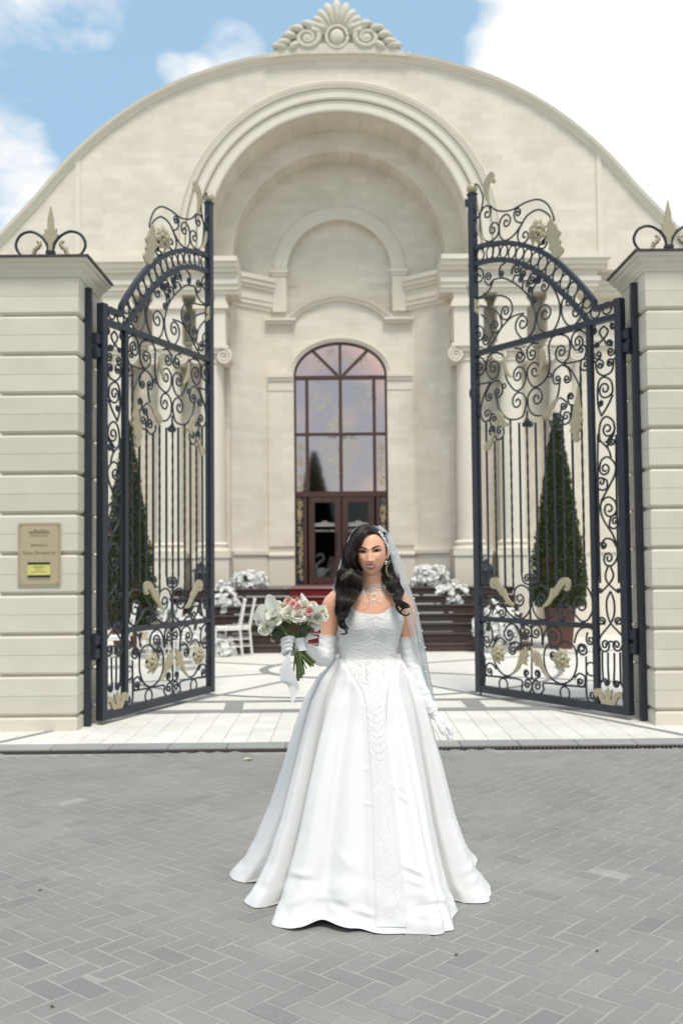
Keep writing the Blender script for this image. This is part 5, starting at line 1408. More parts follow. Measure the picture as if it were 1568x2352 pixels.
HM = Matrix.Translation(HC) @ Matrix.Rotation(R(-7), 4, 'Z') @ Matrix.Rotation(R(-3.5), 4, 'Y') @ Matrix.Rotation(R(2), 4, 'X')
HMI = HM.inverted()
def to_world(mb): mb.v = [tuple(HM @ Vector(p)) for p in mb.v]; return mb

# ---- continuous body: head, neck, torso, arms
body = MB()
hd_ = to_world(head_mb()); body.add(hd_.v, hd_.f)
for s in (1,):
    e_ = MB().sphere((0, 0, 0), 1.0, 14, 10, (0.008, 0.016, 0.031)); e_.v = [tuple(HM @ (Matrix.Translation((0.074, 0.012, -0.018)) @ Matrix.Rotation(R(25), 4, 'Z') @ Vector(p))) for p in e_.v]; body.add(e_.v, e_.f)
nk = [(H6(690, 800, 0.0), 0.050), (H6(692, 950, 0.0), 0.0500), (H6(694, 1060, 0.005), 0.052), (H6(696, 1130, 0.012), 0.062), (H6(698, 1200, 0.015), 0.075)]
body.tube([p for p, r in nk], [r for p, r in nk], 24, flat=(1.0, 1.0))
TOR = [(1352, 850, 36, .055), (1360, 850, 56, .065), (1369, 850, 76, .075), (1380, 850, 84, .082), (1395, 850, 80, .090), (1412, 850, 75, .098), (1432, 850, 72, .105), (1455, 848, 68, .100), (1480, 845, 63, .090), (1508, 843, 60, .084), (1540, 843, 68, .095), (1580, 843, 76, .11)]
rows = []
for py, xc, hw, dp in TOR:
    c = B(xc, py, 0.018); a = hw * KM
    rows.append([(c.x + a * math.copysign(abs(math.cos(t)) ** 0.85, math.cos(t)), c.y + dp * math.sin(t), c.z) for t in np.linspace(0, 2*PI, 40, endpoint=False)])
tb_ = MB().grid(rows, True); nb = len(tb_.v); tb_.f += [tuple(range(39, -1, -1)), tuple(range(nb - 40, nb))]; body.add(tb_.v, tb_.f)
ARM_R = [((772, 1376, .02), .044), ((763, 1388, .025), .050), ((758, 1410, .03), .0475), ((756, 1435, .032), .0445), ((754, 1460, .03), .0415), ((751, 1485, .027), .0400), ((750, 1507, .018), .0405), ((740, 1511, -.02), .040), ((725, 1505, -.08), .037), ((708, 1496, -.14), .031), ((693, 1489, -.185), .0265)]
ARM_L = [((918, 1376, .02), .044), ((926, 1390, .027), .049), ((932, 1410, .035), .0455), ((935, 1435, .042), .0425), ((936, 1462, .048), .0395), ((938, 1490, .053), .0375), ((942, 1518, .053), .0375), ((951, 1548, .042), .0365), ((964, 1580, .025), .0335), ((980, 1611, .005), .029), ((996, 1637, -.012), .0245)]
def arm_path(A, step=5):
    c = catmull([(*B(*p), r) for p, r in A], step); return [tuple(q[:3]) for q in c], [float(q[3]) for q in c]
for A in (ARM_R, ARM_L):
    pth, rad = arm_path(A); body.tube(pth[:-6], [r * 0.95 for r in rad[:-6]], 18)
    body.sphere(pth[0], rad[0], 14, 8)

def remesh(mb, vox, smooth_it=2, name='tmp'):
    me = mb.mesh(name); o = bpy.data.objects.new(name, me); COL.objects.link(o)
    md = o.modifiers.new('r', 'REMESH'); md.mode = 'VOXEL'; md.voxel_size = vox
    if smooth_it: ms = o.modifiers.new('s', 'SMOOTH'); ms.factor = 0.5; ms.iterations = smooth_it
    dg = bpy.context.evaluated_depsgraph_get(); out_ = bpy.data.meshes.new_from_object(o.evaluated_get(dg))
    bpy.data.objects.remove(o); bpy.data.meshes.remove(me)
    out_.polygons.foreach_set('use_smooth', [True] * len(out_.polygons))
    return out_
bm_ = remesh(body, 0.0030, 2, 'body'); bm_.name = 'body'
bm_.materials.clear(); bm_.materials.append(M['skin'])
# skin tone with make-up where she wears it
ca_ = bm_.attributes.new('skin', 'FLOAT_COLOR', 'POINT'); cols = []
SK = np.array((0.78, 0.425, 0.28)); BLUSH = np.array((0.56, 0.22, 0.15)); SHADOW = np.array((0.12, 0.05, 0.038))
for v in bm_.vertices:
    h = HMI @ v.co; c = SK
    if h.z > -0.13 and h.y < -0.01:
        ax = abs(h.x)
        k = 0.50 * math.exp(-(((ax - 0.050) / 0.016) ** 2 + ((h.z + 0.025 - (ax - .05) * .6) / 0.012) ** 2)); c = c * (1 - k) + BLUSH * k
        k = 0.9 * math.exp(-(((ax - 0.036) / 0.019) ** 2 + ((h.z - 0.0045) / 0.0072) ** 2)); c = c * (1 - k) + SHADOW * k
    cols += [c[0], c[1], c[2], 1.0]
ca_.data.foreach_set('color', cols)
body_o = link('body', bm_, bride, OFF)
def bvh_of(objs):
    vs_, fs_ = [], []
    for o in objs:
        k = len(vs_); vs_ += [v.co.copy() for v in o.data.vertices]; fs_ += [tuple(i + k for i in p.vertices) for p in o.data.polygons]
    return BVHTree.FromPolygons(vs_, fs_)
def ray(tree, px, py, lift=0.003):
    """where the view through (px, py) meets the surface, lifted off along its normal"""
    d = (CROT @ Vector(((px - 784) / F, (1176 - py) / F, -1.0))).normalized()
    h = tree.ray_cast(Vector((0, 0, CAMH)), d)
    if h[0] is None: return None
    nrm = h[1] if h[1].dot(d) < 0 else -h[1]
    return h[0] + nrm * lift

# ---- facial features laid on the face
def patch(x0, x1, top, botm, lift, n=12, m=3, crown=0.0):
    rows_ = []
    for i in range(n + 1):
        x = x0 + (x1 - x0) * i / n; r_ = []
        for j in range(m + 1):
            z = top(x) + (botm(x) - top(x)) * j / m; e = lift + crown * math.sin(PI * j / m)
            r_.append(tuple(HM @ Vector((x, face_y(x, z) - e, z))))
        rows_.append(r_)
    return MB().grid(rows_)
for s in (-1, 1):
    xa, xb = (s * 0.014, s * 0.056)
    f = lambda x: (abs(x) - 0.014) / 0.042
    bp_(patch(xa, xb, lambda x: 0.0185 + 0.0085 * math.sin(PI * min(1, f(x) * 0.72)) - 0.004 * f(x) ** 3, lambda x: 0.0098 + 0.0098 * math.sin(PI * min(1, f(x) * 0.74)) + 0.0035 * f(x) ** 2, 0.0014, 10, 2), 'eyebrow', 'brow')
    f2 = lambda x: (abs(x) - 0.0165) / 0.035
    up_ = lambda x: -0.0006 + 0.0052 * math.sin(PI * min(1, max(0, f2(x)))) ** 0.8 + 0.0028 * f2(x)
    lo_ = lambda x: -0.0022 - 0.0026 * math.sin(PI * min(1, max(0, f2(x)))) + 0.0034 * f2(x)
    ey = bp_(patch(s * 0.0175, s * 0.0500, up_, lo_, 0.0020, 12, 3), 'eye', 'eye_white')
    bp_(patch(s * 0.0165, s * 0.0535, lambda x: up_(x) + 0.0016, lambda x: up_(x) - 0.0026, 0.0030, 12, 2), 'upper_lashes', 'lash', True, ey)
    bp_(patch(s * 0.0180, s * 0.0500, lambda x: lo_(x) + 0.0010, lambda x: lo_(x) - 0.0004, 0.0028, 12, 1), 'lower_lashes', 'lash', True, ey)
    bp_(patch(s * 0.0285, s * 0.0385, up_, lambda x: lo_(x) + 0.0002, 0.0026, 6, 2), 'iris', 'lash', True, ey)
    bp_(patch(s * 0.0055, s * 0.0115, lambda x: -0.0512 + 0.0008 * math.sin(PI * (abs(x) - .0055) / .006), lambda x: -0.0520, 0.0012, 4, 1), 'nostril', 'brow')
    bp_(patch(s * 0.0395, s * 0.0425, lambda x: 0.0014, lambda x: 0.0006, 0.0034, 2, 1), 'eye_glint', 'eye_white', True, ey)
w_m = 0.0290
cs_ = lambda x: math.cos(PI * x / (2 * w_m))
line_u = lambda x: -0.0640 - 0.0040 * cs_(x)            # lower edge of the upper lip
line_l = lambda x: -0.0640 - 0.0100 * cs_(x)            # upper edge of the lower lip
bp_(patch(-w_m, w_m, lambda x: -0.0630 + 0.0062 * cs_(x) ** 0.8 - 0.0016 * math.exp(-(x / 0.006) ** 2), line_u, 0.0020, 14, 3, 0.0015), 'upper_lip', 'lip')
bp_(patch(-w_m, w_m, line_l, lambda x: -0.0645 - 0.0225 * cs_(x) ** 0.9, 0.0020, 14, 3, 0.0025), 'lower_lip', 'lip')
bp_(patch(-w_m * 0.9, w_m * 0.9, line_u, line_l, 0.0012, 14, 2), 'teeth', 'teeth')

# ---- bodice
def zz(py): return B(850, py).z
BOD = [(1388, 850, 71, .100), (1400, 850, 74, .106), (1412, 850.5, 76.5, .114), (1425, 851, 76.8, .120), (1440, 850.5, 75, .120), (1455, 849, 72.5, .113), (1471, 847, 69.5, .104), (1490, 845, 67, .097), (1509, 844, 65.8, .093), (1525, 843, 66.5, .095), (1545, 843, 70, .10)]
by_ = [q[0] for q in BOD]
def bod(py): return (interp(py, by_, [q[1] for q in BOD]), interp(py, by_, [q[2] for q in BOD]), interp(py, by_, [q[3] for q in BOD]))
def bod_pt(th, py):
    xc, hw, dp = bod(py); c = B(xc, py, 0.018); a = hw * KM
    x = a * math.copysign(abs(math.cos(th)) ** 0.88, math.cos(th)); y = dp * math.sin(th)
    if math.sin(th) < 0: y -= 0.014 * math.exp(-(((abs(x) - 0.062) / 0.042) ** 2 + ((py - 1436) / 20.0) ** 2)) * (-math.sin(th))
    return (c.x + x, c.y + y, c.z)
n = 96; rows = []; NV = 36
for i in range(NV + 1):
    r_ = []
    for j in range(n):
        th = 2*PI*j/n; sx_ = math.cos(th)
        front = max(0.0, -math.sin(th))
        topy = 1424 - 20 * smooth01(front * 1.9) - 12 * math.exp(-((abs(sx_) - 0.62) / 0.22) ** 2) * (front > 0.05) + 4.5 * math.exp(-((sx_ - 0.12) / 0.30) ** 2) * front
        r_.append(bod_pt(th, topy + (1545 - topy) * i / NV))
    rows.append(r_)
inner = [[(p[0] * 1.0, p[1], p[2]) for p in rows[0]]]
bo = MB().grid(rows, True)
bodice = bp_(bo, 'bodice', 'beaded_tulle')

# ---- skirt: folds run from the waist to the lobes of the hem
HEM = [(.29,4.315,-12,0),(.161,4.325,-1,0),(.03,4.35,9,.016),(-.10,4.395,20,.032),(-.19,4.385,28,.012),(-.285,4.42,37,0),(-.325,4.50,44,0),(-.29,4.68,52,0),(-.262,4.79,58,0),(-.33,4.69,64,0),(-.42,4.665,71,0),(-.468,4.74,78,0),
 (-.43,4.95,86,0),(-.415,5.05,91,0),(-.50,5.02,96,0),(-.58,5.11,104,0),(-.56,5.30,115,0),(-.38,5.42,130,0),(-.40,5.60,140,0),(-.15,5.58,155,0),(0,5.76,170,0),(.2,5.62,185,0),(.42,5.72,200,0),(.52,5.48,215,0),(.70,5.40,230,0),(.66,5.15,245,0),(.69,4.95,256,0),(.69,4.78,266,0),(.675,4.735,274,0),(.62,4.69,282,0),(.55,4.70,290,0),(.495,4.75,296,0),(.505,4.6,304,0),(.47,4.42,314,0),(.44,4.35,324,0),(.41,4.318,333,0)]
hem = catmull([(a, b, c if c > -50 else c, d) for a, b, c, d in HEM] + [(.29, 4.315, 348, 0)], 12)
hx, hy, ha, hz_ = (np.array([h[k] for h in hem]) for k in range(4))
NSK, NT = 640, 170
sang = np.linspace(-12, 348, NSK, endpoint=False)
SX, SY, SZ = np.interp(sang, ha, hx), np.interp(sang, ha, hy), np.clip(np.interp(sang, ha, hz_), 0, 1)
zw = zz(1513); wc = B(844, 1513, 0.018)
GT = [0, .03, .08, .18, .31, .52, .67, .84, .93, 1]; GS = [0, .085, .19, .31, .405, .53, .625, .775, .88, 1]
GF = [0, .05, .12, .24, .37, .57, .70, .85, .93, 1]
PAN = [(1500,779,914),(1512,786,911),(1535,800,905),(1560,815,897),(1590,832,888),(1620,840,885),(1660,844,885),(1750,850,893),(1850,855,905),(1950,858,915),(2050,861,927),(2150,865,937)]
def pan(py): ys = [p[0] for p in PAN]; return interp(py, ys, [p[1] for p in PAN]), interp(py, ys, [p[2] for p in PAN])
def pix(p):
    d = CROT.transposed() @ (Vector(p) - Vector((0, 0, CAMH))); return (784 + F * d.x / -d.z, 1176 - F * d.y / -d.z)
FOLDS = [(6, -.012, 3.0), (13, .012, 4.0), (22, -.016, 3.5), (31, .012, 4.0), (47, -.010, 3.0), (67, .010, 3.0), (75, -.012, 3.0), (338, .008, 3.5), (327, -.014, 3.5), (318, .012, 3.0), (309, -.012, 3.0), (285, -.012, 3.5), (278, .010, 3.0), (268, -.010, 3.0), (100, -.010, 3.0)]
CREASE = [(500,1335,640,1352,.010,14),(600,1358,780,1425,-.010,13),(700,1392,870,1440,.009,10),(680,1430,860,1470,-.007,9),(330,1395,470,1330,.008,14),(380,1190,500,1205,.006,9),(400,1225,520,1240,-.005,9),(650,1060,760,1180,.006,16),
 (1030,1140,1140,1195,.007,8),(1045,1185,1140,1225,-.006,8),(1050,1225,1150,1262,.006,8),(1180,1365,1310,1325,.009,11),(1100,1440,1270,1395,.008,10),(1090,1400,1230,1370,-.007,9),(965,685,1005,720,.006,5),(985,700,1035,742,-.005,5),(1000,735,1058,778,.006,5),(800,795,855,800,.004,5),(810,600,845,590,.004,5),
 (1385,1190,1460,1115,.007,10),(1410,1240,1500,1180,.006,10),(1395,1295,1480,1262,-.005,9),(90,1090,170,1060,.006,10),(60,1180,130,1150,.005,9),(720,60,650,330,.006,8),(1010,60,1085,250,-.007,9),(1040,60,1140,420,.008,11),(600,100,480,520,.006,18),(640,500,560,900,-.004,22),(700,420,640,1000,.005,26),(1120,620,1180,1000,.005,20),(1230,640,1330,1080,-.005,14)]
CREASE = [(514.5 + .3984*a, 1531 + .3984*b, 514.5 + .3984*c, 1531 + .3984*d, e * 0.75, f * 0.75) for a, b, c, d, e, f in CREASE]
def crease(px, py):
    v = 0.0
    for x0, y0, x1, y1, am, w in CREASE:
        if min(y0, y1) - 3*w > py or max(y0, y1) + 3*w < py or min(x0, x1) - 3*w > px or max(x0, x1) + 3*w < px: continue
        dx, dy = x1 - x0, y1 - y0; l2 = dx*dx + dy*dy; t = max(0.0, min(1.0, ((px - x0)*dx + (py - y0)*dy) / l2))
        d2 = (px - x0 - t*dx)**2 + (py - y0 - t*dy)**2
        v += am * math.exp(-d2 / (w*w)) * math.sin(PI * (0.12 + 0.76 * t))
    return v
rows = []
for i in range(NT + 1):
    t = i / NT; r_ = []
    gs, gf = interp(t, GT, GS), interp(t, GT, GF)
    for j in range(NSK):
        a = R(sang[j]); fr = max(0.0, math.cos(a)) ** 2
        gq = gs * (1 - fr) + gf * fr
        wx, wy = wc.x - 0.140 * math.sin(a), wc.y - 0.0965 * math.cos(a)
        zh_ = SZ[j] + 0.004
        x, y, z = wx + (SX[j] - wx) * gq, wy + (SY[j] - wy) * gq, zw + (zh_ - zw) * t
        # soft puckers of the cloth
        rad = Vector((x - wc.x, y - wc.y, 0)); rad.normalize()
        nz = mnoise.noise(Vector((x * 5, y * 5, z * 2.0))) * 0.010 * smooth01(t * 3)
        low = smooth01((t - 0.72) / 0.28)
        for fa, fam, fw in FOLDS:
            da = (sang[j] - fa + 180) % 360 - 180
            if abs(da) < 3 * fw: nz += fam * math.exp(-(da / fw) ** 2) * smooth01(t * 2.2) * (0.5 + 0.5 * t)
        nz += low * 0.012 * mnoise.noise(Vector((x * 6 + 3, y * 6, z * 13)))
        nz += low * 0.006 * mnoise.noise(Vector((x * 14, y * 14 + 9, z * 22)))
        if y < wc.y + 0.1: nz += crease(*pix((x, y, z)))
        x += rad.x * nz; y += rad.y * nz
        if t < 0.30 and y < wc.y:
            px_, py_ = pix((x, y, z)); l_, rt_ = pan(py_); d_ = max(l_ - px_, px_ - rt_)
            if d_ > 0: k = 0.017 * math.exp(-(d_ / 26.0) ** 2) * (1 - smooth01((t - 0.13) / 0.17)) * smooth01((t + 0.02) / 0.04) * smooth01(d_ / 3.0); x += rad.x * k; y += rad.y * k; z += k * 0.4 if t < 0.05 else 0
        r_.append((x, y, z))
    rows.append(r_)
sk = MB().grid(rows, True)
skirt = bp_(sk, 'skirt', 'satin')
# turned-in hem edge
hemr = [[(x, y, z) for x, y, z in rows[-1]], [(x + (wc.x - x) * 0.03, y + (wc.y - y) * 0.03, max(0.002, z + 0.004)) for x, y, z in rows[-1]]]
MB().grid(hemr, True).build('hem', 'satin', skirt, True)
sk_t = bvh_of([skirt, bodice])
# beaded front panel
rows = []
for i in range(110):
    py = 1503 + (2130 - 1503) * i / 109; l_, r2_ = pan(py); r_ = []
    for k in range(13):
        p = ray(sk_t, l_ + (r2_ - l_) * k / 12, py, 0.0006 + 0.0029 * smooth01((py - 1503) / 40))
        r_.append(tuple(p) if p is not None else None)
    for k in range(13):
        if r_[k] is None:
            ok = [q for q in range(13) if r_[q] is not None]; r_[k] = r_[min(ok, key=lambda q: abs(q - k))]
    rows.append(r_)
panel = bp_(MB().grid(rows), 'front_panel', 'panel_tulle')

# ---- pearls of the gown
bt = bvh_of([bodice, panel, skirt])
def bead(mb, p, r):
    mb.add([(p[0]+r,p[1],p[2]),(p[0]-r,p[1],p[2]),(p[0],p[1]+r,p[2]),(p[0],p[1]-r,p[2]),(p[0],p[1],p[2]+r),(p[0],p[1],p[2]-r)], [(0,2,4),(2,1,4),(1,3,4),(3,0,4),(2,0,5),(1,2,5),(3,1,5),(0,3,5)])
beads = MB(); gb = random.Random(5)
def b3(x, y): return (759.5 + 0.125 * x, 1384.25 + 0.125 * y)
def string(pts, gap=1.9, r=0.0019, conv=b3, tree=None, dst=None, smooth_=True):
    c = catmull([conv(*p) for p in pts], 14) if smooth_ else [np.array(conv(*p)) for p in pts]
    acc = 0.0; prev = None
    for q in c:
        if prev is not None:
            acc += float(np.linalg.norm(q - prev))
        if prev is None or acc >= gap:
            p = ray(tree or bt, float(q[0]), float(q[1]), 0.0012)
            if p is not None: bead(dst or beads, p, r * gb.uniform(0.8, 1.2))
            acc = 0.0
        prev = q
# neckline edge
string([(330, 90), (450, 110), (620, 150), (800, 182), (980, 180), (1130, 150), (1260, 122)], 2.0, 0.0026)
for k in range(9):            # fan from the centre of the neckline
    for s in (-1, 1):
        x1, y1 = 820 + s * (130 + 62 * k), 640 - 36 * k + 14 * (k % 2)
        string([(835 + s * 14 * k * 0.6, 225 + 8 * k), (825 + s * (70 + 28 * k), 420 - 14 * k), (x1, y1)], 2.6, 0.0020)
for y0, sag, x0, x1 in ((430, 60, 180, 780), (470, 95, 160, 800), (520, 130, 200, 820), (560, 150, 160, 760), (640, 120, 170, 800), (720, 130, 230, 800), (800, 150, 300, 800), (860, 170, 330, 810), (930, 160, 350, 800), (1000, 130, 340, 800), (1060, 110, 360, 800)):
    for s in (-1, 1):
        cx_ = 815; a_, b_ = (cx_ - (cx_ - x0) * 1.0, cx_ - (cx_ - x1)); 
        A_ = (cx_ + s * (cx_ - x0) * 0.98, y0); C_ = (cx_ + s * 12, y0 - 10); Mi = (cx_ + s * (cx_ - x0) * 0.5, y0 + sag)
        string([A_, Mi, C_], 2.2, 0.0025)
for k in range(16):
    for s in (-1, 1):
        cx_ = 812; string([(cx_ + s * 10, 720 + 34 * k), (cx_ + s * (110 + 3 * k), 830 + 34 * k), (cx_ + s * (210 - 4 * k), 860 + 38 * k)], 2.6, 0.0021)
for _ in range(1500):         # scattered seed pearls, denser at the sides and the point
    x, y = gb.uniform(140, 1330), gb.uniform(150, 1500)
    side = abs(x - 800) / 560
    if y > 1100 and not (pan(b3(x, y)[1])[0] < b3(x, y)[0] < pan(b3(x, y)[1])[1]): continue
    if gb.random() > 0.25 + 0.7 * side + (0.5 if y > 1100 else 0): continue
    p = ray(bt, *b3(x, y), 0.0012)
    if p is not None: bead(beads, p, gb.uniform(0.0013, 0.0022))
# panel: edge strings, chevrons and garlands
idc = lambda x, y: (x, y)
def pl_(f, py): l_, r2_ = pan(py); return (l_ + (r2_ - l_) * f, py)
for f in (0.05, 0.36, 0.62, 0.95):
    string([pl_(f, y) for y in range(1530, 2112 if f in (0.05, 0.95) else 1760, 20)], 3.0, 0.0015, idc)
for y in range(1545, 2080, 17):
    d_ = 14 + 20 * smooth01((y - 1700) / 250)
    string([pl_(0.08, y), pl_(0.3, y + d_ * 0.7), pl_(0.5, y + d_), pl_(0.7, y + d_ * 0.7), pl_(0.92, y)], 2.6 if y < 1720 else 3.6, 0.0015, idc)
    if y < 1740: string([pl_(0.15, y + 4), pl_(0.5, y + 16), pl_(0.85, y + 4)], 2.8, 0.0014, idc)
for _ in range(420):
    y = 1520 + 590 * gb.random() ** 1.7; p = ray(bt, *pl_(gb.uniform(0.06, 0.94), y), 0.001)
    if p is not None: bead(beads, p, gb.uniform(0.0011, 0.0019))
bo_ = bp_(beads, 'gown_pearls', 'pearl', True, bodice); tag(bo_, kind='stuff')

# ---- choker
sk_b = bvh_of([body_o])
neck = MB()
def nstr(pts, gap=1.5, r=0.0027): string(pts, gap, r, d6, sk_b, neck)
nstr([(512, 1030), (560, 1062), (630, 1086), (708, 1072), (790, 1082), (850, 1050), (884, 990)])
nstr([(516, 1100), (560, 1120), (620, 1110), (680, 1120)]); nstr([(740, 1120), (800, 1110), (850, 1100), (890, 1050)])
nstr([(520, 1060), (545, 1080), (530, 1130)]); nstr([(845, 1030), (870, 1080), (850, 1120)])
def circ(cx, cy, r, n_=12): nstr([(cx + r * math.cos(a), cy + r * math.sin(a)) for a in np.linspace(0, 2*PI, n_)])
circ(708, 1105, 30); circ(605, 1180, 30); circ(800, 1180, 30); circ(545, 1108, 24); circ(850, 1112, 22); circ(545, 1200, 22); circ(870, 1200, 20)
for x in (682, 700, 718, 736): nstr([(x, 1138), (x - 2, 1165), (x, 1195)])
nstr([(695, 1195), (662, 1250), (672, 1295), (722, 1320)]); nstr([(722, 1195), (775, 1250), (768, 1295), (722, 1320)])
nstr([(690, 1215), (655, 1265), (690, 1310)]); nstr([(735, 1215), (785, 1262), (750, 1312)])
nstr([(545, 1230), (562, 1320), (605, 1374), (660, 1345), (722, 1320), (785, 1342), (838, 1372), (872, 1325), (876, 1240)])
nstr([(720, 1325), (719, 1375), (721, 1425)])
nstr([(412, 1236), (470, 1218), (540, 1232)]); nstr([(430, 1200), (500, 1185), (560, 1170)]); nstr([(870, 1200), (930, 1225), (992, 1215)]); nstr([(850, 1130), (905, 1170), (960, 1165)]); nstr([(900, 1110), (950, 1160), (985, 1200)])
nstr([(575, 1195), (560, 1250), (600, 1230), (620, 1210)]); nstr([(830, 1195), (845, 1250), (805, 1235), (785, 1210)])
nstr([(640, 1165), (668, 1140)]); nstr([(770, 1160), (745, 1138)])
ch_ = bp_(neck, 'choker', 'pearl', True); tag(ch_, 'tall pearl choker with draped pearl strands', None)

# ---- hair
hair, hairL = MB(), MB()
gh = random.Random(9)
def guide(pts, n_=46):
    c = np.array(catmull(pts, 8)); d_ = np.r_[0, np.cumsum(np.linalg.norm(np.diff(c[:, :2], axis=0), axis=1))]; d_ /= d_[-1]
    t = np.linspace(0, 1, n_); return np.stack([np.interp(t, d_, c[:, k]) for k in range(3)], 1)
brown = MB()
def lock(path, r0, r1, ns, mb, wig=0.0016, rs=0.0022, tw=3.0):
    """a lock of hair: thin strands wound loosely round a path of world points"""
    n_ = len(path)
    T = [(path[min(i+1, n_-1)] - path[max(i-1, 0)]).normalized() for i in range(n_)]
    U = []; u = Vector((0, 1, 0))
    for t in T: u = (u - t * u.dot(t)); u.normalize(); U.append(u.copy())
    for s_ in range(ns):
        a0 = gh.uniform(0, 2*PI); q = math.sqrt(gh.uniform(0.08, 1)); pts = []; rr_ = []; e1, e2 = gh.uniform(0.9, 1.0), gh.uniform(0, 6)
        last = int(n_ * e1)
        for i in range(last):
            f = i / (n_ - 1); env = (r0 * (0.55 + 0.45 * smooth01(f * 5))) * (1 - f) ** 0.75 + r1 * f ** 1.2
            a = a0 + tw * f; w = T[i].cross(U[i])
            pts.append(path[i] + U[i] * (math.cos(a) * env * q * 0.7) + w * (math.sin(a) * env * q) + Vector((gh.gauss(0, wig*.25), gh.gauss(0, wig*.25), 0)))
            rr_.append(rs * (1 - 0.6 * f ** 3))
        (brown if mb is hair and gh.random() < 0.22 else mb).tube(pts, rr_, 4, cap=False)
gI = guide([(790, 262, -.075), (690, 245, -.098), (600, 262, -.108), (545, 300, -.112), (512, 380, -.116), (462, 470, -.110), (418, 560, -.100), (405, 650, -.092), (425, 760, -.088), (470, 860, -.085), (525, 960, -.085), (500, 1050, -.085), (515, 1130, -.10), (465, 1200, -.115), (430, 1290, -.125), (415, 1350, -.13), (340, 1420, -.135), (315, 1500, -.14), (260, 1590, -.14), (250, 1660, -.138)])
gO = guide([(770, 215, -.045), (640, 148, -.030), (520, 175, -.035), (410, 300, -.035), (320, 460, -.025), (265, 590, -.02), (258, 700, -.025), (238, 790, -.03), (212, 870, -.03), (155, 1000, -.03), (135, 1110, -.035), (160, 1220, -.05), (175, 1320, -.07), (135, 1430, -.09), (128, 1550, -.10), (180, 1640, -.115), (235, 1720, -.12)])
NL = 20
for k in range(NL):
    w = k / (NL - 1); w2 = min(1, max(0, w + gh.gauss(0, .02))); ph = gh.uniform(0, 0.5); path = []
    for i in range(len(gI)):
        f = i / (len(gI) - 1); q = gI[i] * (1 - w2) + gO[i] * w2
        wave = smooth01((f - 0.22) / 0.2) * math.sin(2*PI * (f * 4.6) + ph + w * 1.2)
        dy = q[2] - 0.030 * math.sin(PI * w2) * smooth01(f * 4) + 0.019 * wave
        path.append(H6(q[0] + 24 * wave * (0.35 + w), q[1] + 8 * math.cos(2*PI*f*4.6 + ph), dy))
    lock(path, 0.0135, 0.0045, 52, hair, rs=0.0013)
for k in range(13):            # under layer filling towards the neck
    w = k / 8 - 0.5; path = []
    for i in range(len(gI)):
        f = i / (len(gI) - 1); q = gI[i] * (1 - w) + gO[i] * w; wave = math.sin(2*PI*f*4.2 + k)
        path.append(H6(q[0] + 10 * wave, q[1] - 40 * f - (250 * smooth01((f - .5) * 2) if w < 0 else 0), q[2] + (0.035 if w >= 0 else 0.075 + 0.05 * smooth01((f - .3) * 4)) + 0.012 * wave))
    lock(path, 0.014, 0.005, 16, hair)
rI = guide([(905, 560, .01), (885, 680, .01), (862, 780, -.005), (878, 880, -.015), (868, 980, -.035), (925, 1075, -.05), (965, 1160, -.075), (1045, 1250, -.09), (1075, 1340, -.10), (1120, 1390, -.105), (1170, 1430, -.11), (1240, 1440, -.11)])
rO = guide([(960, 520, .03), (1000, 640, .035), (1040, 760, .025), (1060, 860, .01), (1120, 980, -.01), (1135, 1090, -.03), (1175, 1180, -.05), (1150, 1290, -.075), (1175, 1350, -.085), (1240, 1380, -.09), (1285, 1425, -.09), (1270, 1450, -.09)])
for k in range(12):
    w = k / 11; ph = gh.uniform(0, .6); path = []
    for i in range(len(rI)):
        f = i / (len(rI) - 1); q = rI[i] * (1 - w) + rO[i] * w; wave = smooth01(f * 4) * math.sin(2*PI*f*3.4 + ph)
        path.append(H6(q[0] + 14 * wave, q[1] + 6 * wave, q[2] - 0.028 * math.sin(PI * w) + 0.012 * wave))
    lock(path, 0.0125, 0.004, 46, hair, rs=0.0013)
# loose curl ends and stray hairs
for pts, r_ in (([(390, 835, -.135), (330, 880, -.150), (245, 930, -.148), (200, 985, -.135), (205, 1020, -.125)], .011), ([(360, 860, -.14), (300, 930, -.150), (230, 970, -.142), (190, 1000, -.13)], .008), ([(990, 680, -.035), (945, 780, -.05), (928, 860, -.06), (965, 920, -.068), (1015, 950, -.07), (985, 1010, -.075)], .0055), ([(965, 700, -.03), (925, 800, -.05), (940, 900, -.065), (990, 960, -.072)], .0035), ([(950, 1240, -.10), (1010, 1225, -.105), (1060, 1215, -.105)], .004)):
    lock([H6(*p) for p in guide(pts, 18)], r_ * 1.2, 0.005, 8, hairL, rs=0.0009)
for pts, r_ in (([(1110, 1330, -.10), (1082, 1400, -.105), (1110, 1480, -.11), (1170, 1540, -.115), (1240, 1562, -.115), (1290, 1530, -.115), (1298, 1500, -.11)], .0055),
            ([(1160, 1380, -.10), (1180, 1450, -.11), (1150, 1500, -.115), (1180, 1560, -.115)], .006),
            ([(250, 1500, -.13), (200, 1580, -.14), (170, 1680, -.14), (215, 1760, -.14), (270, 1740, -.14)], .009),
            ([(330, 1440, -.135), (280, 1560, -.145), (215, 1640, -.145), (240, 1740, -.145), (300, 1820, -.14), (260, 1860, -.14), (170, 1850, -.135)], .011),
            ([(300, 1500, -.13), (250, 1600, -.14), (260, 1700, -.142), (330, 1790, -.14)], .010)):
    lock([H6(*p) for p in guide(pts, 26)], r_, 0.002, 16, hair, rs=0.0018)
for pts in ([(560, 1100, -.12), (640, 1270, -.13), (650, 1380, -.135), (600, 1460, -.14), (540, 1480, -.14)], [(170, 1180, -.06), (130, 1280, -.08), (90, 1350, -.08)], [(150, 1150, -.05), (145, 1290, -.07), (100, 1360, -.07)]):
    hair.tube([H6(*p) for p in guide(pts, 20)], 0.0006, 3, cap=False)
hair_o = bp_(hair, 'hair', 'hair'); tag(hair_o, 'long dark wavy hair swept over one side')
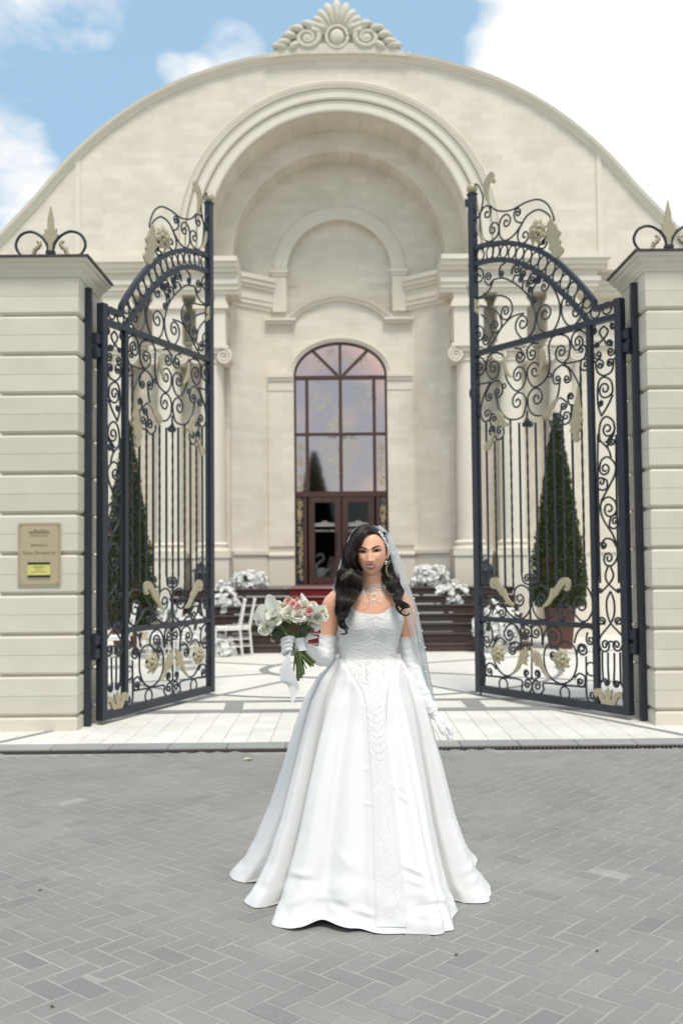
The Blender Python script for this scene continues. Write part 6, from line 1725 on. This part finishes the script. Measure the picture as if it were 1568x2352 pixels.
bp_(hairL, 'highlight_strands', 'hair_light', True, hair_o)['kind'] = 'stuff'
bp_(brown, 'brown_strands', 'hair_brown', True, hair_o)['kind'] = 'stuff'
# scalp hair: shell over crown and back of the head
cap = MB(); n, m = 64, 40; V = []; keep = {}
for i in range(m + 1):
    ph = -0.35 + (PI/2 + 0.35) * i / m
    for j in range(n):
        th = 2*PI*j/n; d = Vector((math.cos(ph)*math.cos(th), math.cos(ph)*math.sin(th), math.sin(ph)))
        x, y, z = d.x * 0.0800, d.y * (0.100 if d.y < 0 else 0.112), d.z * (0.1235 if d.z > 0 else 0.12)
        ridge = 0.0012 * math.sin(30 * th + 6 * ph)
        V.append(tuple(HM @ Vector((x * (1 + ridge * 10), y * (1 + ridge * 10), z))))
        hair_z = 0.088 - 9.0 * x * x if x < 0.02 else 0.092 - 8.5 * x * x
        keep[i*n + j] = (y > -0.022 and (z > -0.03 or y > 0.03)) or z > hair_z
cap.v = V
cap.f = [q for q in [(i*n + j, i*n + (j+1) % n, (i+1)*n + (j+1) % n, (i+1)*n + j) for i in range(m) for j in range(n)] if all(keep[k] for k in q)]
bp_(cap, 'scalp_hair', 'hair', True, hair_o)
# side sweep from the parting back to the headband
sw = MB()
for k in range(40):
    f = k / 39; a = np.array((790 + 20 * f, 262 - 25 * f, -.088 + .03 * f)); c_ = np.array((948 - 10 * f, 500 - 230 * f, -.012 + .02 * f)); b_ = (a + c_) / 2 + np.array((30, -35, -.022))
    sw.tube([H6(*(a * (1-t)**2 + 2*b_*t*(1-t) + c_*t*t)) for t in np.linspace(0, 1, 12)], 0.0028, 4, cap=False)
bp_(sw, 'swept_side', 'hair', True, hair_o)

# ---- pearls in the hair, earring
hb = MB()
for q in catmull([(815, 236, -.075), (850, 275, -.072), (888, 335, -.065), (915, 395, -.055), (938, 455, -.04), (955, 525, -.022), (968, 590, -.01)], 7):
    for k in range(2):
        p = H6(float(q[0]) + gb.gauss(0, 9), float(q[1]) + gb.gauss(0, 9), float(q[2]) - 0.012); hb.sphere(p, gb.uniform(0.0024, 0.0042), 7, 5)
bp_(hb, 'hair_pearls', 'pearl')
bp_(MB().sphere(H6(922, 708, -.045), 0.0052, 10, 7).sphere(H6(912, 738, -.045), 0.0038, 8, 6), 'earring', 'pearl')

# ---- gloves with hands
def glove(A, k0, fingers, palm, name, seed):
    pth, rad = arm_path(A, 8); st = k0 * 8; pth, rad = pth[st:], rad[st:]
    mb = MB(); n_ = len(pth); rr_ = []
    for i, r in enumerate(rad):
        f = i / (n_ - 1); rr_.append(r + 0.0035 - 0.001 * f)
    mb.tube(pth, rr_, 20)
    for c, a_, rad3, e in palm:
        s_ = MB().sphere((0, 0, 0), 1, 14, 10, rad3); Mx = Matrix.Translation(B(*c)) @ a_.to_4x4(); mb.add([tuple(Mx @ Vector(p)) for p in s_.v], s_.f)
    for pts, r0, r1 in fingers:
        c = catmull([tuple(B(*p)) for p in pts], 5); m_ = len(c)
        mb.tube([tuple(map(float, q)) for q in c], [r0 + (r1 - r0) * i / (m_ - 1) for i in range(m_)], 10)
        mb.sphere(tuple(map(float, c[-1])), r1, 10, 6); mb.sphere(tuple(map(float, c[0])), r0, 10, 6)
    me = remesh(mb, 0.0026, 2, name); me.name = name
    # cloth wrinkles
    gs = Vector((seed, 0, 0))
    nrm = [v.normal.copy() for v in me.vertices]; cos_ = [v.co.copy() for v in me.vertices]; res = []
    for p, nv in zip(cos_, nrm):
        w = 0.0026 * mnoise.noise(Vector((p.x * 22, p.y * 22, p.z * 60)) + gs) + 0.0022 * mnoise.noise(Vector((p.x * 45, p.y * 30, p.z * 40)) + gs)
        q = p + nv * w; res += [q.x, q.y, q.z]
    me.vertices.foreach_set('co', res); me.update()
    me.materials.clear(); me.materials.append(M['glove_satin'])
    return link(name, me, bride, OFF)
I3 = Matrix.Rotation(0, 3, 'X')
gl_r_f = []
for k in range(4):       # fingers closed round the stems from the left
    y = 1470 + 9.2 * k; dx = 1.2 * k
    gl_r_f.append(([(652 + dx*.6, y + 5, -.205), (649 + dx*.5, y + 1, -.235), (655 + dx*.4, y - 4, -.258), (665 + dx*.2, y - 6.5, -.268), (673 - 1.6*k, y - 6.0, -.264)], 0.0105, 0.0082))
gl_r_f.append(([(690, 1476, -.185), (699, 1470, -.205), (703, 1474, -.222)], 0.0105, 0.009))
gl_r = glove(ARM_R, 4, gl_r_f, [((668, 1486, -.200), Matrix.Rotation(R(-12), 3, 'Y'), (0.034, 0.017, 0.043), 0), ((680, 1487, -.192), I3, (0.026, 0.018, 0.032), 0)], 'glove', 1.0)
gl_l_f = [([(1014, 1664, -.045), (1021, 1678, -.055), (1028, 1692, -.052), (1032, 1704, -.045)], 0.0100, 0.0078),
          ([(1021, 1663, -.030), (1030, 1675, -.036), (1035, 1690, -.036), (1035, 1703, -.032)], 0.0100, 0.0078),
          ([(1023, 1661, -.010), (1032, 1672, -.014), (1036, 1684, -.016), (1034, 1696, -.016)], 0.0098, 0.0076),
          ([(1022, 1659, .010), (1030, 1669, .008), (1033, 1679, .005), (1031, 1689, .002)], 0.0090, 0.0070),
          ([(1003, 1652, -.045), (1007, 1665, -.062), (1012, 1677, -.066), (1018, 1687, -.062)], 0.0110, 0.0086)]
gl_l = glove(ARM_L, 4, gl_l_f, [((1011, 1655, -.020), Matrix.Rotation(R(-32), 3, 'Y'), (0.020, 0.036, 0.040), 0), ((1001, 1644, -.014), Matrix.Rotation(R(-38), 3, 'Y'), (0.023, 0.028, 0.030), 0)], 'glove', 5.0)
for nm, A in (('cuff', ARM_R), ('cuff', ARM_L)):
    pth, rad = arm_path(A, 8); p, q = Vector(pth[32]), Vector(pth[34]); t = (q - p).normalized(); u = t.orthogonal().normalized(); w = t.cross(u)
    rr_ = [p + (u * math.cos(a) + w * math.sin(a)) * (rad[32] + 0.0035) for a in np.linspace(0, 2*PI, 30)]
    bp_(MB().tube(rr_, 0.0022, 5), 'glove_edge', 'glove_satin', True, None)

# ---- veil: two light sheets of tulle hanging from the crown
def tulle():
    m = bpy.data.materials.new('tulle'); m.use_nodes = True; t = m.node_tree; n = t.nodes; l = t.links; n.clear()
    o = n.new('ShaderNodeOutputMaterial'); mx = n.new('ShaderNodeMixShader'); tr = n.new('ShaderNodeBsdfTransparent'); ad = n.new('ShaderNodeMixShader'); df = n.new('ShaderNodeBsdfDiffuse'); tl = n.new('ShaderNodeBsdfTranslucent')
    df.inputs['Color'].default_value = (0.82, 0.85, 0.86, 1); tl.inputs['Color'].default_value = (0.82, 0.85, 0.86, 1)
    tc_ = n.new('ShaderNodeTexCoord'); no = n.new('ShaderNodeTexNoise'); no.inputs['Scale'].default_value = 14; no.inputs['Detail'].default_value = 2
    mp_ = n.new('ShaderNodeMapping'); mp_.inputs['Scale'].default_value = (3, 3, 0.5); l.new(tc_.outputs['Object'], mp_.inputs['Vector']); l.new(mp_.outputs['Vector'], no.inputs['Vector'])
    mr = n.new('ShaderNodeMapRange'); mr.inputs['From Min'].default_value = 0.35; mr.inputs['From Max'].default_value = 0.65; mr.inputs['To Min'].default_value = 0.25; mr.inputs['To Max'].default_value = 0.56
    l.new(no.outputs['Fac'], mr.inputs['Value']); l.new(mr.outputs['Result'], mx.inputs['Fac'])
    ad.inputs['Fac'].default_value = 0.45
    l.new(df.outputs[0], ad.inputs[1]); l.new(tl.outputs[0], ad.inputs[2]); l.new(tr.outputs[0], mx.inputs[1]); l.new(ad.outputs[0], mx.inputs[2]); l.new(mx.outputs[0], o.inputs['Surface'])
    M['tulle'] = m
tulle()
VY = [1207, 1216, 1230, 1250, 1275, 1303, 1333, 1365, 1397, 1440, 1490, 1550, 1615, 1650]
RIN = [(868, .0), (876, -.03), (884, -.045), (891, -.04), (897, -.035), (904, -.03), (913, -.03), (923, -.035), (930, -.05), (939, -.045), (950, -.02), (962, .04), (974, .07), (980, .08)]
ROUT = [(872, .04), (884, .03), (894, .03), (906, .03), (917, .03), (925, .03), (935, .03), (946, .035), (957, .04), (966, .06), (975, .09), (986, .12), (998, .14), (1003, .15)]
LOUT = [(826, .04), (812, .03), (804, .03), (795, .03), (787, .03), (778, .04), (770, .05), (762, .08), (757, .10), (755, .12), (753, .14), (750, .16), (747, .18), (745, .18)]
LIN = [(832, .0), (820, -.01), (812, -.01), (803, .0), (797, .01), (790, .02), (783, .04), (776, .08), (772, .10), (770, .12), (770, .13), (770, .15), (770, .17), (770, .17)]
def vcol(T, y): return interp(y, VY, [q[0] for q in T]), interp(y, VY, [q[1] for q in T])
for layer, (dx, name) in enumerate(((0.0, 'veil'), (0.022, 'veil_lining'))):
    rows = []
    for i in range(64):
        y = 1207 + (1650 - 1207) * (i / 63) ** 1.2
        key = [vcol(RIN, y), vcol(ROUT, y)]
        back = 0.125 + 0.05 * smooth01((y - 1240) / 200)
        (ri, rd), (ro_, rod), (lo2, lod), (li, ld) = vcol(RIN, y), vcol(ROUT, y), vcol(LOUT, y), vcol(LIN, y)
        cx_ = (ro_ + lo2) / 2; topk = smooth01((y - 1207) / 26)
        pts = [(ri, rd), ((ri + ro_) / 2 + 2, (rd + rod) / 2 - .004), (ro_, rod), (cx_ + (ro_ - cx_) * .6, back * topk + .04), (cx_, back * topk + .05), (cx_ + (lo2 - cx_) * .6, back * topk + .04), (lo2, lod), ((lo2 + li) / 2 - 1, (lod + ld) / 2), (li, ld)]
        c = catmull(pts, 8); r_ = []
        for k, q in enumerate(c):
            f = smooth01((y - 1230) / 200); fold = f * (0.010 * math.sin(k * 1.15 + 0.4) + 0.007 * math.sin(k * 2.3 + y * .01))
            p = B(float(q[0]) - dx * 60 * (1 if k < 32 else -1) * (0.3 + 0.5 * f), y + (2 if layer else 0), float(q[1]) + fold + dx); r_.append(tuple(p))
        rows.append(r_)
    v_o = bp_(MB().grid(rows), name, 'tulle')
    if layer == 0: veil_o = v_o; vrows = rows
vp = MB()
for i in range(18, 60, 5): vp.sphere(vrows[i][15], 0.0040, 8, 5)
for i in range(14, 60, 9): vp.sphere(vrows[i][9], 0.0034, 8, 5)
vp_o = bp_(vp, 'veil_pearls', 'pearl', True, veil_o); tag(vp_o, kind='stuff')
# ------------------------------------------------------------------ bouquet
petal_mat('rose_white', (0.82, 0.81, 0.70))
petal_mat('rose_pink', (0.80, 0.50, 0.44))
petal_mat('calla_white', (0.84, 0.84, 0.76))
mat('calla_green', (0.42, 0.48, 0.20), 0.45)
mat('stem_green', (0.075, 0.115, 0.030), 0.42, var=(60, (0.12, 0.16, 0.05), 0.3))
mat('stem_cut', (0.28, 0.33, 0.14), 0.7)
mat('bouquet_leaf', (0.022, 0.045, 0.018), 0.38, var=(25, (0.04, 0.065, 0.025), 0.3))
def d7(x, y): return (575.75 + 0.125 * x, 1335.25 + 0.125 * y)
def Q7(x, y, dy): return B(*d7(x, y), dy)
grip = Q7(860, 1160, -.232)
bq = thing('bouquet', 'hand-tied bouquet of white roses, callas and small pink roses in a gloved hand', 'bouquet', tuple(grip))
OB = tuple(-grip)
def qb(mb, nm, m, smooth=True, par=None):
    return mb.build(nm, m, par or bq, smooth, **({} if par else {'loc': OB}))
gq = random.Random(21)
def rose_mb(R_, seed, openness=1.0):
    g_ = random.Random(seed); mb = MB()
    for Lr in range(6):
        n_ = 3 + Lr; rl = R_ * (0.10 + 0.175 * Lr) * openness; zt = R_ * (0.50 - 0.07 * Lr - 0.02 * Lr * Lr)
        for k in range(n_):
            a0 = 2*PI*k/n_ + Lr * 0.8 + g_.uniform(-.15, .15); wa = 2*PI/n_ * 0.72; rows_ = []
            curl = g_.uniform(0.05, 0.22) * R_ * (0.3 + Lr * 0.25)
            for i in range(6):
                t = i / 5; z = -0.55 * R_ + (zt + 0.55 * R_) * t ** 0.8
                rr = rl * (0.35 + 0.65 * math.sin(PI/2 * min(1, t * 1.25))) + (curl * ((t - 0.7) / 0.3) ** 2 if t > 0.7 else 0)
                if t > 0.9 and Lr > 2: z -= curl * 0.4
                row = []
                for j in range(6):
                    f = j / 5 * 2 - 1; w = math.sqrt(max(0.05, 1 - max(0, t - 0.55) ** 2 * 3.2 * f * f)) if t > 0.55 else 1.0
                    a = a0 + wa * f * w; q_ = rr * (1 - 0.06 * f * f)
                    row.append((q_ * math.cos(a), q_ * math.sin(a), z - 0.10 * R_ * f * f * t))
                rows_.append(row)
            mb.grid(rows_)
    return mb
def place(mb, c, d, roll=0.0):
    q = Vector(d).normalized().to_track_quat('Z', 'Y').to_matrix().to_4x4(); Mx = Matrix.Translation(c) @ q @ Matrix.Rotation(roll, 4, 'Z')
    mb.v = [tuple(Mx @ Vector(p)) for p in mb.v]; return mb
root = Q7(870, 1130, -.228)
def out_dir(c, up=0.3, fwd=0.55): d = (c - root).normalized(); return d + Vector((0, -fwd, up))
ROSE = [(400, 640, -.300, 112, 'w'), (238, 830, -.290, 100, 'w'), (690, 545, -.320, 92, 'w'), (870, 590, -.322, 105, 'w'), (985, 425, -.290, 98, 'w'), (290, 520, -.270, 95, 'w'), (1345, 610, -.235, 72, 'w'), (1240, 640, -.285, 85, 'w'), (560, 470, -.25, 90, 'w'), (780, 470, -.27, 80, 'w'), (1130, 430, -.245, 80, 'w'), (350, 760, -.250, 80, 'w'), (1225, 790, -.225, 62, 'w'),
        (480, 560, -.285, 85, 'w'), (600, 610, -.275, 80, 'w'), (960, 620, -.30, 82, 'w'), (1090, 620, -.285, 80, 'w'), (1320, 520, -.24, 70, 'w'), (160, 700, -.255, 70, 'w'), (450, 420, -.24, 80, 'w'), (900, 400, -.26, 72, 'w'),
        (690, 335, -.275, 66, 'p'), (770, 405, -.300, 66, 'p'), (868, 445, -.318, 58, 'p'), (1075, 522, -.318, 72, 'p'), (1075, 410, -.27, 55, 'p'), (860, 335, -.25, 52, 'p'), (400, 1045, -.225, 52, 'p'), (285, 470, -.235, 45, 'p')]
for i, (x, y, dy, r_, kd) in enumerate(ROSE):
    c = Q7(x, y, dy); fw = 1.3 if kd == 'w' else 1.0
    o = qb(place(rose_mb(r_ * 0.125 * KM * 1.28, i, 1.0 if kd == 'w' else 0.85), c, out_dir(c, 0.35, fw), i * 1.1), 'white_rose' if kd == 'w' else 'pink_rose', 'rose_white' if kd == 'w' else 'rose_pink')
    b0 = c - out_dir(c).normalized() * r_ * 0.125 * KM * 0.5
    cp = MB()
    for k in range(5):
        a = 2*PI*k/5; cp.add([(0.004*math.cos(a-.5), 0.004*math.sin(a-.5), 0), (0.004*math.cos(a+.5), 0.004*math.sin(a+.5), 0), (0.016*math.cos(a), 0.016*math.sin(a), -0.010)], [(0,1,2)])
    qb(place(cp, b0, out_dir(c)), 'sepals', 'bouquet_leaf', False, o)
def calla_mb(L_, R_, tip):
    rows_ = []
    for i in range(15):
        v = i / 14; row = []
        for j in range(23):
            a = -PI * 0.97 + 2*PI*0.97 * j / 22; front = 0.5 + 0.5 * math.cos(a)
            r_ = R_ * (0.10 + 0.25 * v + 0.65 * max(0, v - 0.35) ** 1.7 * 2.05) * (1 + 0.10 * (1 - front))
            z = L_ * v * (0.80 + tip * front ** 3 * v + 0.16 * front)
            lip = max(0, v - 0.86) * 1.6; z -= lip * R_ * (0.9 - 0.7 * front)
            row.append((r_ * math.cos(a) + tip * front ** 4 * R_ * v ** 3 * 0.5, r_ * math.sin(a), z))
        rows_.append(row)
    return MB().grid(rows_)
CAL = [(640, 700, -.285, 330, 470, -.315, 1.30), (330, 900, -.27, 165, 560, -.265, 1.0), (930, 560, -.25, 1010, 330, -.265, 0.8), (1090, 720, -.29, 1235, 440, -.305, 1.05), (960, 900, -.21, 1120, 1060, -.225, 0.9), (1030, 790, -.24, 1235, 850, -.245, 0.7)]
for i, (x0, y0, z0, x1, y1, z1, sc_) in enumerate(CAL):
    a, b = Q7(x0, y0, z0), Q7(x1, y1, z1); d = b - a
    mb = calla_mb(d.length * 1.0, d.length * 0.42 * (1.15 if i == 0 else 1.0), 0.35)
    o = qb(place(mb, a, d, (2.2, 0.6, 1.8, 4.4, 1.0, 3.0)[i]), 'calla_lily', 'calla_white')
    qb(MB().tube([a - d * 0.30, a, a + d * 0.10], [0.005, d.length * 0.05, d.length * 0.062], 8), 'calla_throat', 'calla_green', True, o)
# stems fan above the hand and cross below it
for k in range(30):
    g_ = gq
    tx = g_.uniform(380, 1240); ty = 690 + 0.0006 * (tx - 800) ** 2 + g_.uniform(-30, 80); td = -.25 + g_.uniform(-.05, .05)
    mx_ = 860 + (tx - 820) * 0.14 + g_.gauss(0, 30); bx_ = 760 + g_.random() * 440; byy = 1560 + 250 * math.exp(-((bx_ - 870) / 170) ** 2) - 0.12 * (bx_ - 760) + g_.uniform(-60, 40)
    bd = -.232 + g_.uniform(-.03, .03)
    pts = catmull([tuple(Q7(tx, ty, td)), tuple(Q7(mx_ + (tx - mx_) * 0.25, 980, -.236)), tuple(Q7(mx_, 1150, -.230 + g_.gauss(0, .008))), tuple(Q7(mx_ + (bx_ - mx_) * 0.35, 1330, bd)), tuple(Q7(bx_, byy, bd))], 5)
    r_ = g_.uniform(0.0026, 0.0044) if k < 24 else 0.0058
    o = qb(MB().tube([tuple(map(float, p)) for p in pts], r_, 7), 'stem', 'stem_green')
    e = Vector([float(q) for q in pts[-1]]); e2 = Vector([float(q) for q in pts[-2]]); t = (e - e2).normalized()
    qb(MB().tube([e, e + t * 0.0006], r_ * 0.92, 7), 'cut_end', 'stem_cut', False, o)
LEAF = [(520, 1000, 400, 960, 480, 1110, -.255), (640, 1010, 470, 930, 350, 960, -.25), (930, 1010, 960, 860, 1040, 780, -.262), (920, 1030, 980, 940, 1000, 1030, -.255), (560, 880, 480, 760, 440, 800, -.24), (1060, 900, 1000, 820, 1110, 930, -.25), (760, 850, 700, 760, 640, 720, -.245), (820, 800, 760, 700, 800, 650, -.24), (1010, 700, 1080, 620, 1130, 640, -.25), (620, 820, 540, 700, 500, 650, -.235), (950, 720, 900, 640, 860, 700, -.235), (700, 900, 620, 830, 560, 860, -.225), (1120, 760, 1190, 700, 1250, 690, -.24)]
for x0, y0, x1, y1, x2, y2, dy in LEAF:
    pts = catmull([(x0, y0), (x1, y1), (x2, y2)], 6); rows_ = []; m_ = len(pts)
    for i, p in enumerate(pts):
        t = i / (m_ - 1); dd = np.array(pts[min(i+1, m_-1)]) - np.array(pts[max(i-1, 0)]); dd = dd / (np.linalg.norm(dd) + 1e-9); nn_ = np.array([-dd[1], dd[0]])
        w = 62 * math.sin(PI * (0.04 + 0.96 * t)) ** 0.8
        rows_.append([tuple(Q7(float(p[0] + nn_[0]*w*f), float(p[1] + nn_[1]*w*f), dy - 0.008 * math.sin(PI * t) + 0.009 * abs(f))) for f in (-1, -0.5, 0, 0.5, 1)])
    qb(MB().grid(rows_), 'leaf', 'bouquet_leaf')
# wrap and ribbon tail
rows_ = []
for i in range(15):
    t = i / 14; c = Q7(880 - 40 * (0.5 - t) * 0.9 + 20 * t, 1045 + 235 * t, -.232); rr = 0.0265 + 0.004 * abs(t - 0.45) + 0.0012 * math.sin(i * 2.4)
    rows_.append([(c.x + rr * math.cos(a), c.y + rr * 0.92 * math.sin(a), c.z + 0.004 * math.cos(a + 0.6)) for a in np.linspace(0, 2*PI, 28, endpoint=False)])
qb(MB().grid(rows_, True), 'ribbon_wrap', 'satin')
Lf = catmull([(720, 1270, -.262), (640, 1400, -.262), (545, 1580, -.255), (527, 1700, -.250), (560, 1850, -.246), (665, 1900, -.240), (715, 2040, -.242), (748, 2235, -.246)], 6)
Rt = catmull([(742, 1275, -.266), (728, 1380, -.270), (745, 1530, -.268), (800, 1680, -.266), (855, 1830, -.262), (886, 1960, -.258), (880, 2030, -.256), (765, 2250, -.250)], 6)
rows_ = []
for i, (a, b) in enumerate(zip(Lf, Rt)):
    rows_.append([tuple(Q7(float(a[0] + (b[0]-a[0])*f), float(a[1] + (b[1]-a[1])*f), float(a[2] + (b[2]-a[2])*f) + 0.006 * math.sin(f * 5 + i * 0.12))) for f in np.linspace(0, 1, 9)])
qb(MB().grid(rows_), 'ribbon_tail', 'satin')
